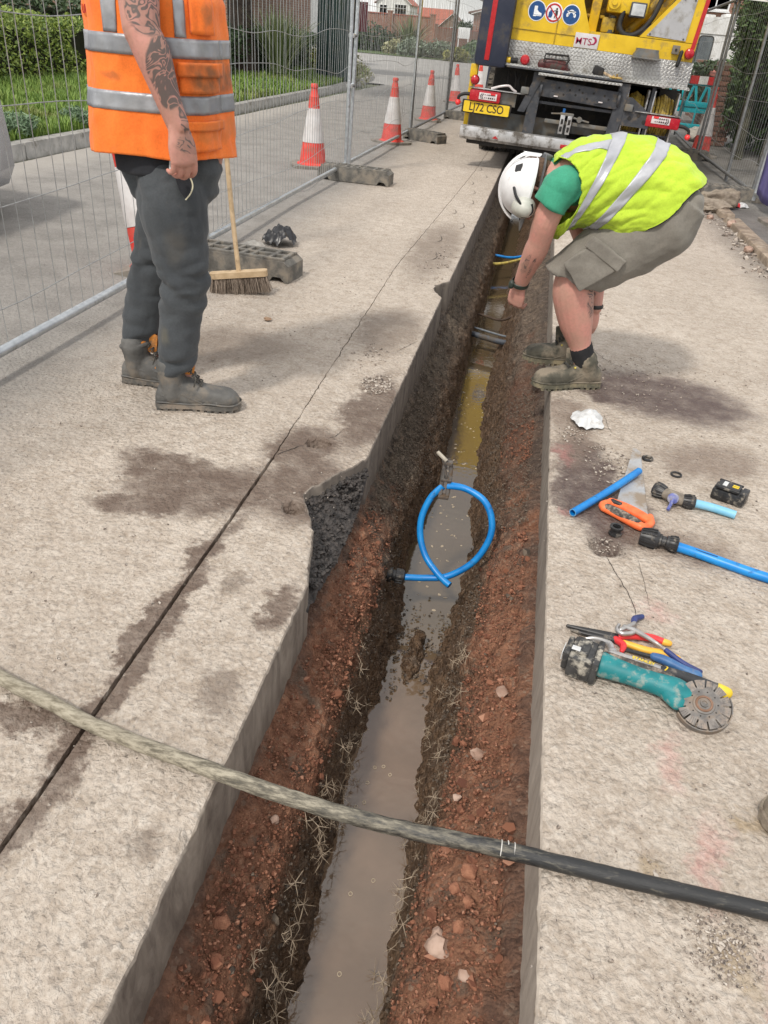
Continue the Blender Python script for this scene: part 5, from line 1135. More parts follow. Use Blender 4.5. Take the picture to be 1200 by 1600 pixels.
def jogwarp(q):
    z = q.z; knee = math.exp(-((z-.47)/.10)**2); cuff = math.exp(-((z-.17)/.08)**2); cr = math.exp(-((z-.82)/.10)**2)
    f = .0045*knee*math.sin(z*70+q.x*45+5*mnoise.noise(q*6))*(.6+mnoise.noise(q*5))+.005*cuff*math.sin(z*95-q.x*40+4*mnoise.noise(q*7))*(.7+mnoise.noise(q*6+Vector((3, 0, 0))))
    f += .004*cr*math.sin(z*40+q.x*55)+.014*mnoise.noise(Vector((q.x*7, q.y*7, z*3.5)))+.007*abs(mnoise.noise(Vector((q.x*14+z*5, q.y*14, z*9))))+.013*abs(mnoise.noise(Vector((q.x*5+z*12, q.y*5, z*12-q.x*8))))*(.3+knee+cuff)-.010*max(0, mnoise.noise(Vector((q.x*9, q.y*9, z*26)))-.15)*(.3+knee*1.5+cuff*2+cr)-.004; return f
warp(o, lambda q: jogwarp(q+Vector((-1.22, 2.62, 0))))
m = MB(); m.tube([(-1.100, 2.475, .868), (-1.085, 2.478, .84), (-1.076, 2.482, .81), (-1.083, 2.478, .785), (-1.098, 2.470, .765)], .0024, n=6, sub=5); m.build('pocket_piping', pm('cream_piping', (.62, .58, .42), rough=.8), man)
m = MB(); pk = [(-1.128, 2.462, .872), (-1.102, 2.473, .872), (-1.087, 2.475, .84), (-1.079, 2.480, .81), (-1.086, 2.474, .785), (-1.098, 2.468, .768), (-1.112, 2.456, .795), (-1.122, 2.456, .83)]; m.add(pk, [tuple(range(8))]); m.build('pocket_opening', M_BLKT, man, smooth=0)
# dark shirt hem and things showing under the vest
P, F = grid(lambda u, z: torso(u, z-.018*math.sin(max(0, (u-R(55))/R(85))*math.pi)*(1 if z < .87 else 0), -1.235, .168-.01*(.93-z)/.1, .184, .0)+Vector((0, -.004*math.sin(u*9), 0)), np.linspace(R(66), R(128), 30), np.linspace(.838, .93, 8))
m = MB(); m.add(P, F); o = m.build('shirt_hem', M_BLKT, man, smooth=80); bake(o, [('SOLIDIFY', dict(thickness=.006))])
P, F = grid(lambda u, z: torso(u, z+.012*math.sin(u*9), -1.245, .200, .205), np.linspace(R(50), R(66), 10), np.linspace(.850, .90, 6)); m = MB(); m.add(P, F); o = m.build('tissue_in_pocket', M_PAPER, man, smooth=30); bake(o, [('SOLIDIFY', dict(thickness=.003))]); warp(o, lambda q: .004*mnoise.noise(q*60))
m = MB(); m.limb([(-1.45, 2.74, .875), (-1.40, 2.74, .852), (-1.36, 2.74, .862)], [(.02, .012), (.022, .012), (.015, .010)], n=12); m.build('curled_hem', M_OR, man)
boot(man, (-1.275, 2.493, 0), R(17), (M_BOOT1, M_SOLE1, M_LACE, M_LIN1), .315, shaft=.182)
boot(man, (-1.50, 2.680, 0), R(2), (M_BOOT1, M_SOLE1, M_LACE, M_LIN1), .315, shaft=.182)

# ---------------------------------------------------------------- bending man
ben = thing('person', 'man in white helmet, yellow vest and grey shorts bending over the trench', 'person', (.30, 3.40, 0))
YB = 3.36
m = MB()
m.limb([(.52, YB, .74), (.40, YB, .82), (.26, YB, .845), (.14, YB, .83), (.07, YB, .82)], [(.155, .125), (.150, .125), (.165, .125), (.165, .11), (.10, .08)], n=24, ref=(0, 0, 1))
m.limb([(.10, YB, .83), (.02, YB-.005, .80)], [.062, .058], n=16)
HC = Vector((-.012, 3.345, .785)); HUP = Vector((-.96, -.08, .12)).normalized(); HF = Vector((-.13, -.03, -1)); HF = (HF-HUP*HF.dot(HUP)).normalized()
mhead = head(m, HC, HUP, HF, .95)
m.limb([(.145, 3.25, .81), (.100, 3.215, .80), (.064, 3.208, .71), (.052, 3.24, .61)], [(.05, .05), (.050, .050), (.052, .051), (.046, .046)], n=18)
m.limb([(.052, 3.24, .61), (.040, 3.262, .56), (.018, 3.31, .47), (.004, 3.345, .405)], [(.046, .046), (.047, .046), (.037, .035), (.028, .032)], n=18)
hand(m, Vector((.002, 3.348, .398)), (-.08, .30, -1), (-.5, -.85, -.2), False, (30, 40, 25), (.75, .5, -.5), 1.0)
m.limb([(.13, 3.50, .82), (.10, 3.55, .80), (.22, 3.56, .62), (.30, 3.52, .48)], [.06, .058, .048, .046], n=16)
m.limb([(.30, 3.52, .48), (.325, 3.49, .40), (.342, 3.46, .315)], [.045, .040, .030], n=16)
hand(m, Vector((.342, 3.46, .31)), (.03, -.05, -1), (.75, -.65, 0), True, (20, 30, 20), (.75, .5, -.45), .95)
# legs
m.limb([(.52, 3.30, .74), (.36, 3.28, .62), (.205, 3.265, .50)], [.09, .085, .068], n=18)
m.limb([(.205, 3.265, .50), (.222, 3.27, .42), (.258, 3.288, .30), (.296, 3.302, .20), (.322, 3.312, .12)], [(.068, .066), (.083, .074), (.072, .066), (.048, .046), (.042, .042)], n=20, ref=(0, 1, 0))
m.limb([(.52, 3.44, .74), (.38, 3.47, .62), (.27, 3.50, .50)], [.09, .085, .066], n=18)
m.limb([(.27, 3.50, .50), (.285, 3.505, .40), (.28, 3.53, .28), (.285, 3.56, .20), (.295, 3.568, .12)], [.066, .070, .060, .045, .042], n=18)
o = m.build('body', M_SKIN2, ben); remesh(o, .0033, 2, .45)
m = MB(); m.M = mhead; [m.rock((.082, s_*.032, .018), .011, (1, 1, 1), 2, 0) for s_ in (-1, 1)]; m.build('eyes', M_EYE, ben)
m = MB(); m.M = mhead; m.limb([(-.030, 0, -.02), (-.024, 0, .03)], [(.074, .090), (.074, .090)], n=18, ref=(1, 0, 0)); m.build('hair', pm('brown_hair', (.07, .04, .025), (.13, .08, .05), sc=90, rough=.9, bump=.8, bsc=300), ben)
# helmet (local frame: x = face, y = side, z = crown)
M_HELM = pm('helmet_white', (.70, .70, .70), (.78, .78, .78), rough=.28, dirt=(.50, .47, .43), dsc=20, damt=.68)
M_HGREY = pm('helmet_grey', (.10, .105, .11), (.16, .165, .17), rough=.5); M_HBLK = pm('helmet_black', (.012, .012, .013), rough=.4)
yv = HUP.cross(HF); Mhm = Matrix((HF, yv, HUP)).transposed().to_4x4(); Mhm.translation = HC+HUP*.012
m = MB(); m.M = Mhm; pr = [(math.cos(a), math.sin(a)) for a in np.linspace(0, math.pi/2*.985, 18)]
m.lathe([(r_*.118, z_*.120) for r_, z_ in pr], 48, sx=1.12, sy=.96); m.lathe([(.119, -.004), (.121, .003), (.1165, .007)], 48, sx=1.12, sy=.96, caps=False)
for yy in (-.028, 0, .028): m.tube([(.132*math.cos(a)*.965, yy*(1-.25*math.sin(a)), .1215*math.sin(a)*.985) for a in np.linspace(.35, 2.7, 16)], (.004, .006), n=6) if False else m.tube([(.130*math.cos(a), yy, .119*math.sin(a)*math.sqrt(max(.1, 1-(yy/.11)**2))) for a in np.linspace(.35, 2.75, 16)], [(.0045, .004)]*16, n=6)
m.build('helmet_shell', M_HELM, ben, smooth=50)
m = MB(); m.M = Mhm; m.rings([[(.120*math.cos(a)*1.06, .112*math.sin(a), .004), (.150*math.cos(a)*1.10, .106*math.sin(a)*1.0, -.006), (.150*math.cos(a)*1.10, .106*math.sin(a), -.009), (.118*math.cos(a)*1.06, .110*math.sin(a), -.002)] for a in np.linspace(-1.15, 1.15, 22)]); m.build('visor', M_HGREY, ben)
m = MB(); m.M = Mhm
m.tube([(-.108*math.cos(a), .098*math.sin(a), -.030) for a in np.linspace(-1.5, 1.5, 20)], [(.026, .005)]*20, n=8, ref=(0, 0, 1)); m.tube([(-.02, -.100, -.004), (-.07, -.098, -.02), (-.108, -.045, -.034)], [(.010, .003)]*3, n=8, sub=4, ref=(0, 0, 1)); m.build('harness', M_HGREY, ben)
m = MB(); m.M = Mhm; m.lathe([(.019, 0), (.021, .004), (.021, .018), (.017, .022)], 20, (-.112, -.01, -.036), (-1, 0, -.15)); m.build('adjuster_dial', M_HGREY, ben)
for s_, nm in ((-1, 'a'), (1, 'b')):
    m = MB(); m.M = Mhm
    for (x_, z_, w_, h_) in ((-.062, .066, .050, .026), (-.005, .050, .034, .050)):
        yy = s_*(.118*.96)*math.sqrt(max(0, 1-(x_/.132)**2-(z_/.12)**2)); nrm = Vector((x_/.0175, yy/.0128, z_/.0144)).normalized()
        a_, b_, d_ = frame(nrm, (0, 0, 1)); Mv = Matrix((a_, b_, d_)).transposed().to_4x4(); Mv.translation = Vector((x_, yy, z_))-nrm*.001
        m.prism([(-w_/2, -h_/2), (w_/2, -h_/2), (w_*.36, h_/2), (-w_*.1, h_/2)], Mv, .0055)
    m.build('vent', M_HBLK, ben, smooth=30)
    m = MB(); m.M = Mhm; m.limb([(.058, s_*.118, .012), (.058, s_*.150, .012)], [(.048, .042), (.040, .034)], n=22, ref=(1, 0, 0)); m.build('ear_defender', pm('ear_cup', (.46, .47, .42), (.56, .56, .50), rough=.45), ben)
    m = MB(); m.M = Mhm; m.tube([(.058, s_*.168, .012), (.040, s_*.164, .034), (.020, s_*.140, .055), (.0, s_*.110, .066)], [(.010, .006)]*4, n=8, sub=4); m.tube([(.034, s_*.166, -.010), (.062, s_*.168, -.020), (.086, s_*.160, .006), (.072, s_*.164, .030), (.038, s_*.166, .026)], .0052, n=6, sub=4)
    m.build('ear_arm', M_HBLK, ben)
# torso clothing
SEC = [((.610, .880), (.37, .650), .205), ((.512, .955), (.285, .655), .205), ((.405, .995), (.205, .665), .205), ((.285, 1.005), (.150, .655), .205), ((.17, .985), (.115, .612), .20), ((.09, .935), (.080, .66), .175), ((.055, .905), (.060, .72), .14)]
SQ = catmull([(a[0], a[1], b[0], b[1], r_) for a, b, r_ in SEC], 16)
def bs(s, u, off=0., k=1., y0=YB):
    i = min(len(SQ)-1.001, max(0, s*16)); j = int(i); q = SQ[j]*(1-(i-j))+SQ[j+1]*(i-j)
    T = Vector((q[0], 0, q[1])); B_ = Vector((q[2], 0, q[3])); c = (T+B_)/2; h = (T-B_)/2; hl = h.length; h = h.normalized(); cu, su = math.cos(u), math.sin(u)
    return c+Vector((0, y0, 0))+h*(hl*k+off)*math.copysign(abs(cu)**.85, cu)+Vector((0, -1, 0))*(q[4]*k+off)*math.copysign(abs(su)**.85, su)
M_YV = fabric('yellow_vest', (.40, .57, .030), (.50, .69, .045), dirt=(.36, .48, .06), dirtamt=.68)
M_GREEN = fabric('green_tshirt', (.030, .25, .150), (.045, .32, .195))
def vest2(u, s, off=0.):
    C1, S1 = math.cos(u), math.sin(u); f = .012*math.sin(u*3+s*1.1)*max(0, 1-s/6)+.010*mnoise.noise(Vector((C1*1.5, S1*1.5, s*.9)))+.008*mnoise.noise(Vector((C1*3.5, S1*3.5, s*.7+2)))+.006*mnoise.noise(Vector((C1*2+s*2, S1*2, s*2.2)))+.012*abs(mnoise.noise(Vector((C1*3+s*1.2, S1*3, s*.8+4))))+.003*mnoise.noise(Vector((C1*10, S1*10, s*5)))
    p = bs(s, u, off+f+.014*max(0, 1-s/1.6))
    if s < .9: p = p+Vector((.010, 0, -.004))*(.9-s)*math.sin(u*5)
    return p
U = np.linspace(0, 2*math.pi, 241)[:-1]; P, F = grid(lambda u, s: vest2(u, s), U, np.linspace(0, 6, 260), True)
def hole2(p): return abs(p[1]-YB) > .075 and ((p[0]-.085)/.088)**2+((p[2]-.80)/.118)**2 < 1
P = [tuple(Vector((.085, p[1], .80))+Vector(((p[0]-.085), 0, (p[2]-.80)))*max(1., 1/math.sqrt(max(1e-6, ((p[0]-.085)/.088)**2+((p[2]-.80)/.118)**2))) if (hole2(p) and ((p[0]-.085)/.088)**2+((p[2]-.80)/.118)**2 > .86) else p) for p in P]
F = [f for f in F if not any(hole2(P[i]) and ((P[i][0]-.085)/.088)**2+((P[i][2]-.80)/.118)**2 < .97 for i in f)]
m = MB(); m.add(P, F); o = m.build('vest', M_YV, ben, smooth=80); bake(o, [('SOLIDIFY', dict(thickness=.0035, offset=-1))])
def v2patch(u0, u1, s0, s1, off, name, mat, nu, ns):
    P, F = grid(lambda u, s: vest2(u, s, off), np.linspace(R(u0), R(u1), nu), np.linspace(s0, s1, ns)); F = [f for f in F if not any(hole2(P[i]) for i in f)]
    m = MB(); m.add(P, F); o = m.build(name, mat, ben, smooth=80); return bake(o, [('SOLIDIFY', dict(thickness=.002, offset=-1))])
M_REFL2 = pm('reflective_tape_pale', (.36, .37, .40), (.46, .47, .50), sc=10, rough=.42, metal=.2, bump=.4, bsc=22)
v2patch(0, 360, 2.85, 3.28, .0045, 'reflective_band', M_REFL2, 121, 8); v2patch(0, 360, 1.48, 1.92, .0045, 'reflective_band', M_REFL2, 121, 8)
v2patch(24, 42, 3.28, 5.3, .0045, 'reflective_strap', M_REFL2, 10, 30); v2patch(-42, -24, 3.28, 5.3, .0045, 'reflective_strap', M_REFL2, 10, 30)
# black binding along armhole and hem
M_BIND = pm('black_binding', (.012, .012, .012), rough=.8)
m = MB(); m.tube([tuple(vest2(u, .0, .001)) for u in np.linspace(0, 2*math.pi, 61)[:-1]], .0032, n=6, closed=True)
m.build('binding', M_BIND, ben)
P, F = grid(lambda u, s: bs(s, u, -.012+.004*mnoise.noise(Vector((u*3, s, 7)))), U, np.linspace(2.6, 6, 50), True); m = MB(); m.add(P, F)
m.limb([(.145, 3.245, .825), (.098, 3.20, .828), (.088, 3.195, .815)], [(.070, .070), (.068, .068), (.064, .064)], n=20); m.tube([(.10, 3.205, .83), (.078, 3.192, .79), (.062, 3.190, .752)], [(.066, .066), (.067, .065), (.071, .067)], n=20)
m.limb([(.13, 3.475, .825), (.09, 3.54, .82), (.10, 3.56, .77)], [.075, .076, .072], n=20)
m.limb([(.10, YB, .835), (.035, YB-.005, .812)], [(.085, .085), (.068, .066)], n=18)
o = m.build('tshirt', M_GREEN, ben); remesh(o, .006, 3); warp(o, lambda q: .0025*math.sin(q.x*70+q.z*40)+.003*mnoise.noise(q*18)+.005*abs(mnoise.noise(Vector((q.x*20+q.z*14, q.y*9, q.z*6)))))
# shorts
M_SHORT = fabric('grey_shorts', (.185, .170, .145), (.245, .228, .196), dirt=(.28, .25, .21), dirtamt=.64, rough=.9)
def pairs(m, L, y0, n=26):
    q = catmull([(a[0], a[1], b[0], b[1], r_) for a, b, r_ in L], 6); rr = []
    for k in q:
        T = Vector((k[0], 0, k[1])); B_ = Vector((k[2], 0, k[3])); c = (T+B_)/2; h = (T-B_)/2
        rr.append([c+Vector((0, y0, 0))+h*math.copysign(abs(math.cos(a))**.9, math.cos(a))+Vector((0, -k[4], 0))*math.copysign(abs(math.sin(a))**.9, math.sin(a)) for a in np.linspace(0, 2*math.pi, n+1)[:-1]])
    m.rings(rr)
m = MB()
pairs(m, [((.086, .515), (.335, .440), .105), ((.155, .600), (.43, .500), .115), ((.255, .700), (.53, .565), .12), ((.38, .80), (.625, .655), .125), ((.49, .87), (.655, .775), .11)], 3.275)
pairs(m, [((.165, .515), (.375, .455), .095), ((.23, .600), (.45, .510), .11), ((.30, .700), (.53, .575), .12), ((.40, .80), (.615, .665), .125), ((.49, .865), (.645, .785), .11)], 3.475)
pairs(m, [((.34, .80), (.56, .62), .19), ((.45, .85), (.640, .70), .195), ((.545, .875), (.652, .795), .180), ((.59, .868), (.640, .835), .14)], 3.37)
o = m.build('shorts', M_SHORT, ben); remesh(o, .006, 4)
def shw(q):
    q = q+Vector((.30, 3.40, 0)); d = (q.x-.2)*.8+(q.z-.5)*.6; f = .006*mnoise.noise(Vector((q.x*7+q.z*5, q.y*5, q.z*7)))+.0022*math.sin(d*50+q.y*12)*math.exp(-((q.x-.50)/.16)**2)-.006*max(0,(q.x-.5))*6+.007*math.sin((q.x-q.z)*46+2*mnoise.noise(q*9))*math.exp(-((q.x-.15)/.12)**2)+.003*mnoise.noise(q*30); return f
warp(o, shw)
m = MB(); Mc = axes((.255, 3.158, .555), (.66, 0, .55), (-.55, .0, .72)); m.M = Mc       # cargo pocket on the near thigh
m.box((0, 0, .0), (.155, .135, .022), ch=.008); o = m.build('cargo_pocket', M_SHORT, ben); bake(o, [('SUBSURF', dict(levels=3, render_levels=3))]); warp(o, lambda q: .005*mnoise.noise(q*26))
m = MB(); m.M = axes((.305, 3.150, .612), (.80, 0, -.46), (.46, .0, .80)); m.box((0, 0, 0), (.165, .05, .016), ch=.006); o = m.build('pocket_flap', M_SHORT, ben); bake(o, [('SUBSURF', dict(levels=3, render_levels=3))]); warp(o, lambda q: .004*mnoise.noise(q*30))
# wrist band and watch
m = MB(); W0 = Vector((.003, 3.342, .412)); dW = Vector((-.08, .34, -.9)).normalized(); m.lathe([(.034, -.010), (.0365, -.008), (.0365, .008), (.034, .010)], 26, W0, dW, sx=1.0, sy=1.05, caps=False); m.limb([W0+Vector((-.034, -.018, 0)), W0+Vector((-.036, -.018, -.012))], [.013, .012], n=12); m.build('watch', pm('watch_green', (.018, .028, .022), (.03, .045, .035), rough=.5), ben)
m = MB(); m.lathe([(.033, -.008), (.035, 0), (.033, .008)], 20, (.342, 3.46, .322), (.1, -.1, -1), caps=False); m.build('wristband', M_HBLK, ben)
M_BOOT2 = pm('boot_olive', (.050, .048, .036), (.11, .102, .078), sc=16, rough=.85, bump=.5, bsc=120, dirt=(.23, .195, .145), dsc=11, damt=.52)
M_SOLE2 = pm('boot_sole_olive', (.08, .078, .055), (.17, .155, .11), sc=18, rough=.9, dirt=(.26, .22, .14), dsc=18, damt=.55)
M_LACE2 = pm('lace_black_yellow', (.02, .02, .02), (.05, .05, .045), rough=.9); M_SOCK = pm('black_sock', (.012, .012, .014), (.02, .02, .022), rough=.95)
for (hx_, hy_, a, ax_, ay_) in ((.418, 3.355, R(180+22), .325, 3.316), (.385, 3.585, R(180+2), .296, 3.578)):
    boot(ben, (hx_, hy_, 0), a, (M_BOOT2, M_SOLE2, M_LACE2, M_BOOT2), .312, shaft=.15, sl=.030)
    m = MB(); m.limb([(ax_+.005, ay_, .12), (ax_-.022, ay_-.008, .185)], [.050, .0505], n=18); m.build('sock', M_SOCK, ben)
    m = MB()
    for i in range(4):
        q = Matrix.Translation((hx_, hy_, 0)) @ Matrix.Rotation(a, 4, 'Z'); x = .165-.018*i; m.cyl(q @ Vector((x, .034, .080+.022*i)), q @ Vector((x, .040, .082+.022*i)), .0042, n=8); m.cyl(q @ Vector((x, -.034, .080+.022*i)), q @ Vector((x, -.040, .082+.022*i)), .0042, n=8)
    m.build('eyelets', pm('yellow_eyelet', (.55, .45, .08), rough=.5), ben)
# third worker's boot at the right edge
t3 = thing('work_boot', 'pale dusty toe of a work boot cut off by the right picture edge', 'boot', (.9, 1.1, 0))
M_BOOT3 = pm('boot_pale_dust', (.24, .20, .15), (.34, .29, .22), sc=14, rough=.9, bump=.5, bsc=100, dirt=(.16, .13, .10), dsc=14, damt=.56)
boot(t3, (.936, 1.15, 0), R(189), (M_BOOT3, M_BOOT3, M_LACE, M_BOOT3), .30)
# ================================================================== SUCTION EXCAVATOR TRUCK
M_TY = pm('truck_yellow', (.62, .40, .008), (.74, .49, .015), sc=5, rough=.35, dirt=(.36, .25, .06), dsc=6, damt=.62)
M_TYD = pm('truck_yellow_dirty', (.40, .26, .012), (.52, .34, .02), sc=8, rough=.5, dirt=(.16, .12, .05), dsc=7, damt=.52)
M_NAVY = pm('navy_panel', (.014, .020, .042), (.03, .036, .06), sc=5, rough=.55, dirt=(.07, .065, .06), dsc=5, damt=.60)
M_FRAME = pm('dark_frame', (.030, .034, .042), (.060, .064, .072), sc=12, rough=.55, dirt=(.12, .10, .08), dsc=14, damt=.60)
M_BLACK = pm('chassis_black', (.008, .008, .009), (.022, .020, .018), sc=10, rough=.7, dirt=(.05, .04, .03), dsc=12, damt=.6)
M_GREYP = pm('grey_plate', (.12, .125, .12), (.19, .19, .18), sc=10, rough=.55, metal=.2, dirt=(.20, .17, .13), dsc=9, damt=.52)
M_SILV = pm('silver_bumper', (.42, .42, .42), (.60, .60, .60), sc=9, rough=.32, metal=.6, dirt=(.16, .145, .125), dsc=7, damt=.54)
M_REDT = pm('red_tape', (.40, .012, .016), (.50, .02, .025), rough=.35)
M_REDL = pm('red_lens', (.38, .010, .02), (.50, .02, .03), rough=.22, dirt=(.30, .08, .07), dsc=30, damt=.66)
M_HOSEY = pm('yellow_hose', (.42, .30, .045), (.58, .42, .08), sc=20, rough=.5, dirt=(.20, .15, .07), dsc=22, damt=.56)
M_RUB = pm('tyre_rubber', (.018, .017, .016), (.045, .042, .038), sc=16, rough=.9, dirt=(.13, .115, .095), dsc=9, damt=.54)
t = NT('tread_plate'); p = t.obj()
def diag(ang):
    m_ = t.n('Mapping', i_Vector=p, i_Rotation=(0, R(ang), 0), i_Scale=(1, 1, 1)); a_ = t.n('TexBrick', i_Vector=t.n('CombineXYZ', i_0=t.n('SeparateXYZ', i_0=m_.outputs[0]).outputs[0], i_1=t.n('SeparateXYZ', i_0=m_.outputs[0]).outputs[2], i_2=0.).outputs[0], i_Scale=1., i_Mortar_Size=.010, i_Mortar_Smooth=.6, i_Brick_Width=.050, i_Row_Height=.030)
    return t.math('SUBTRACT', 1., a_.outputs['Fac'])
h = t.math('MAXIMUM', t.math('MULTIPLY', diag(45), .8), diag(-45))
c = t.mix(t.rng(t.noise(p, 5, 6), .35, .65), (.36, .36, .35), (.54, .54, .52)); c = t.mix(t.math('MULTIPLY', t.math('SUBTRACT', 1., h), .4), c, (.20, .19, .17)); c = t.mix(t.rng(t.noise(p, 8, 6), .55, .7, 0, .7), c, (.20, .18, .15))
M_TREAD = t.fin(c, .42, .45, t.bump(h, .004, .8))
TR = thing('truck', 'yellow suction excavator truck standing over the trench, seen from behind', 'truck', (-.035, 9.9, 0), (0, .037, 0))
I4 = Matrix()
def tb(name, c, d, mat, ch=.008, parent=None, rot=None, smooth=35):
    m = MB(); m.box(c, d, rot, ch); o = m.build(name, mat, parent or TR, local=True, smooth=smooth); return o
def tp(name, poly, y0, depth, mat, parent=None):
    """polygon in x,z extruded forward from y0"""
    m = MB(); M = axes((0, y0+depth, 0), (1, 0, 0), (0, 0, 1)); m.prism(poly, M, depth); return m.build(name, mat, parent or TR, local=True, smooth=30)
# body
tb('body_shell', (.27, 3.2, 2.05), (2.28, 5.4, 1.5), M_TY, .03)
rear = tp('rear_panel', [(-.56, 1.29), (.28, 1.29), (.28, 1.45), (.16, 1.70), (.05, 2.10), (.05, 2.75), (-.56, 2.75)], .02, .48, M_TY)
tp('rear_sill', [(.285, 1.29), (1.40, 1.29), (1.40, 1.455), (.285, 1.455)], .02, .46, M_TY)
tp('rear_panel', [(.80, 1.46), (1.40, 1.46), (1.44, 2.75), (1.30, 2.75), (1.10, 1.84)], .02, .46, M_TY)
tp('aluminium_panel', [(.87, 1.482), (1.275, 1.47), (1.29, 1.86), (1.16, 1.86)], .012, .012, pm('brushed_alu', (.44, .44, .45), (.52, .52, .53), sc=6, rough=.36, metal=.5, dirt=(.36, .35, .33), dsc=9))
for (x, z) in ((.90, 1.495), (1.25, 1.485), (1.27, 1.83), (1.165, 1.83)): m = MB(); m.cyl((x, .006, z), (x, .014, z), .009, n=8); m.build('rivet', M_FRAME, TR, local=True)
tp('red_strip', [(1.348, 1.41), (1.388, 1.41), (1.412, 1.85), (1.372, 1.85)], .010, .012, M_REDT)
tb('door_edge', (-.075, .014, 1.42), (.008, .014, .24), M_TYD, .002); tb('panel_seam', (-.14, .016, 1.395), (.80, .010, .004), M_TYD, .001)
# recess with boom and cylinder
tb('recess_back', (.55, .50, 2.1), (1.15, .04, 1.4), M_TYD, .004)
tb('recess_rib', (.30, .36, 1.72), (.10, .24, .56), M_TY, .01); tb('recess_rib', (.28, .30, 1.60), (.26, .05, .03), M_TYD, .01)
tb('recess_rib', (.20, .40, 1.86), (.28, .10, .05), M_TY, .01)
tb('boom_block', (.62, .22, 1.745), (.42, .30, .20), M_TY, .03); tb('boom_block', (.46, .24, 1.53), (.14, .22, .14), M_TYD, .02)
m = MB(); m.cyl((.47, .04, 1.735), (.47, .14, 1.735), .062, n=24); m.cyl((.47, .02, 1.735), (.47, .05, 1.735), .028, n=16); m.build('pivot_boss', M_TY, TR, local=True)
m = MB(); m.cyl((.49, .18, 1.62), (.49, .18, 1.46), .04, n=20); m.cyl((.49, .18, 1.49), (.49, .18, 1.44), .055, n=20); m.build('ram', M_FRAME, TR, local=True)
m = MB(); m.cyl((.66, .30, 1.46), (1.02, .30, 1.90), .045, n=16); m.cyl((1.00, .30, 1.86), (1.20, .28, 2.3), .03, n=14); m.build('ram', M_TYD, TR, local=True)
m = MB(); m.tube([(.60, .10, 1.70), (.57, .08, 1.56), (.62, .06, 1.475), (.72, .05, 1.465), (.82, .06, 1.53), (.90, .08, 1.66), (.95, .12, 1.85), (.98, .15, 2.1)], .026, n=12, sub=6); m.build('hydraulic_hose', M_BLACK, TR, local=True)
m = MB(); m.tube([(.80, .05, 1.475), (.93, .04, 1.61), (1.06, .04, 1.78), (1.16, .04, 1.95)], .012, n=8, sub=4); m.tube([(.58, .14, 1.66), (.56, .12, 1.52), (.60, .11, 1.49)], .014, n=8, sub=4); m.build('hydraulic_hose', M_BLACK, TR, local=True)
tb('work_lamp', (.725, .055, 1.69), (.165, .06, .135), M_FRAME, .012); tb('lamp_lens', (.725, .018, 1.69), (.135, .016, .105), pm('lamp_glass', (.42, .44, .45), (.60, .62, .62), sc=20, rough=.15), .006)
# tread plate skirt, shelf, aluminium reading lamp, small fixtures
tb('tread_plate', (.42, .012, 1.165), (2.00, .03, .245), M_TREAD, .004)
tp('tread_shelf', [(-.60, 1.045), (-.15, 1.035), (1.44, 1.035), (1.43, 1.06), (-.57, 1.068)], -.10, .13, M_TREAD)
tb('tread_step', (.28, -.10, 1.008), (.90, .16, .025), M_TREAD, .004)
tb('shelf_edge', (.10, -.13, 1.04), (1.25, .05, .018), M_FRAME, .004)
m = MB(); m.rings([[(.915+x*(1-.15*(z_ > 1.33)), y, z_) for x, y in ((-.14, .02), (-.13, -.10), (-.09, -.13), (.09, -.13), (.13, -.10), (.14, .02))] for z_ in (1.285, 1.30, 1.335, 1.36)]); m.box((.915, -.055, 1.275), (.30, .17, .018), ch=.005); m.build('number_lamp_housing', M_GREYP, TR, local=True, smooth=40)
tb('switch_box', (1.20, -.012, 1.385), (.075, .05, .08), M_GREYP, .008); m = MB(); m.cyl((1.20, -.045, 1.385), (1.20, -.03, 1.385), .012, n=10); m.build('switch', M_BLACK, TR, local=True)
m = MB(); m.limb([(1.262, -.04, 1.37), (1.25, -.05, 1.25)], [(.020, .02), (.030, .02)], n=10); m.build('rubber_handle', M_BLACK, TR, local=True)
for (x, z, r_) in ((1.345, 1.365, .052), (-.855, .865, .050)):
    m = MB(); m.lathe([(r_*.9, 0), (r_, .01), (r_, .03), (r_*.8, .055), (r_*.4, .068), (0, .07)], 24, (x, -.0, z), (0, -1, 0), caps=False); m.build('marker_lamp', M_REDL, TR, local=True)
# navy side leaf
tb('side_leaf', (-.715, .06, 1.82), (.35, .42, 1.62), M_NAVY, .05); tb('red_strip', (-.755, -.152, 1.62), (.052, .006, 1.10), M_REDT, .001)
tb('corner_post', (-.90, .10, .62), (.05, .05, .62), M_TY, .006); tb('corner_post', (-.885, .06, .95), (.08, .12, .13), M_TY, .006)
# left light cluster, plate, bracket
tb('light_bar', (-.715, -.02, .72), (.35, .10, .12), M_REDL, .022); tb('light_bar', (1.26, -.02, .705), (.37, .10, .12), M_REDL, .022)
M_LEDP = pm('led_panel', (.62, .56, .56), (.72, .68, .67), rough=.3); M_LEDD = pm('led_dark', (.03, .02, .02), rough=.3); M_LEDR = pm('led_red', (.75, .02, .03), (.9, .06, .05), rough=.3)
for cx_, sg in ((-.68, -1), (1.235, 1)):
    tb('lens_panel', (cx_, -.072, .718), (.20, .006, .068), M_LEDP, .002); tb('brake_lens', (cx_-sg*.055, -.0745, .742), (.055, .006, .020), M_LEDR, .002)
    m = MB()
    for i in range(6):
        for j in range(2): m.cyl((cx_-.045+.022*i-sg*.012, -.0785, .735-.030*j), (cx_-.045+.022*i-sg*.012, -.074, .735-.030*j), .0085 if i in (2, 3, 4) else .0055, n=8)
    for k in range(2):
        x0 = cx_+sg*(.062+.018*k); m.tube([(x0-sg*.012, -.077, .745), (x0+sg*.006, -.077, .718), (x0-sg*.012, -.077, .690)], .004, n=5)
    m.build('led_pattern', M_LEDD, TR, local=True)
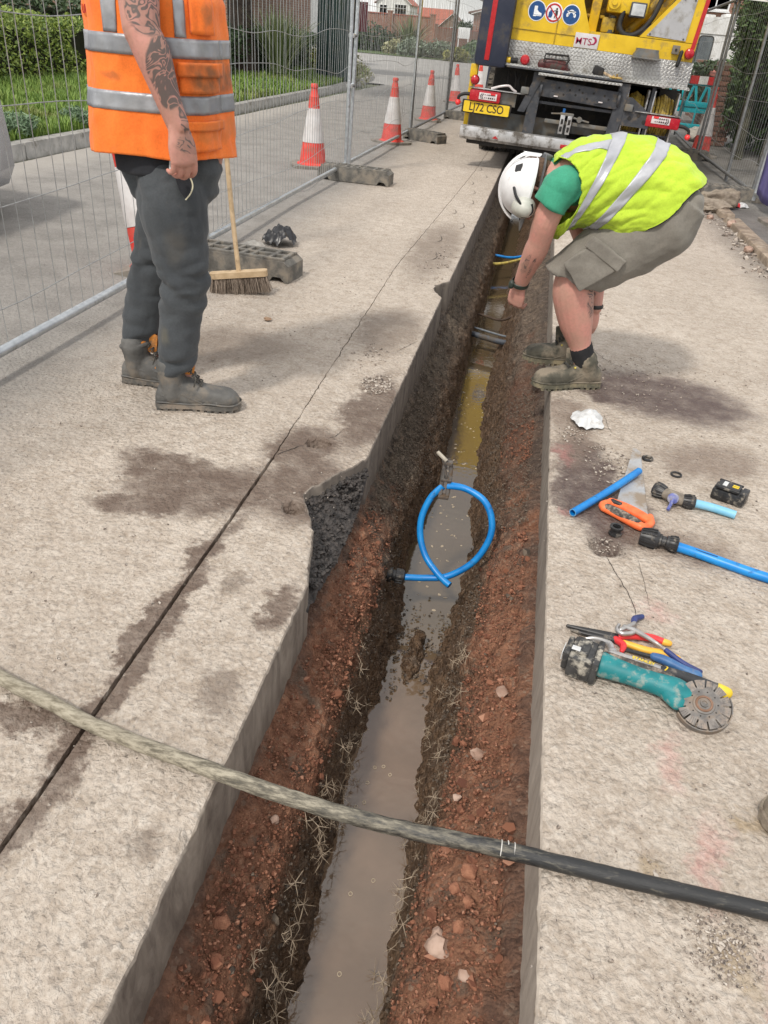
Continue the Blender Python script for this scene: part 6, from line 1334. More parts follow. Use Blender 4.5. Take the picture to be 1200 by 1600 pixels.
tb('light_bracket', (-.55, -.02, .790), (.70, .12, .008), M_SILV, .002); tb('light_bracket', (-.455, .0, .71), (.18, .03, .13), M_GREYP, .004); tb('light_bracket', (1.19, -.02, .775), (.50, .12, .008), M_SILV, .002)
for (sg, x0, z0) in ((-1, -.89, .72), (1, 1.445, .69)):
    m = MB(); m.limb([(x0-sg*.03, -.03, z0), (x0+sg*.06, -.04, z0-.005), (x0+sg*.115, -.045, z0-.035), (x0+sg*.118, -.045, z0-.075)], [(.026, .02), (.022, .018), (.018, .016), (.014, .014)], n=12); m.build('marker_arm', M_BLACK, TR, local=True)
    m = MB(); m.limb([(x0+sg*.118, -.045, z0-.095), (x0+sg*.118, -.052, z0-.098)], [.030, .030], n=16); m.build('marker_lamp', M_LEDR, TR, local=True)
tb('plate_holder', (-.68, -.018, .597), (.56, .02, .135), M_BLACK, .01)
m = MB(); m.prism(rrect(.52, .111, .012), axes((-.68, -.0285, .597), (1, 0, 0), (0, 0, 1)), .004); m.build('number_plate', pm('plate_yellow', (.76, .52, .02), (.82, .58, .03), rough=.35), TR, local=True)
def ttext(s, size, c, mat, name, bold=.0, sx=1.): return text(s, size, ROOTM[TR] @ axes(c, (1, 0, 0), (0, 0, 1)), mat, name, TR, .0006, bold, sx)
ttext('LJ72 CSO', .115, (-.68, -.0335, .596), M_LEDD, 'plate_characters', .0012, .86)
# MTS plate and three round stickers
tb('maker_plate', (.265, .010, 1.362), (.255, .012, .135), pm('silver_plate', (.52, .50, .50), (.62, .60, .60), sc=8, rough=.4), .002)
M_MTS = pm('plum_print', (.30, .01, .055), rough=.4); ttext('MTS', .088, (.235, .0015, 1.352), M_MTS, 'lettering', .0002, 1.08)
m = MB(); m.tube([(.318, .0015, 1.335), (.348, .0015, 1.343), (.362, .0015, 1.370), (.348, .0015, 1.395), (.322, .0015, 1.400)], [(.003, .003), (.008, .003), (.012, .003), (.010, .003), (.003, .003)], n=6, sub=4, ref=(0, 1, 0)); m.build('logo_swoosh', M_MTS, TR, local=True)
M_SBLUE = pm('sticker_blue', (.008, .06, .20), rough=.4); M_SWH = pm('sticker_white', (.72, .74, .76), rough=.4)
def disc(name, x, z, r_, y, mat, r0=0): m = MB(); m.lathe([(r_, 0), (r_, .002)] if r0 == 0 else [(r0, 0), (r0, .002), (r_, .002), (r_, 0)], 32, (x, y, z), (0, -1, 0), caps=(r0 == 0)); return m.build(name, mat, TR, local=True, smooth=30)
def icon(name, polys, x, z, s, y, mat):
    for P_ in polys: m = MB(); m.prism([(x+a_*s, z+b_*s) for a_, b_ in P_], axes((0, y, 0), (1, 0, 0), (0, 0, 1)), .0012); m.build(name, mat, TR, local=True, smooth=0)
ell_ = lambda cx_, cy_, rx, ry, n=14: [(cx_+rx*math.cos(a), cy_+ry*math.sin(a)) for a in np.linspace(0, 2*math.pi, n+1)[:-1]]
sx_ = (-.315, -.135, .050); sz_ = 1.575
for i, x in enumerate(sx_): disc('sticker_edge', x, sz_, .094, .0195, M_SWH); disc('sticker', x, sz_, .086, .0172, M_SWH if i == 1 else M_SBLUE)
icon('boot_symbol', [[(-.35, .5), (.05, .5), (.05, .1), (.30, -.12), (.62, -.22), (.66, -.42), (-.35, -.42)], [(-.38, -.46), (.66, -.46), (.66, -.54), (.0, -.54), (-.05, -.60), (-.38, -.60)]], sx_[0], sz_, .085, .0148, M_SWH)
disc('red_ring', sx_[1], sz_, .084, .0152, M_REDT, .068)
icon('person_symbol', [ell_(.32, .42, .12, .13), [(.18, .28), (.50, .26), (.52, -.15), (.44, -.60), (.34, -.60), (.30, -.2), (.22, -.60), (.10, -.58), (.18, -.1)], [(.18, .2), (-.15, .05), (-.18, .13), (.15, .30)]], sx_[1], sz_, .085, .0148, M_LEDD)
icon('hand_symbol', [[(-.62, -.55), (-.20, -.55), (-.10, -.15), (-.20, .15), (-.26, .12), (-.28, .30), (-.35, .30), (-.38, .28), (-.46, .26), (-.48, .1), (-.60, .05)], ], sx_[1], sz_, .085, .0146, M_SBLUE)
icon('red_bar', [[(-.66, .58), (-.56, .66), (.66, -.56), (.58, -.66)]], sx_[1], sz_, .085, .0142, M_REDT)
icon('helmet_symbol', [ell_(0, .10, .42, .45, 20), [(-.52, .28), (.52, .28), (.52, .38), (-.52, .38)], ell_(-.46, -.05, .13, .22), ell_(.46, -.05, .13, .22)], sx_[2], sz_, .085, .0150, M_SWH)
icon('face_symbol', [ell_(0, -.18, .30, .40, 18)], sx_[2], sz_, .085, .0142, M_SBLUE)
# lower rear: frame, roller bar, hose reels, bumper
tb('chassis', (.27, 2.7, .62), (1.9, 4.6, .80), M_BLACK, .02); tb('lower_plate', (-.30, .16, .47), (1.15, .03, .20), M_GREYP, .004); tb('lower_plate', (.45, .20, .50), (.60, .03, .10), M_GREYP, .004)
for x0, x1, nm in ((-.165, -.175, 'l'), (.775, .735, 'r')):
    m = MB(); m.M = I4; m.prism([(x0-.055, 1.02), (x0+.055, 1.02), (x1+.06, .36), (x1-.06, .36)], axes((0, .05, 0), (1, 0, 0), (0, 0, 1)), .12); m.build('frame_post', M_FRAME, TR, local=True)
m = MB(); m.prism([(-.33, .62), (-.25, .62), (-.16, .86), (.0, 1.14), (-.06, 1.16), (-.22, .92)], axes((0, -.03, 0), (1, 0, 0), (0, 0, 1)), .05); m.build('lifting_arm', M_FRAME, TR, local=True)
tb('hinge_block', (-.285, -.06, .83), (.09, .07, .07), M_GREYP, .012); tb('hinge_block', (.865, -.06, .80), (.09, .07, .07), M_GREYP, .012)
tb('roller_bar', (.31, -.04, .865), (.86, .10, .17), M_FRAME, .012, rot=Matrix.Rotation(R(2.2), 3, 'Y'))
m = MB()
for i, (a_, b_) in enumerate([(.08, .90), (.14, .84), (.20, .89), (.27, .85), (.34, .88), (.40, .83), (.46, .89), (.52, .84), (.58, .88), (.02, .85), (.63, .85), (.30, .905)]): m.cyl((a_, -.0915, b_), (a_, -.089, b_), .012, n=10)
m.build('bar_holes', M_BLACK, TR, local=True)
for x in (-.115, .735): m = MB(); m.cyl((x-.012, -.04, .865), (x+.012, -.04, .865), .085, n=24); m.build('bar_end', M_FRAME, TR, local=True)
for x in (.06, .55): m = MB(); m.box((x, -.098, .815), (.045, .02, .012), ch=.003); m.build('bar_label', M_LEDP, TR, local=True); m = MB(); m.cyl((x-.04, -.10, .825), (x-.04, -.08, .825), .030, n=14); m.build('bar_boss', M_FRAME, TR, local=True)
tb('cross_tube', (.31, -.02, .735), (.84, .04, .03), M_FRAME, .008); tb('cross_tube', (.36, .02, .56), (.74, .04, .04), M_GREYP, .008)
m = MB()     # perforated support plate at right
m.prism([(.78, .62), (1.12, .62), (1.12, .75), (1.02, .82), (.88, .90), (.80, .90)], axes((0, -.04, 0), (1, 0, 0), (0, 0, 1)), .02); m.build('support_plate', M_FRAME, TR, local=True)
for x, z in ((.90, .80), (.99, .74), (.90, .70), (1.06, .68)): m = MB(); m.cyl((x, -.064, z), (x, -.0605, z), .022, n=12); m.build('plate_hole', M_BLACK, TR, local=True)
for cx_, w_ in ((.94, .20), (1.245, .24)):
    tb('reel_bay', (cx_, .42, .74), (w_+.10, .04, .54), M_BLACK, .004)
    for k in range(7):
        x = cx_-w_/2+.02+k*(w_-.04)/6; m = MB(); rr_ = .20-.012*abs(k-3)
        m.tube([(x+.010*math.sin(k), .26+rr_*math.cos(a), .735+rr_*1.05*math.sin(a)) for a in np.linspace(0, 2*math.pi, 25)[:-1]], .0165, n=8, closed=True); m.build('hose_coil', M_HOSEY, TR, local=True)
    for s_ in (-1, 1): tb('reel_cheek', (cx_+s_*(w_/2+.01), .10, .73), (.018, .18, .52), M_SILV, .004)
    for k in range(6): tb('reel_guard', (cx_-w_/2+.02+k*(w_-.04)/5, .03, .50), (.012, .012, .14), M_FRAME, .002)
    tb('reel_guard', (cx_, .026, .56), (w_+.04, .014, .014), M_FRAME, .003); tb('reel_guard', (cx_, .026, .46), (w_+.04, .014, .014), M_FRAME, .003)
tb('post_rail', (1.095, .04, .74), (.04, .06, .56), M_FRAME, .006); tb('mud_flap', (1.25, .5, .30), (.40, .02, .34), M_BLACK, .004)
m = MB(); 
for x in (.185, .265): m.box((x, -.02, .545), (.052, .05, .19), ch=.008)
m.build('air_valve', M_SILV, TR, local=True)
m = MB()
for x in (.185, .265):
    for z in (.50, .575): m.box((x, -.0465, z), (.026, .004, .052), ch=.001)
m.build('valve_window', M_BLACK, TR, local=True)
m = MB(); m.box((.225, -.02, .65), (.15, .04, .03), ch=.006); m.cyl((.30, -.02, .625), (.48, -.02, .60), .010, n=8); m.cyl((.37, -.04, .615), (.37, .02, .615), .030, n=12); m.cyl((.05, -.02, .64), (.15, -.02, .65), .008, n=8); m.build('valve_pipe', M_GREYP, TR, local=True)
m = MB(); m.cyl((.185, -.02, .655), (.185, -.02, .705), .016, n=10); m.build('valve_cap', pm('blue_cap', (.02, .12, .35), rough=.4), TR, local=True)
m = MB(); m.tube([(-.66, -.03, .80), (-.56, -.05, .835), (-.47, -.05, .85), (-.42, -.04, .82), (-.38, -.02, .80)], .012, n=8, sub=5); m.build('looped_cable', M_LEDP, TR, local=True)
m = MB(); 
for k in range(9): x = -.50+.07*k; m.tube([(x, .10, .99), (x+.03*math.sin(k*2.), .07, .90), (x+.02, .10, .80), (x-.02*math.cos(k), .14, .66)], .011, n=6, sub=4)
m.build('dangling_hoses', M_BLACK, TR, local=True)
# bumper bar with reflectors
m = MB(); prof = [(-.105, .27), (-.13, .30), (-.135, .36), (-.125, .405), (-.09, .415), (-.02, .41), (.02, .36), (.02, .27)]
m.rings([[(x, y, z) for y, z in prof] for x in (-.93, -.91, 1.42, 1.44)]); m.build('bumper', M_SILV, TR, local=True)
for x in (.30, .47, 1.1): tb('red_reflector', (x, -.137, .335), (.16, .004, .04), M_REDT, .001)
m = MB(); m.prism([(-.555, .315), (-.485, .315), (-.52, .345)], axes((0, -.134, 0), (1, 0, 0), (0, 0, 1)), .004); m.build('triangle_mark', M_REDT, TR, local=True)
tb('bumper_underside', (.25, .1, .25), (2.2, .3, .05), M_BLACK, .01)
# wheels
for x, y in ((-.70, 1.95), (-.38, 1.95), (1.23, 1.95), (.93, 1.95), (-.55, 6.2), (1.10, 6.2)):
    m = MB(); m.lathe([(.30, -.13), (.44, -.135), (.485, -.11), (.50, -.06), (.50, .06), (.485, .11), (.44, .135), (.30, .13)], 48, (x, y, .50-x*-.0), (1, 0, 0)); wh = m.build('tyre', M_RUB, TR, local=True)
    m = MB()
    for k in range(40):
        a = 2*math.pi*k/40; c_, s_ = math.cos(a), math.sin(a)
        for j, xx in enumerate((-.095, -.03, .035, .10)): m.box((x+xx, y+.503*c_, .50+.503*s_), (.052, .062, .012), Matrix.Rotation(-(math.pi/2-a)*-1-math.pi/2+0, 3, 'X') @ Matrix.Rotation(0, 3, 'X'))
    m.build('tread', M_RUB, wh, local=True, kind='stuff')
    m = MB(); m.lathe([(.0, -.10), (.10, -.11), (.28, -.06), (.30, -.10), (.30, .10), (.28, .06), (.0, .05)], 32, (x, y, .50), (1, 0, 0), caps=False); m.build('rim', M_GREYP, wh, local=True)
tb('cab', (.27, 7.3, 1.85), (2.3, 1.9, 2.3), M_NAVY, .12); tb('cab_window', (.27, 8.26, 2.3), (2.0, .02, .8), M_BLACK, .05)
for s_ in (-1, 1): tb('side_skirt', (.27+s_*1.12, 3.4, .72), (.04, 3.0, .5), M_NAVY, .01)
# loose things lying on the tail shelf (stand on the truck: things of their own)
SM = ROOTM[TR]
def on(x, y, z): return SM @ Vector((x, y, z))
t = thing('lighting_connector', 'red dome beacon with yellow plug lying on the left end of the tread plate shelf', 'beacon', tuple(on(-.38, -.06, 1.07)))
m = MB(); m.M = SM; m.lathe([(.05, -.02), (.052, .0), (.05, .02), (.035, .042), (0, .048)], 20, (-.345, -.06, 1.115), (0, -1, 0), caps=False); m.build('dome', M_REDL, t)
m = MB(); m.M = SM; m.cyl((-.50, -.06, 1.095), (-.42, -.06, 1.10), .026, n=12); m.build('plug', M_BLACK, t); m = MB(); m.M = SM; m.cyl((-.55, -.06, 1.09), (-.50, -.06, 1.095), .030, n=12); m.build('yellow_ring', M_TY, t)
t = thing('power_tool', 'black and dark red power tool with a tubular guard on the truck shelf', 'power tool', tuple(on(-.06, -.06, 1.07)))
m = MB(); m.M = SM; m.limb([(-.17, -.06, 1.09), (-.06, -.06, 1.105), (.09, -.06, 1.10)], [(.030, .05), (.045, .06), (.035, .05)], n=16); m.limb([(.06, -.06, 1.10), (.14, -.06, 1.07)], [.03, .02], n=10); m.build('housing', pm('tool_red_black', (.06, .012, .012), (.13, .02, .018), sc=12, rough=.45, dirt=(.08, .07, .06), dsc=14), t)
m = MB(); m.M = SM
for y_ in (-.12, .0): m.tube([(-.14, y_, 1.12), (-.135, y_, 1.20), (.11, y_, 1.205), (.125, y_, 1.165), (.10, y_, 1.12)], .009, n=8)
for x in (-.10, -.03, .04, .10): m.cyl((x, -.12, 1.2), (x, .0, 1.2), .007, n=8)
m.cyl((-.14, -.12, 1.155), (.12, -.12, 1.16), .006, n=8); m.build('guard', M_BLACK, t)
t = thing('mallet', 'black headed mallet with a short wooden handle on the truck shelf', 'mallet', tuple(on(.46, -.06, 1.07)))
m = MB(); m.M = SM; m.box((.455, -.06, 1.105), (.115, .08, .085), Matrix.Rotation(R(12), 3, 'Y'), ch=.018); m.build('head', M_BLACK, t); m = MB(); m.M = SM; m.cyl((.50, -.07, 1.10), (.60, -.09, 1.065), .014, n=10); m.build('handle', M_WOOD, t)
t = thing('brass_coupling', 'brass hose coupling lying right of the mallet', 'coupling', tuple(on(.62, -.08, 1.07)))
m = MB(); m.M = SM; m.cyl((.585, -.09, 1.062), (.72, -.09, 1.060), .014, n=10); m.cyl((.615, -.09, 1.062), (.635, -.09, 1.062), .026, n=8); m.cyl((.66, -.09, 1.075), (.66, -.09, 1.10), .011, n=8); m.cyl((.66, -.09, 1.062), (.675, -.09, 1.062), .022, n=6); m.build('coupling_body', pm('brass', (.42, .28, .08), (.55, .40, .14), rough=.4, metal=.6, dirt=(.2, .13, .06), dsc=30), t)
# ================================================================== BACKGROUND
def leafmat(name, dark, light, rough=.55):
    t = NT(name); ri = t.n('NewGeometry').outputs['Random Per Island']; p = t.pos()
    c = t.mix(ri, dark, light); return t.fin(c, rough, 0, Subsurface_Weight=.0, Transmission_Weight=0.)
def leaves(name, blobs, n, size, mat, parent=None, up=.2, seed=0, kind=None, asp=.45, clump=2.5, cl=None):
    """leaf shaped quads through ellipsoid blobs (c, r); denser near the surface, clumped by noise"""
    g_ = np.random.default_rng(seed); w_ = np.array([b[1][0]*b[1][1]+b[1][1]*b[1][2]+b[1][0]*b[1][2] for b in blobs]); w_ = w_/w_.sum(); V = []
    P = []
    while len(P) < n:
        k = g_.choice(len(blobs), p=w_); c, r = blobs[k]; d = g_.normal(size=3); d /= np.linalg.norm(d); q = g_.random()**.33
        q = q*(.82+.36*mnoise.noise(Vector((d[0]*clump+k*7, d[1]*clump, d[2]*clump)))+.22*mnoise.noise(Vector((d[0]*clump*3+k*7, d[1]*clump*3, d[2]*clump*3))))
        pt = np.array(c)+d*np.array(r)*q
        if mnoise.noise(Vector(pt)*clump*1.4) < -.22: continue
        P.append(pt)
    P = np.array(P); n = len(P); N = g_.normal(size=(n, 3))+np.array([0, 0, up]); N /= np.linalg.norm(N, axis=1)[:, None]; A = np.cross(N, g_.normal(size=(n, 3))); A /= np.linalg.norm(A, axis=1)[:, None]; B_ = np.cross(N, A)
    s = size*g_.uniform(.6, 1.3, n)[:, None]; bend = N*s*.15
    V = np.stack([P-A*s, P+B_*s*asp-bend, P+A*s, P-B_*s*asp-bend], 1).reshape(-1, 3); F = np.arange(4*n).reshape(-1, 4)
    return npmesh(name, V, F, mat, parent, kind)
def hedge(name, label, x0, x1, y0, y1, z0, z1, n, size, mat, seed, cat='hedge', group=None):
    t = thing(name, label, cat, ((x0+x1)/2, (y0+y1)/2, z0), group=group); g_ = np.random.default_rng(seed)
    P = np.stack([g_.uniform(0, 1, n), g_.uniform(0, 1, n), g_.uniform(0, 1, n)], 1)
    f = g_.integers(0, 4, n); P[f == 0, 0] = 1-g_.random((f == 0).sum())**2*.35; P[f == 1, 2] = 1-g_.random((f == 1).sum())**2*.30; P[f == 2, 0] = g_.random((f == 2).sum())**2*.3
    X = x0+(x1-x0)*P[:, 0]; Y = y0+(y1-y0)*P[:, 1]; Z = z0+(z1-z0)*P[:, 2]
    nn = np.array([mnoise.noise(Vector((a*.9, b*.9, c*1.6)))+.6*mnoise.noise(Vector((a*3.1, b*3.1, c*3.1))) for a, b, c in zip(X, Y, Z)])
    X = X+nn*.16*(P[:, 0]-.4); Z = Z+nn*.20*P[:, 2]; keep = nn > -.42; X, Y, Z = X[keep], Y[keep], Z[keep]; P = np.stack([X, Y, Z], 1); n = len(P)
    N = g_.normal(size=(n, 3))+np.array([.3, -.3, .5]); N /= np.linalg.norm(N, axis=1)[:, None]; A = np.cross(N, g_.normal(size=(n, 3))); A /= np.linalg.norm(A, axis=1)[:, None]; B_ = np.cross(N, A); s = size*g_.uniform(.6, 1.4, n)[:, None]
    V = np.stack([P-A*s, P+B_*s*.45, P+A*s, P-B_*s*.45], 1).reshape(-1, 3); npmesh('foliage', V, np.arange(4*n).reshape(-1, 4), mat, t)
    m = MB(); m.box(((x0+x1)/2, (y0+y1)/2, (z0+z1)/2-.08), ((x1-x0)*.55, (y1-y0)*.97, (z1-z0)*.72)); m.build('inner_twigs', pm('hedge_inner', (.016, .018, .008), (.03, .032, .014), sc=20, rough=1), t); return t
M_LHEDGE = leafmat('leaf_hedge', (.055, .11, .014), (.30, .38, .07)); M_LDARK = leafmat('leaf_dark', (.018, .040, .014), (.055, .095, .03)); M_LIVY = leafmat('leaf_ivy', (.028, .068, .020), (.12, .20, .06)); M_LYEL = leafmat('leaf_yellowish', (.12, .14, .03), (.34, .33, .10)); M_LGREY = leafmat('leaf_greygreen', (.10, .14, .09), (.26, .32, .24)); M_LPALE = leafmat('leaf_pale', (.20, .21, .10), (.52, .50, .30))
hedge('hedge', 'clipped light green hedge behind the grass verge at far left', -9.0, -7.6, 5.5, 14.5, .18, 1.12, 36000, .030, M_LHEDGE, 1)
hedge('hedge', 'dark green shrub bed behind the second cone and wire panel', -8.4, -6.75, 14.7, 25.5, .15, 1.05, 26000, .045, M_LDARK, 2)
hedge('hedge', 'darker hedge row standing behind the light green hedge', -14, -12.2, 8, 26, .25, 1.42, 9000, .07, M_LDARK, 3)
# grass on the verge: blades
t = NT('grass_blade'); ri = t.n('NewGeometry').outputs['Random Per Island']; p = t.pos(); gcol = t.mix(ri, (.070, .15, .018), (.26, .38, .07)); gcol = t.mix(t.rng(t.noise(p, 1.6, 4), .5, .68, 0, .6), gcol, (.26, .24, .09)); M_GRASS = t.fin(gcol, .6)
def grass(name, n, xr, yr, h0, h1, wd, seed, zf, kx=True):
    g_ = np.random.default_rng(seed); Y = g_.uniform(*yr, n); K = np.array([kerbx(y) for y in Y])-.17 if kx else np.zeros(n); X = K-g_.random(n)**1.2*xr; Z = np.array([zf(a, b, k) for a, b, k in zip(X, Y, K)])
    tuft = np.array([mnoise.noise(Vector((a*2.5, b*2.5, 0))) for a, b in zip(X, Y)]); H_ = g_.uniform(h0, h1, n)*(1+tuft*.9); A = g_.uniform(0, 6.28, n); L = H_*g_.uniform(.1, .8, n)
    dx, dy = np.cos(A), np.sin(A); wx, wy = -dy*wd, dx*wd; P = np.stack([X, Y, Z], 1); W_ = np.stack([wx, wy, 0*wx], 1); M1 = P+np.stack([dx*L*.4, dy*L*.4, H_*.6], 1); T_ = P+np.stack([dx*L, dy*L, H_], 1)
    V = np.stack([P-W_, P+W_, M1+W_*.7, M1-W_*.7, T_], 1).reshape(-1, 3); i = np.arange(n)*5
    F = np.concatenate([np.stack([i, i+1, i+2], 1), np.stack([i, i+2, i+3], 1), np.stack([i+3, i+2, i+4], 1)]); return npmesh(name, V, F, M_GRASS, kind='stuff')
zv = lambda x, y, k: .095+min(.25, (k-x)*.06)
grass('grass', 62000, 2.9, (5.2, 14), .05, .13, .0050, 1, zv); grass('grass', 44000, 2.0, (14, 33), .06, .14, .010, 2, zv)
# weeds at the kerb
for i, (y, x, lb) in enumerate([(7.75, -5.25, 'bluish green weed clump by the kerb at far left'), (8.9, -5.22, 'smaller leafy weed at the kerb edge near the orange vest')]):
    t = thing('weed_clump', lb, 'weed', (x, y, .13)); leaves('foliage', [((x, y, .20), (.20, .42 if i == 0 else .22, .13))], 1500 if i == 0 else 700, .035, leafmat('leaf_weed%d' % i, (.07, .13, .06), (.22, .32, .19)), t, up=1, seed=20+i, asp=.22)
def phormium(x, y, z, h, n, label, mat, seed, spread=1.):
    t = thing('spiky_shrub', label, 'shrub', (x, y, z)); rs = random.Random(seed); m = MB()
    for i in range(n):
        a = rs.random()*6.28; ln = h*rs.uniform(.65, 1.1); tilt = rs.uniform(.05, .75)*spread; w_ = h*.022; d = Vector((math.cos(a), math.sin(a), 0)); s_ = Vector((-d.y, d.x, 0)); b0 = Vector((x, y, z))+d*rs.random()*.15*h; pts = []
        for k in range(5): q = k/4; pts.append(b0+d*ln*tilt*q*(.6+.6*q)+Vector((0, 0, ln*(q-.35*tilt*q*q))))
        V = []; 
        for k, p_ in enumerate(pts): ww = w_*(1-.85*(k/4)**2); V += [p_-s_*ww, p_+s_*ww]
        m.add(V, [(2*k, 2*k+1, 2*k+3, 2*k+2) for k in range(4)])
    m.build('leaves', mat, t, smooth=0); m = MB(); m.rock((x, y, z+.05), h*.12, (1, 1, .6), 1); m.build('base', pm('plant_base', (.06, .05, .03), rough=1), t); return t
phormium(-6.25, 19.6, .30, 1.30, 260, 'tall spiky phormium behind the shrub bed, left of the dark green cabinet', leafmat('leaf_phormium', (.10, .15, .05), (.42, .46, .26)), 1)
# brick houses, brick texture where courses are under a pixel or two
def brickmat(name, a, b, mort=(.30, .27, .23), scale=1.):
    t = NT(name); p = t.obj(); s = t.n('SeparateXYZ', i_0=p); uv = t.n('CombineXYZ', i_0=t.math('ADD', s.outputs[0], s.outputs[1]), i_1=s.outputs[2], i_2=0.)
    br = t.n('TexBrick', i_Vector=uv.outputs[0], i_Color1=a+(1,), i_Color2=b+(1,), i_Mortar=mort+(1,), i_Scale=1., i_Mortar_Size=.010, i_Brick_Width=.225, i_Row_Height=.075); br.offset = .5
    c = t.mix(t.rng(t.noise(p, 1.2, 5), .35, .65, 0, .35), br.outputs['Color'], tuple(q*.6 for q in a)); return t.fin(c, .9, 0, t.bump(t.math('SUBTRACT', 1., br.outputs['Fac']), .01, .6))
M_BR1 = brickmat('brick_brown', (.20, .115, .085), (.28, .17, .125)); M_BR2 = brickmat('brick_red', (.30, .12, .075), (.38, .17, .11)); M_BR3 = brickmat('brick_dark', (.14, .07, .05), (.21, .11, .08))
M_TILE = brickmat('roof_tile_red', (.42, .125, .085), (.50, .17, .12), (.26, .09, .07)); M_TILEB = brickmat('roof_tile_brown', (.22, .13, .10), (.28, .17, .13), (.14, .09, .07))
M_REND = pm('white_render', (.62, .62, .60), (.72, .72, .70), sc=2, rough=.85); M_UPVC = pm('white_frame', (.72, .73, .73), rough=.35); M_GLS = pm('window_glass', (.045, .06, .07), (.10, .12, .13), sc=3, rough=.08, Specular_IOR_Level=.8)
def window(parent, M, w_, h_, bars=2):
    """M: axes with X along wall, Y up, Z outward"""
    m = MB(); m.M = M
    for x in (-w_/2, w_/2): m.box((x, 0, .02), (.07, h_+.07, .09))
    for y in (-h_/2, h_/2): m.box((0, y, .021), (w_-.07, .07, .086))
    for k in range(1, bars): m.box((-w_/2+w_*k/bars, 0, .015), (.05, h_-.07, .06))
    m.box((0, h_*.18, .012), (w_-.08, .045, .05)); f = m.build('window', M_UPVC, parent)
    m = MB(); m.M = M; m.box((0, 0, -.01), (w_-.06, h_-.06, .02)); m.build('pane', M_GLS, f)
    m = MB(); m.M = M; m.box((0, -h_/2-.07, .06), (w_+.16, .06, .16)); m.build('sill', M_UPVC, f)
def house(name, label, c, size, rz, wallm, roofm, wall_h, roof_h, wins, gable_front=True, chimney=False, render=None, over=.3, trim=True):
    t = thing(name, label, 'house', c, (0, 0, rz)); W_, D_ = size; M0 = ROOTM[t]; m = MB(); m.M = M0
    if gable_front: pr = [(-W_/2, 0), (W_/2, 0), (W_/2, wall_h), (0, wall_h+roof_h), (-W_/2, wall_h)]; m.prism(pr, axes((0, D_, 0), (1, 0, 0), (0, 0, 1)), D_)
    else: pr = [(0, 0), (D_, 0), (D_, wall_h), (D_/2, wall_h+roof_h), (0, wall_h)]; m.prism(pr, axes((-W_/2, 0, 0), (0, 1, 0), (0, 0, 1)), W_)
    m.build('wall', wallm, t, smooth=0)
    rf = MB(); rf.M = M0; th = .16
    if gable_front:
        for s_ in (-1, 1):
            L = math.hypot(W_/2, roof_h); ex = over/L; p0 = Vector((s_*W_/2*(1+ex*2), 0, wall_h-roof_h*ex*2)); p1 = Vector((0, 0, wall_h+roof_h))
            v = [p0+Vector((0, -over, .02)), p1+Vector((0, -over, .02)), p1+Vector((0, D_+over, .02)), p0+Vector((0, D_+over, .02))]; rf.add(v+[q+Vector((0, 0, th)) for q in v], [(0, 1, 2, 3), (7, 6, 5, 4), (0, 4, 5, 1), (1, 5, 6, 2), (2, 6, 7, 3), (3, 7, 4, 0)])
    else:
        for s_ in (0, 1):
            p0 = -over if s_ == 0 else D_+over; z0 = wall_h-roof_h*over/(D_/2); v = [Vector((-W_/2-over, p0, z0)), Vector((W_/2+over, p0, z0)), Vector((W_/2+over, D_/2, wall_h+roof_h)), Vector((-W_/2-over, D_/2, wall_h+roof_h))]; v = [q+Vector((0, 0, .02)) for q in v]
            rf.add(v+[q+Vector((0, 0, th)) for q in v], [(0, 1, 2, 3), (7, 6, 5, 4), (0, 4, 5, 1), (1, 5, 6, 2), (2, 6, 7, 3), (3, 7, 4, 0)])
    r_ = rf.build('roof', roofm, t, smooth=0)
    if gable_front and trim:
        for s_ in (-1, 1): m = MB(); m.M = M0; q0 = Vector((s_*(W_/2+over), -over-.02, wall_h-.15)); q1 = Vector((0, -over-.02, wall_h+roof_h+.1)); m.tube([q0, q1], [(.05, .14)]*2, n=4, ref=(0, 1, 0)); m.build('bargeboard', M_UPVC, t, smooth=0)
    if chimney: m = MB(); m.M = M0; m.box((W_*.28, D_/2, wall_h+roof_h+.3), (.7, .5, 1.4), ch=.02); m.build('chimney', wallm, r_)
    for (x, z, w_, h_, b) in wins: window(t, M0 @ axes((x, 0, z), (1, 0, 0), (0, 0, 1)), w_, h_, b)
    return t
house('brick_house', 'brown brick house whose lower window shows above the light hedge at far left', (-23, 27, 0), (19, 8), 0, M_BR1, M_TILEB, 5.2, 2.8, [(4.6, 2.25, 1.3, 1.4, 2), (-2, 2.3, 1.6, 1.4, 2), (8.1, 4.1, 1.2, 1.2, 2), (4.6, 4.3, 1.2, 1.2, 2)], False)
house('brick_house', 'brown brick house with a drainpipe seen right of the orange vest', (-12.7, 28, 0), (5.2, 8), 0, M_BR1, M_TILEB, 5.6, 2.6, [(-1.2, 4.3, 1.2, 1.2, 2)], True)
m = MB(); m.cyl((-10.55, 27.9, 0), (-10.55, 27.9, 5.2), .05, n=8); tag(m.build('drainpipe', M_BLACK), 'dark drainpipe on the brick wall right of the orange vest', 'drainpipe')
house('white_house', 'white rendered house seen between the spiky shrub and the dark green cabinet', (-22.3, 62, 0), (8.6, 8), .0, M_REND, M_TILEB, 5.4, 2.8, [(1.5, 2.2, 1.3, 1.3, 2), (2.4, 4.4, 1.1, 1.1, 2)], True)
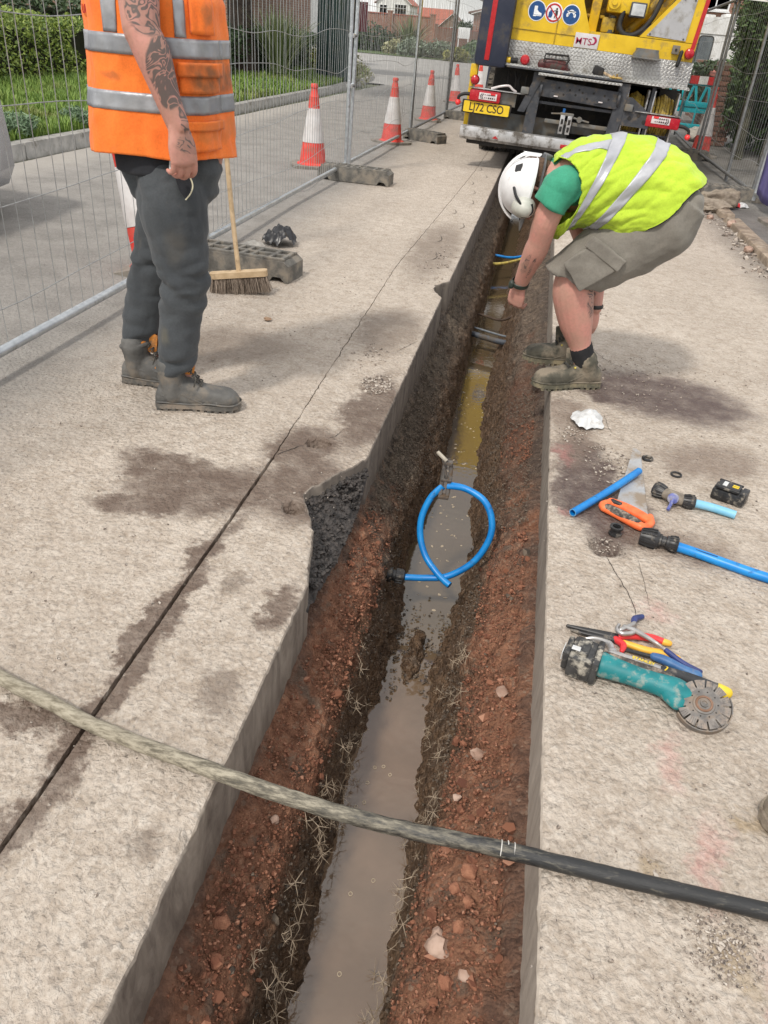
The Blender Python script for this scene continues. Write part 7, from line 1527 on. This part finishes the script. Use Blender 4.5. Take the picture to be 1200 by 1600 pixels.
# dark green box and tree trunk
t = thing('utility_cabinet', 'tall dark green cabinet standing in the shrubs behind the first bright fence post', 'cabinet', (-4.1, 16.2, 0)); m = MB(); M_GCAB = pm('cabinet_green', (.006, .030, .028), (.012, .045, .040), sc=3, rough=.5, dirt=(.03, .05, .035), dsc=4)
cx_, cy_ = -5.62, 22.3
m.box((cx_, cy_, 1.55), (.74, .55, 2.9), Matrix.Rotation(R(-14), 3, 'Z'), ch=.02); m.build('housing', M_GCAB, t); m = MB(); m.box((cx_-.06, cy_-.29, 1.55), (.008, .01, 2.7), Matrix.Rotation(R(-14), 3, 'Z')); m.box((cx_+.3, cy_-.21, 1.7), (.02, .03, .12), Matrix.Rotation(R(-14), 3, 'Z')); m.build('door_gap', M_BLACK, t)
t.location = (cx_, cy_, 0)
for ch in [o for o in bpy.data.objects if o.parent == t]: ch.data.transform(Matrix.Translation(Vector((-4.1, 16.2, 0))-Vector((cx_, cy_, 0))))
def tree(name, label, x, y, z, h, r, cz, cr, mat, n, size, seed, bark, lean=(0, 0), group=None):
    t = thing(name, label, 'tree', (x, y, z), group=group); rs = random.Random(seed); m = MB(); top = Vector((x+lean[0], y+lean[1], z+h)); b = Vector((x, y, z))
    m.tube([b-Vector((0, 0, .05)), b+Vector((0, 0, .1)), b.lerp(top, .35)+Vector((rs.uniform(-.1, .1), 0, 0)), b.lerp(top, .7), top], [r*1.5, r*1.15, r*.9, r*.6, r*.2], n=14, sub=4)
    for i in range(9):
        q = rs.uniform(.45, .95); p0 = b.lerp(top, q); a = rs.random()*6.28; l = cr[0]*rs.uniform(.5, .95); m.tube([p0, p0+Vector((math.cos(a)*l*.5, math.sin(a)*l*.5, l*.28)), p0+Vector((math.cos(a)*l, math.sin(a)*l, l*.45))], [r*.35, r*.22, r*.08], n=7, sub=3)
    o = m.build('trunk', bark, t); warp(o, lambda q: r*.18*mnoise.noise(q*6))
    bl = [((top.x, top.y, cz), cr)]
    for i in range(10): a = rs.random()*6.28; k = rs.uniform(.45, .85); bl.append(((top.x+math.cos(a)*cr[0]*k, top.y+math.sin(a)*cr[1]*k, cz+rs.uniform(-.6, .6)*cr[2]), tuple(q*rs.uniform(.32, .55) for q in cr)))
    leaves('crown', bl, n, size, mat, t, seed=seed, clump=2.2); return t
M_BARK = pm('bark', (.030, .022, .017), (.075, .058, .045), sc=14, rough=.95, bump=1., bsc=30, bdist=.02)
tree('tree', 'dark leafed tree with a broad dark trunk behind the shrub bed', -6.95, 19.3, .2, 4.2, .26, 4.0, (2.6, 2.6, 1.5), M_LDARK, 9000, .10, 3, M_BARK)
tree('tree', 'dark tree whose lowest leaves hang above the garden wall at the top of the picture', -7.6, 30.0, .1, 4.6, .16, 4.2, (2.3, 2.3, 1.25), M_LDARK, 7000, .13, 4, M_BARK)
# dog-bin style post sign behind first bright posts
t = thing('post_sign', 'thin dark post carrying a maroon board behind the bright fence posts', 'sign', (-5.9, 25, 0)); m = MB(); m.cyl((-5.05, 22, 0), (-5.05, 22, 2.5), .045, n=10); m.build('post', M_BLACK, t); m = MB(); m.box((-4.88, 22, 1.55), (.30, .05, .62), ch=.01); m.build('board', pm('maroon', (.10, .012, .02), rough=.5), t)
# far garden wall, shrubs and houses across the side road
def gwall(x0, y0, x1, y1, h, label, mat, piers=4, z=0):
    d = Vector((x1-x0, y1-y0, 0)); L = d.length; a = math.atan2(d.y, d.x); t = thing('garden_wall', label, 'wall', (x0, y0, z), (0, 0, a)); m = MB(); m.box((L/2, 0, h/2), (L, .22, h)); m.build('wall_panel', mat, t, local=True, smooth=0)
    m = MB(); m.box((L/2, 0, h+.04), (L+.05, .32, .08)); m.build('coping', M_TILE, t, local=True, smooth=0)
    for i in range(piers+1): m = MB(); m.box((L*i/piers, -.06, h/2+.1), (.46, .46, h+.2)); m.box((L*i/piers, -.06, h+.24), (.54, .54, .08)); m.build('pier', mat, t, local=True, smooth=0)
    return t
gwall(-21, 73, -10.6, 75, 2.1, 'long orange brick garden wall across the side road', M_BR2, 3, .45); gwall(-10.5, 75.2, -7.4, 82, 1.9, 'shorter brick garden wall running back right of the long one', M_BR2, 1)
house('white_house', 'white gabled house with bay window above the garden wall', (-33.6, 180, 0), (6.8, 10), .0, M_REND, M_TILE, 6.4, 2.4, [(1.5, 5.2, 2.4, 1.9, 4), (-2.0, 5.2, 1.5, 1.4, 2), (1.5, 2.4, 2.4, 1.8, 4)], True)
house('red_roof_house', 'house with a wide red tiled roof beside the white gabled house', (-32.4, 220, -.5), (10.5, 10), .0, M_BR2, M_TILE, 4.2, 3.3, [(-1, 3.2, 1.4, 1.2, 2)], False)
house('dormer', 'small white gabled dormer front on the red roofed house', (-34.0, 213, -.4), (3.4, 5), .0, M_REND, M_TILE, 4.0, 1.9, [(0, 3.3, 1.2, 1.0, 2)], True)
house('gabled_house', 'brown gabled brick house with white bargeboards, left of the truck', (-23.7, 198, -.4), (7.0, 9), .0, M_BR1, M_TILEB, 3.0, 3.0, [(.3, 2.9, 1.1, 1.5, 2)], True)
house('brick_house', 'narrow strip of a red brick house beside the navy truck panel', (-6.35, 92, -1.6), (5, 8), 0, M_BR2, M_TILEB, 5.2, .6, [], True)
rs = random.Random(3)
for i, (x, y, r, mt, lb) in enumerate([(-5.6, 23.2, .75, M_LPALE, 'pale flowering round shrub right of the first bright posts'), (-6.9, 24.6, .8, M_LYEL, 'olive shrub just left of the pale flowering one'), (-13.6, 66, 1.8, M_LDARK, 'wide dark green shrub in front of the garden wall'), (-16.5, 68, 1.8, M_LDARK, 'dark shrub further left before the garden wall'),
        (-11.2, 62, .9, M_LPALE, 'yellowish flowering shrub before the wall pier'), (-9.6, 60, 1.1, M_LGREY, 'silvery grey low shrub at the road corner'), (-7.9, 60.5, 1.1, M_LGREY, 'silvery shrub continuing right of the first silvery one'), (-6.3, 57, .8, M_LYEL, 'low yellow green shrub between the leaning fence posts'),
        (-5.4, 60, 1.2, M_LIVY, 'green shrub behind the leaning grey posts'), (-2.8, 62, 1.4, M_LIVY, 'green shrub left of the truck at the road bend')]):
    t = thing('shrub', lb, 'shrub', (x, y, 0)); leaves('foliage', [((x, y, r*.45), (r, r, r*.62)), ((x+r*.6, y, r*.35), (r*.6, r*.6, r*.45)), ((x-r*.6, y+.1, r*.35), (r*.6, r*.6, r*.5))], 2600, .045 if y < 30 else .12, mt, t, seed=40+i)
phormium(-10.9, 66, 0, 2.6, 150, 'dark spiky shrub in front of the right end of the garden wall', leafmat('leaf_spiky', (.05, .08, .03), (.16, .21, .09)), 5)
V = [(-14, 58.5, .02), (-1.5, 56.5, .02), (-1.5, 66, .05), (-16, 72, .05)]; npmesh('verge', V, [(0, 1, 2, 3)], M_VERGE, kind='structure')
for i, x in enumerate(np.linspace(-9, 4, 8)):
    tree('tree', ['distant tree left of the truck beneath the sky', 'farthest hazy tree behind the houses'][i % 2]+' number of trees', float(x), 150+rs.uniform(-4, 4), 0, 5.5, .3, 5.0, (3.0, 3, 2.0), M_LDARK, 700, .4, 60+i, M_BARK) if False else None
t = thing('tree', 'distant dark tree clump between the gabled house and the truck', 'tree', (-14.4, 140, 0)); m = MB(); m.tube([(-14.4, 140, 0), (-14.4, 140, 2)], [.3, .2], n=8); m.build('trunk', M_BARK, t); leaves('crown', [((-14.4, 140, 1.6), (2.6, 2.5, 2.2)), ((-12.0, 141, 1.2), (2.0, 2.4, 1.7)), ((-16.5, 141, 1.0), (2.0, 2.4, 1.6))], 3500, .35, M_LDARK, t, seed=77)
t = thing('estate_board', 'small white notice board on posts before the far gabled house', 'sign', (-8.2, 76, 0)); m = MB(); m.box((-8.0, 76, 1.7), (1.0, .05, .8), ch=.01); m.build('board', M_UPVC, t); m = MB(); [m.box((x, 76.05, .7), (.08, .08, 1.5)) for x in (-8.4, -7.6)]; m.build('posts', M_UPVC, t)

# ---- right side: brick wall and pillar, ivy, conifer trunks, caravan, brick house
gwall(3.35, 18.5, 3.75, 24, 1.0, 'dark brick wall running back behind the teal barrier', M_BR3, 1)
t = thing('brick_pillar', 'old brick pillar with projecting corners at the edge of the ivy', 'pillar', (2.93, 15.9, 0)); M_BRK = [pm('old_brick_a', (.17, .085, .06), (.26, .14, .10), sc=20, rough=.95, bump=.5), pm('old_brick_b', (.11, .06, .045), (.18, .10, .075), sc=20, rough=.95, bump=.5)]
m = MB(); m.box((2.93, 15.9, .62), (.33, .33, 1.24)); m.build('mortar_core', pm('mortar', (.17, .15, .12), (.24, .21, .17), sc=20, rough=1), t, smooth=0)
bmesh_ = None
for r_ in range(16):
    for side in range(2):
        off = .11 if r_ % 2 else 0
        for k in range(2):
            if side == 0: c_ = (2.93-.17+.085+off*.5+k*.19-(.03 if r_ % 2 else 0), 15.9-.168, .045+r_*.076); d_ = (.165, .03, .064)
            else: c_ = (2.93-.168, 15.9-.17+.085+off*.5+k*.19-(.03 if r_ % 2 else 0), .045+r_*.076); d_ = (.03, .165, .064)
            m = MB(); m.box((0, 0, 0), d_, ch=.004)
            o = m.build('brick', M_BRK[(r_*3+k+side) % 2], t, local=True); o.location = Vector(c_)-Vector((2.93, 15.9, 0))
t = thing('ivy', 'dense dark ivy covering the wall beside the brick pillar', 'ivy', (3.4, 16.5, 0)); leaves('foliage', [((3.45, 16.2, 1.3), (.60, .9, 1.35)), ((3.25, 15.7, 1.0), (.42, .6, 1.05)), ((3.65, 15.4, 1.9), (.75, .9, 1.0)), ((3.7, 15.0, .9), (.6, .9, 1.0)), ((4.3, 14.6, 1.9), (.8, 1.2, 1.3)), ((3.3, 15.0, 1.7), (.5, .6, .9))], 42000, .050, M_LIVY, t, seed=5, clump=2.0)
m = MB(); m.box((3.75, 15.7, 1.2), (.7, 2.0, 1.9)); m.build('stems', MATS['hedge_inner'], t, smooth=0)
M_BARKG = pm('mossy_bark', (.045, .042, .03), (.11, .105, .07), sc=10, rough=1., bump=1., bsc=24, bdist=.03)
for i, (x, y, r, h, lb) in enumerate([(2.98, 13.9, .075, 3.2, 'moss grown trunk nearest the leaning fence posts on the right'), (3.22, 13.2, .06, 3.4, 'dark narrow trunk second from the leaning posts'), (3.42, 12.4, .075, 3.3, 'reddish brown trunk at the right picture edge')]):
    tree('clipped_conifer', lb, x, y, 0, h, r, 1.75, (.52, .5, 1.05), M_LIVY if i < 2 else M_LDARK, 11000, .038, 80+i, M_BARKG)
t = thing('shrub', 'yellowish shrub against the ivy at the right picture edge', 'shrub', (3.3, 11.8, 0)); leaves('foliage', [((3.05, 11.4, 1.05), (.40, .5, .34)), ((3.25, 11.9, .75), (.35, .4, .40))], 3800, .032, M_LYEL, t, seed=9); m = MB(); m.tube([(3.2, 11.7, 0), (3.15, 11.6, .5), (3.1, 11.5, 1.0)], [.04, .03, .015], n=8, sub=3); m.build('stem', M_BARKG, t)
t = thing('caravan', 'white motorhome with dark rounded window parked behind the wall on the right', 'motorhome', (6.5, 37, 0)); M_CAR = pm('caravan_white', (.66, .66, .64), (.72, .72, .70), sc=2, rough=.4, dirt=(.52, .51, .48), dsc=3)
m = MB(); prof = [(0, .45), (0, 2.35), (.25, 2.62), (1.2, 2.70), (5.2, 2.68), (5.6, 2.4), (5.7, .45)]; m.prism(prof, axes((4.75, 38.2, 0), (1, 0, 0), (0, 0, .88)), 2.2); m.build('body', M_CAR, t, smooth=25)
m = MB(); m.prism(rrect(.56, .98, .12), axes((5.45, 35.995, 1.58), (1, 0, 0), (0, 0, 1)), .02); f_ = m.build('window', M_BLACK, t); m = MB(); m.prism(rrect(.48, .90, .10), axes((5.45, 35.974, 1.58), (1, 0, 0), (0, 0, 1)), .01); m.build('pane', M_GLS, f_)
m = MB(); m.box((6.4, 35.985, 2.12), (3.2, .02, .02)); m.box((6.4, 35.985, 1.2), (3.2, .02, .02)); m.build('trim', M_GREYP, t); m = MB(); m.box((6.6, 37.1, 2.72), (1.2, 1.0, .22), ch=.06); m.box((5.45, 37.3, 2.70), (.6, .5, .16), ch=.05); m.build('roof_vent', M_CAR, t)
for x in (5.9, 9.0): m = MB(); m.lathe([(.18, -.1), (.33, -.1), (.34, 0), (.33, .1), (.18, .1)], 24, (x, 36.1, .34), (0, 1, 0)); m.build('wheel', M_RUB, t)
hedge('hedge', 'clipped hedge top behind the brick wall, below the motorhome window', 2.6, 5.4, 20.3, 21.2, .3, 1.22, 6000, .055, M_LDARK, 12)
house('brick_house', 'red brick house behind the motorhome at top right', (9.5, 46, 0), (13, 8), 0, M_BR2, M_TILEB, 6.0, 2.8, [(-2.5, 4.0, 1.2, 1.3, 2), (.5, 4.0, 1.2, 1.3, 2)], False)
t = thing('sandbag', 'pale slumped sandbag in front of the teal barrier', 'sandbag', (2.75, 16.5, 0)); m = MB(); m.rock((2.75, 16.4, .11), .2, (1.3, .9, .6), 3, .2); m.build('bag', pm('sandbag_cloth', (.42, .39, .34), (.52, .49, .44), rough=.95), t)
# ---- silver car passing on the left, only its rear corner in view
t = thing('car', 'silver grey car on the far lane, only a corner showing at the left edge', 'car', (-4.4, 2.9, 0)); M_CARP = pm('car_silver', (.40, .41, .44), (.46, .47, .50), sc=2, rough=.25, metal=.5, Coat_Weight=.6)
m = MB(); st = []
for y_, wd, z0, z1, zt in [(y_+.34, w_, a_, b_, c_) for y_, w_, a_, b_, c_ in [(5.02, .45, .32, .55, .58), (4.98, .70, .22, .62, .66), (4.85, .82, .18, .70, .74), (4.4, .87, .16, .80, .86), (3.9, .88, .16, .84, .95), (3.4, .88, .16, .86, 1.28), (2.9, .88, .16, .88, 1.45), (1.9, .88, .16, .90, 1.47), (1.2, .88, .16, .90, 1.35), (.6, .86, .18, .86, .98), (.2, .80, .22, .80, .86), (.08, .6, .35, .70, .74)]]:
    tw = wd*.70 if zt > 1.1 else wd*.86
    st.append([(-4.37+x, y_, z) for x, z in [(-wd*.92, z0), (-wd, z0+.12), (-wd, (z0+z1)/2), (-wd*.97, z1), (-tw, (z1+zt)/2+.02 if zt > 1.1 else zt-.01), (-tw*.8, zt), (0, zt+.02), (tw*.8, zt), (tw, (z1+zt)/2+.02 if zt > 1.1 else zt-.01), (wd*.97, z1), (wd, (z0+z1)/2), (wd, z0+.12), (wd*.92, z0)]])
m.rings(st); m.build('body', M_CARP, t, smooth=40)
for y_ in (1.49, 4.49):
    for x_ in (-5.19, -3.55):
        m = MB(); m.lathe([(.20, -.1), (.30, -.105), (.315, -.07), (.315, .07), (.30, .105), (.20, .1)], 28, (x_, y_, .315), (1, 0, 0)); w_ = m.build('wheel', M_RUB, t); m = MB(); m.lathe([(0, -.09), (.2, -.1), (.2, .1), (0, .09)], 20, (x_, y_, .315), (1, 0, 0), caps=False); m.build('rim', M_GREYP, w_)
m = MB(); m.box((-3.63, 2.74, 1.15), (.03, 1.9, .34), Matrix.Rotation(R(-18), 3, 'Y'), ch=.01); m.box((-5.11, 2.74, 1.15), (.03, 1.9, .34), Matrix.Rotation(R(18), 3, 'Y'), ch=.01); m.build('side_window', M_GLS, t)
for x_ in (-3.86, -4.88): m = MB(); m.limb([(x_-.1, 5.31, .60), (x_+.1, 5.27, .62)], [(.05, .07)]*2, n=12); m.build('headlight', M_GLS, t)
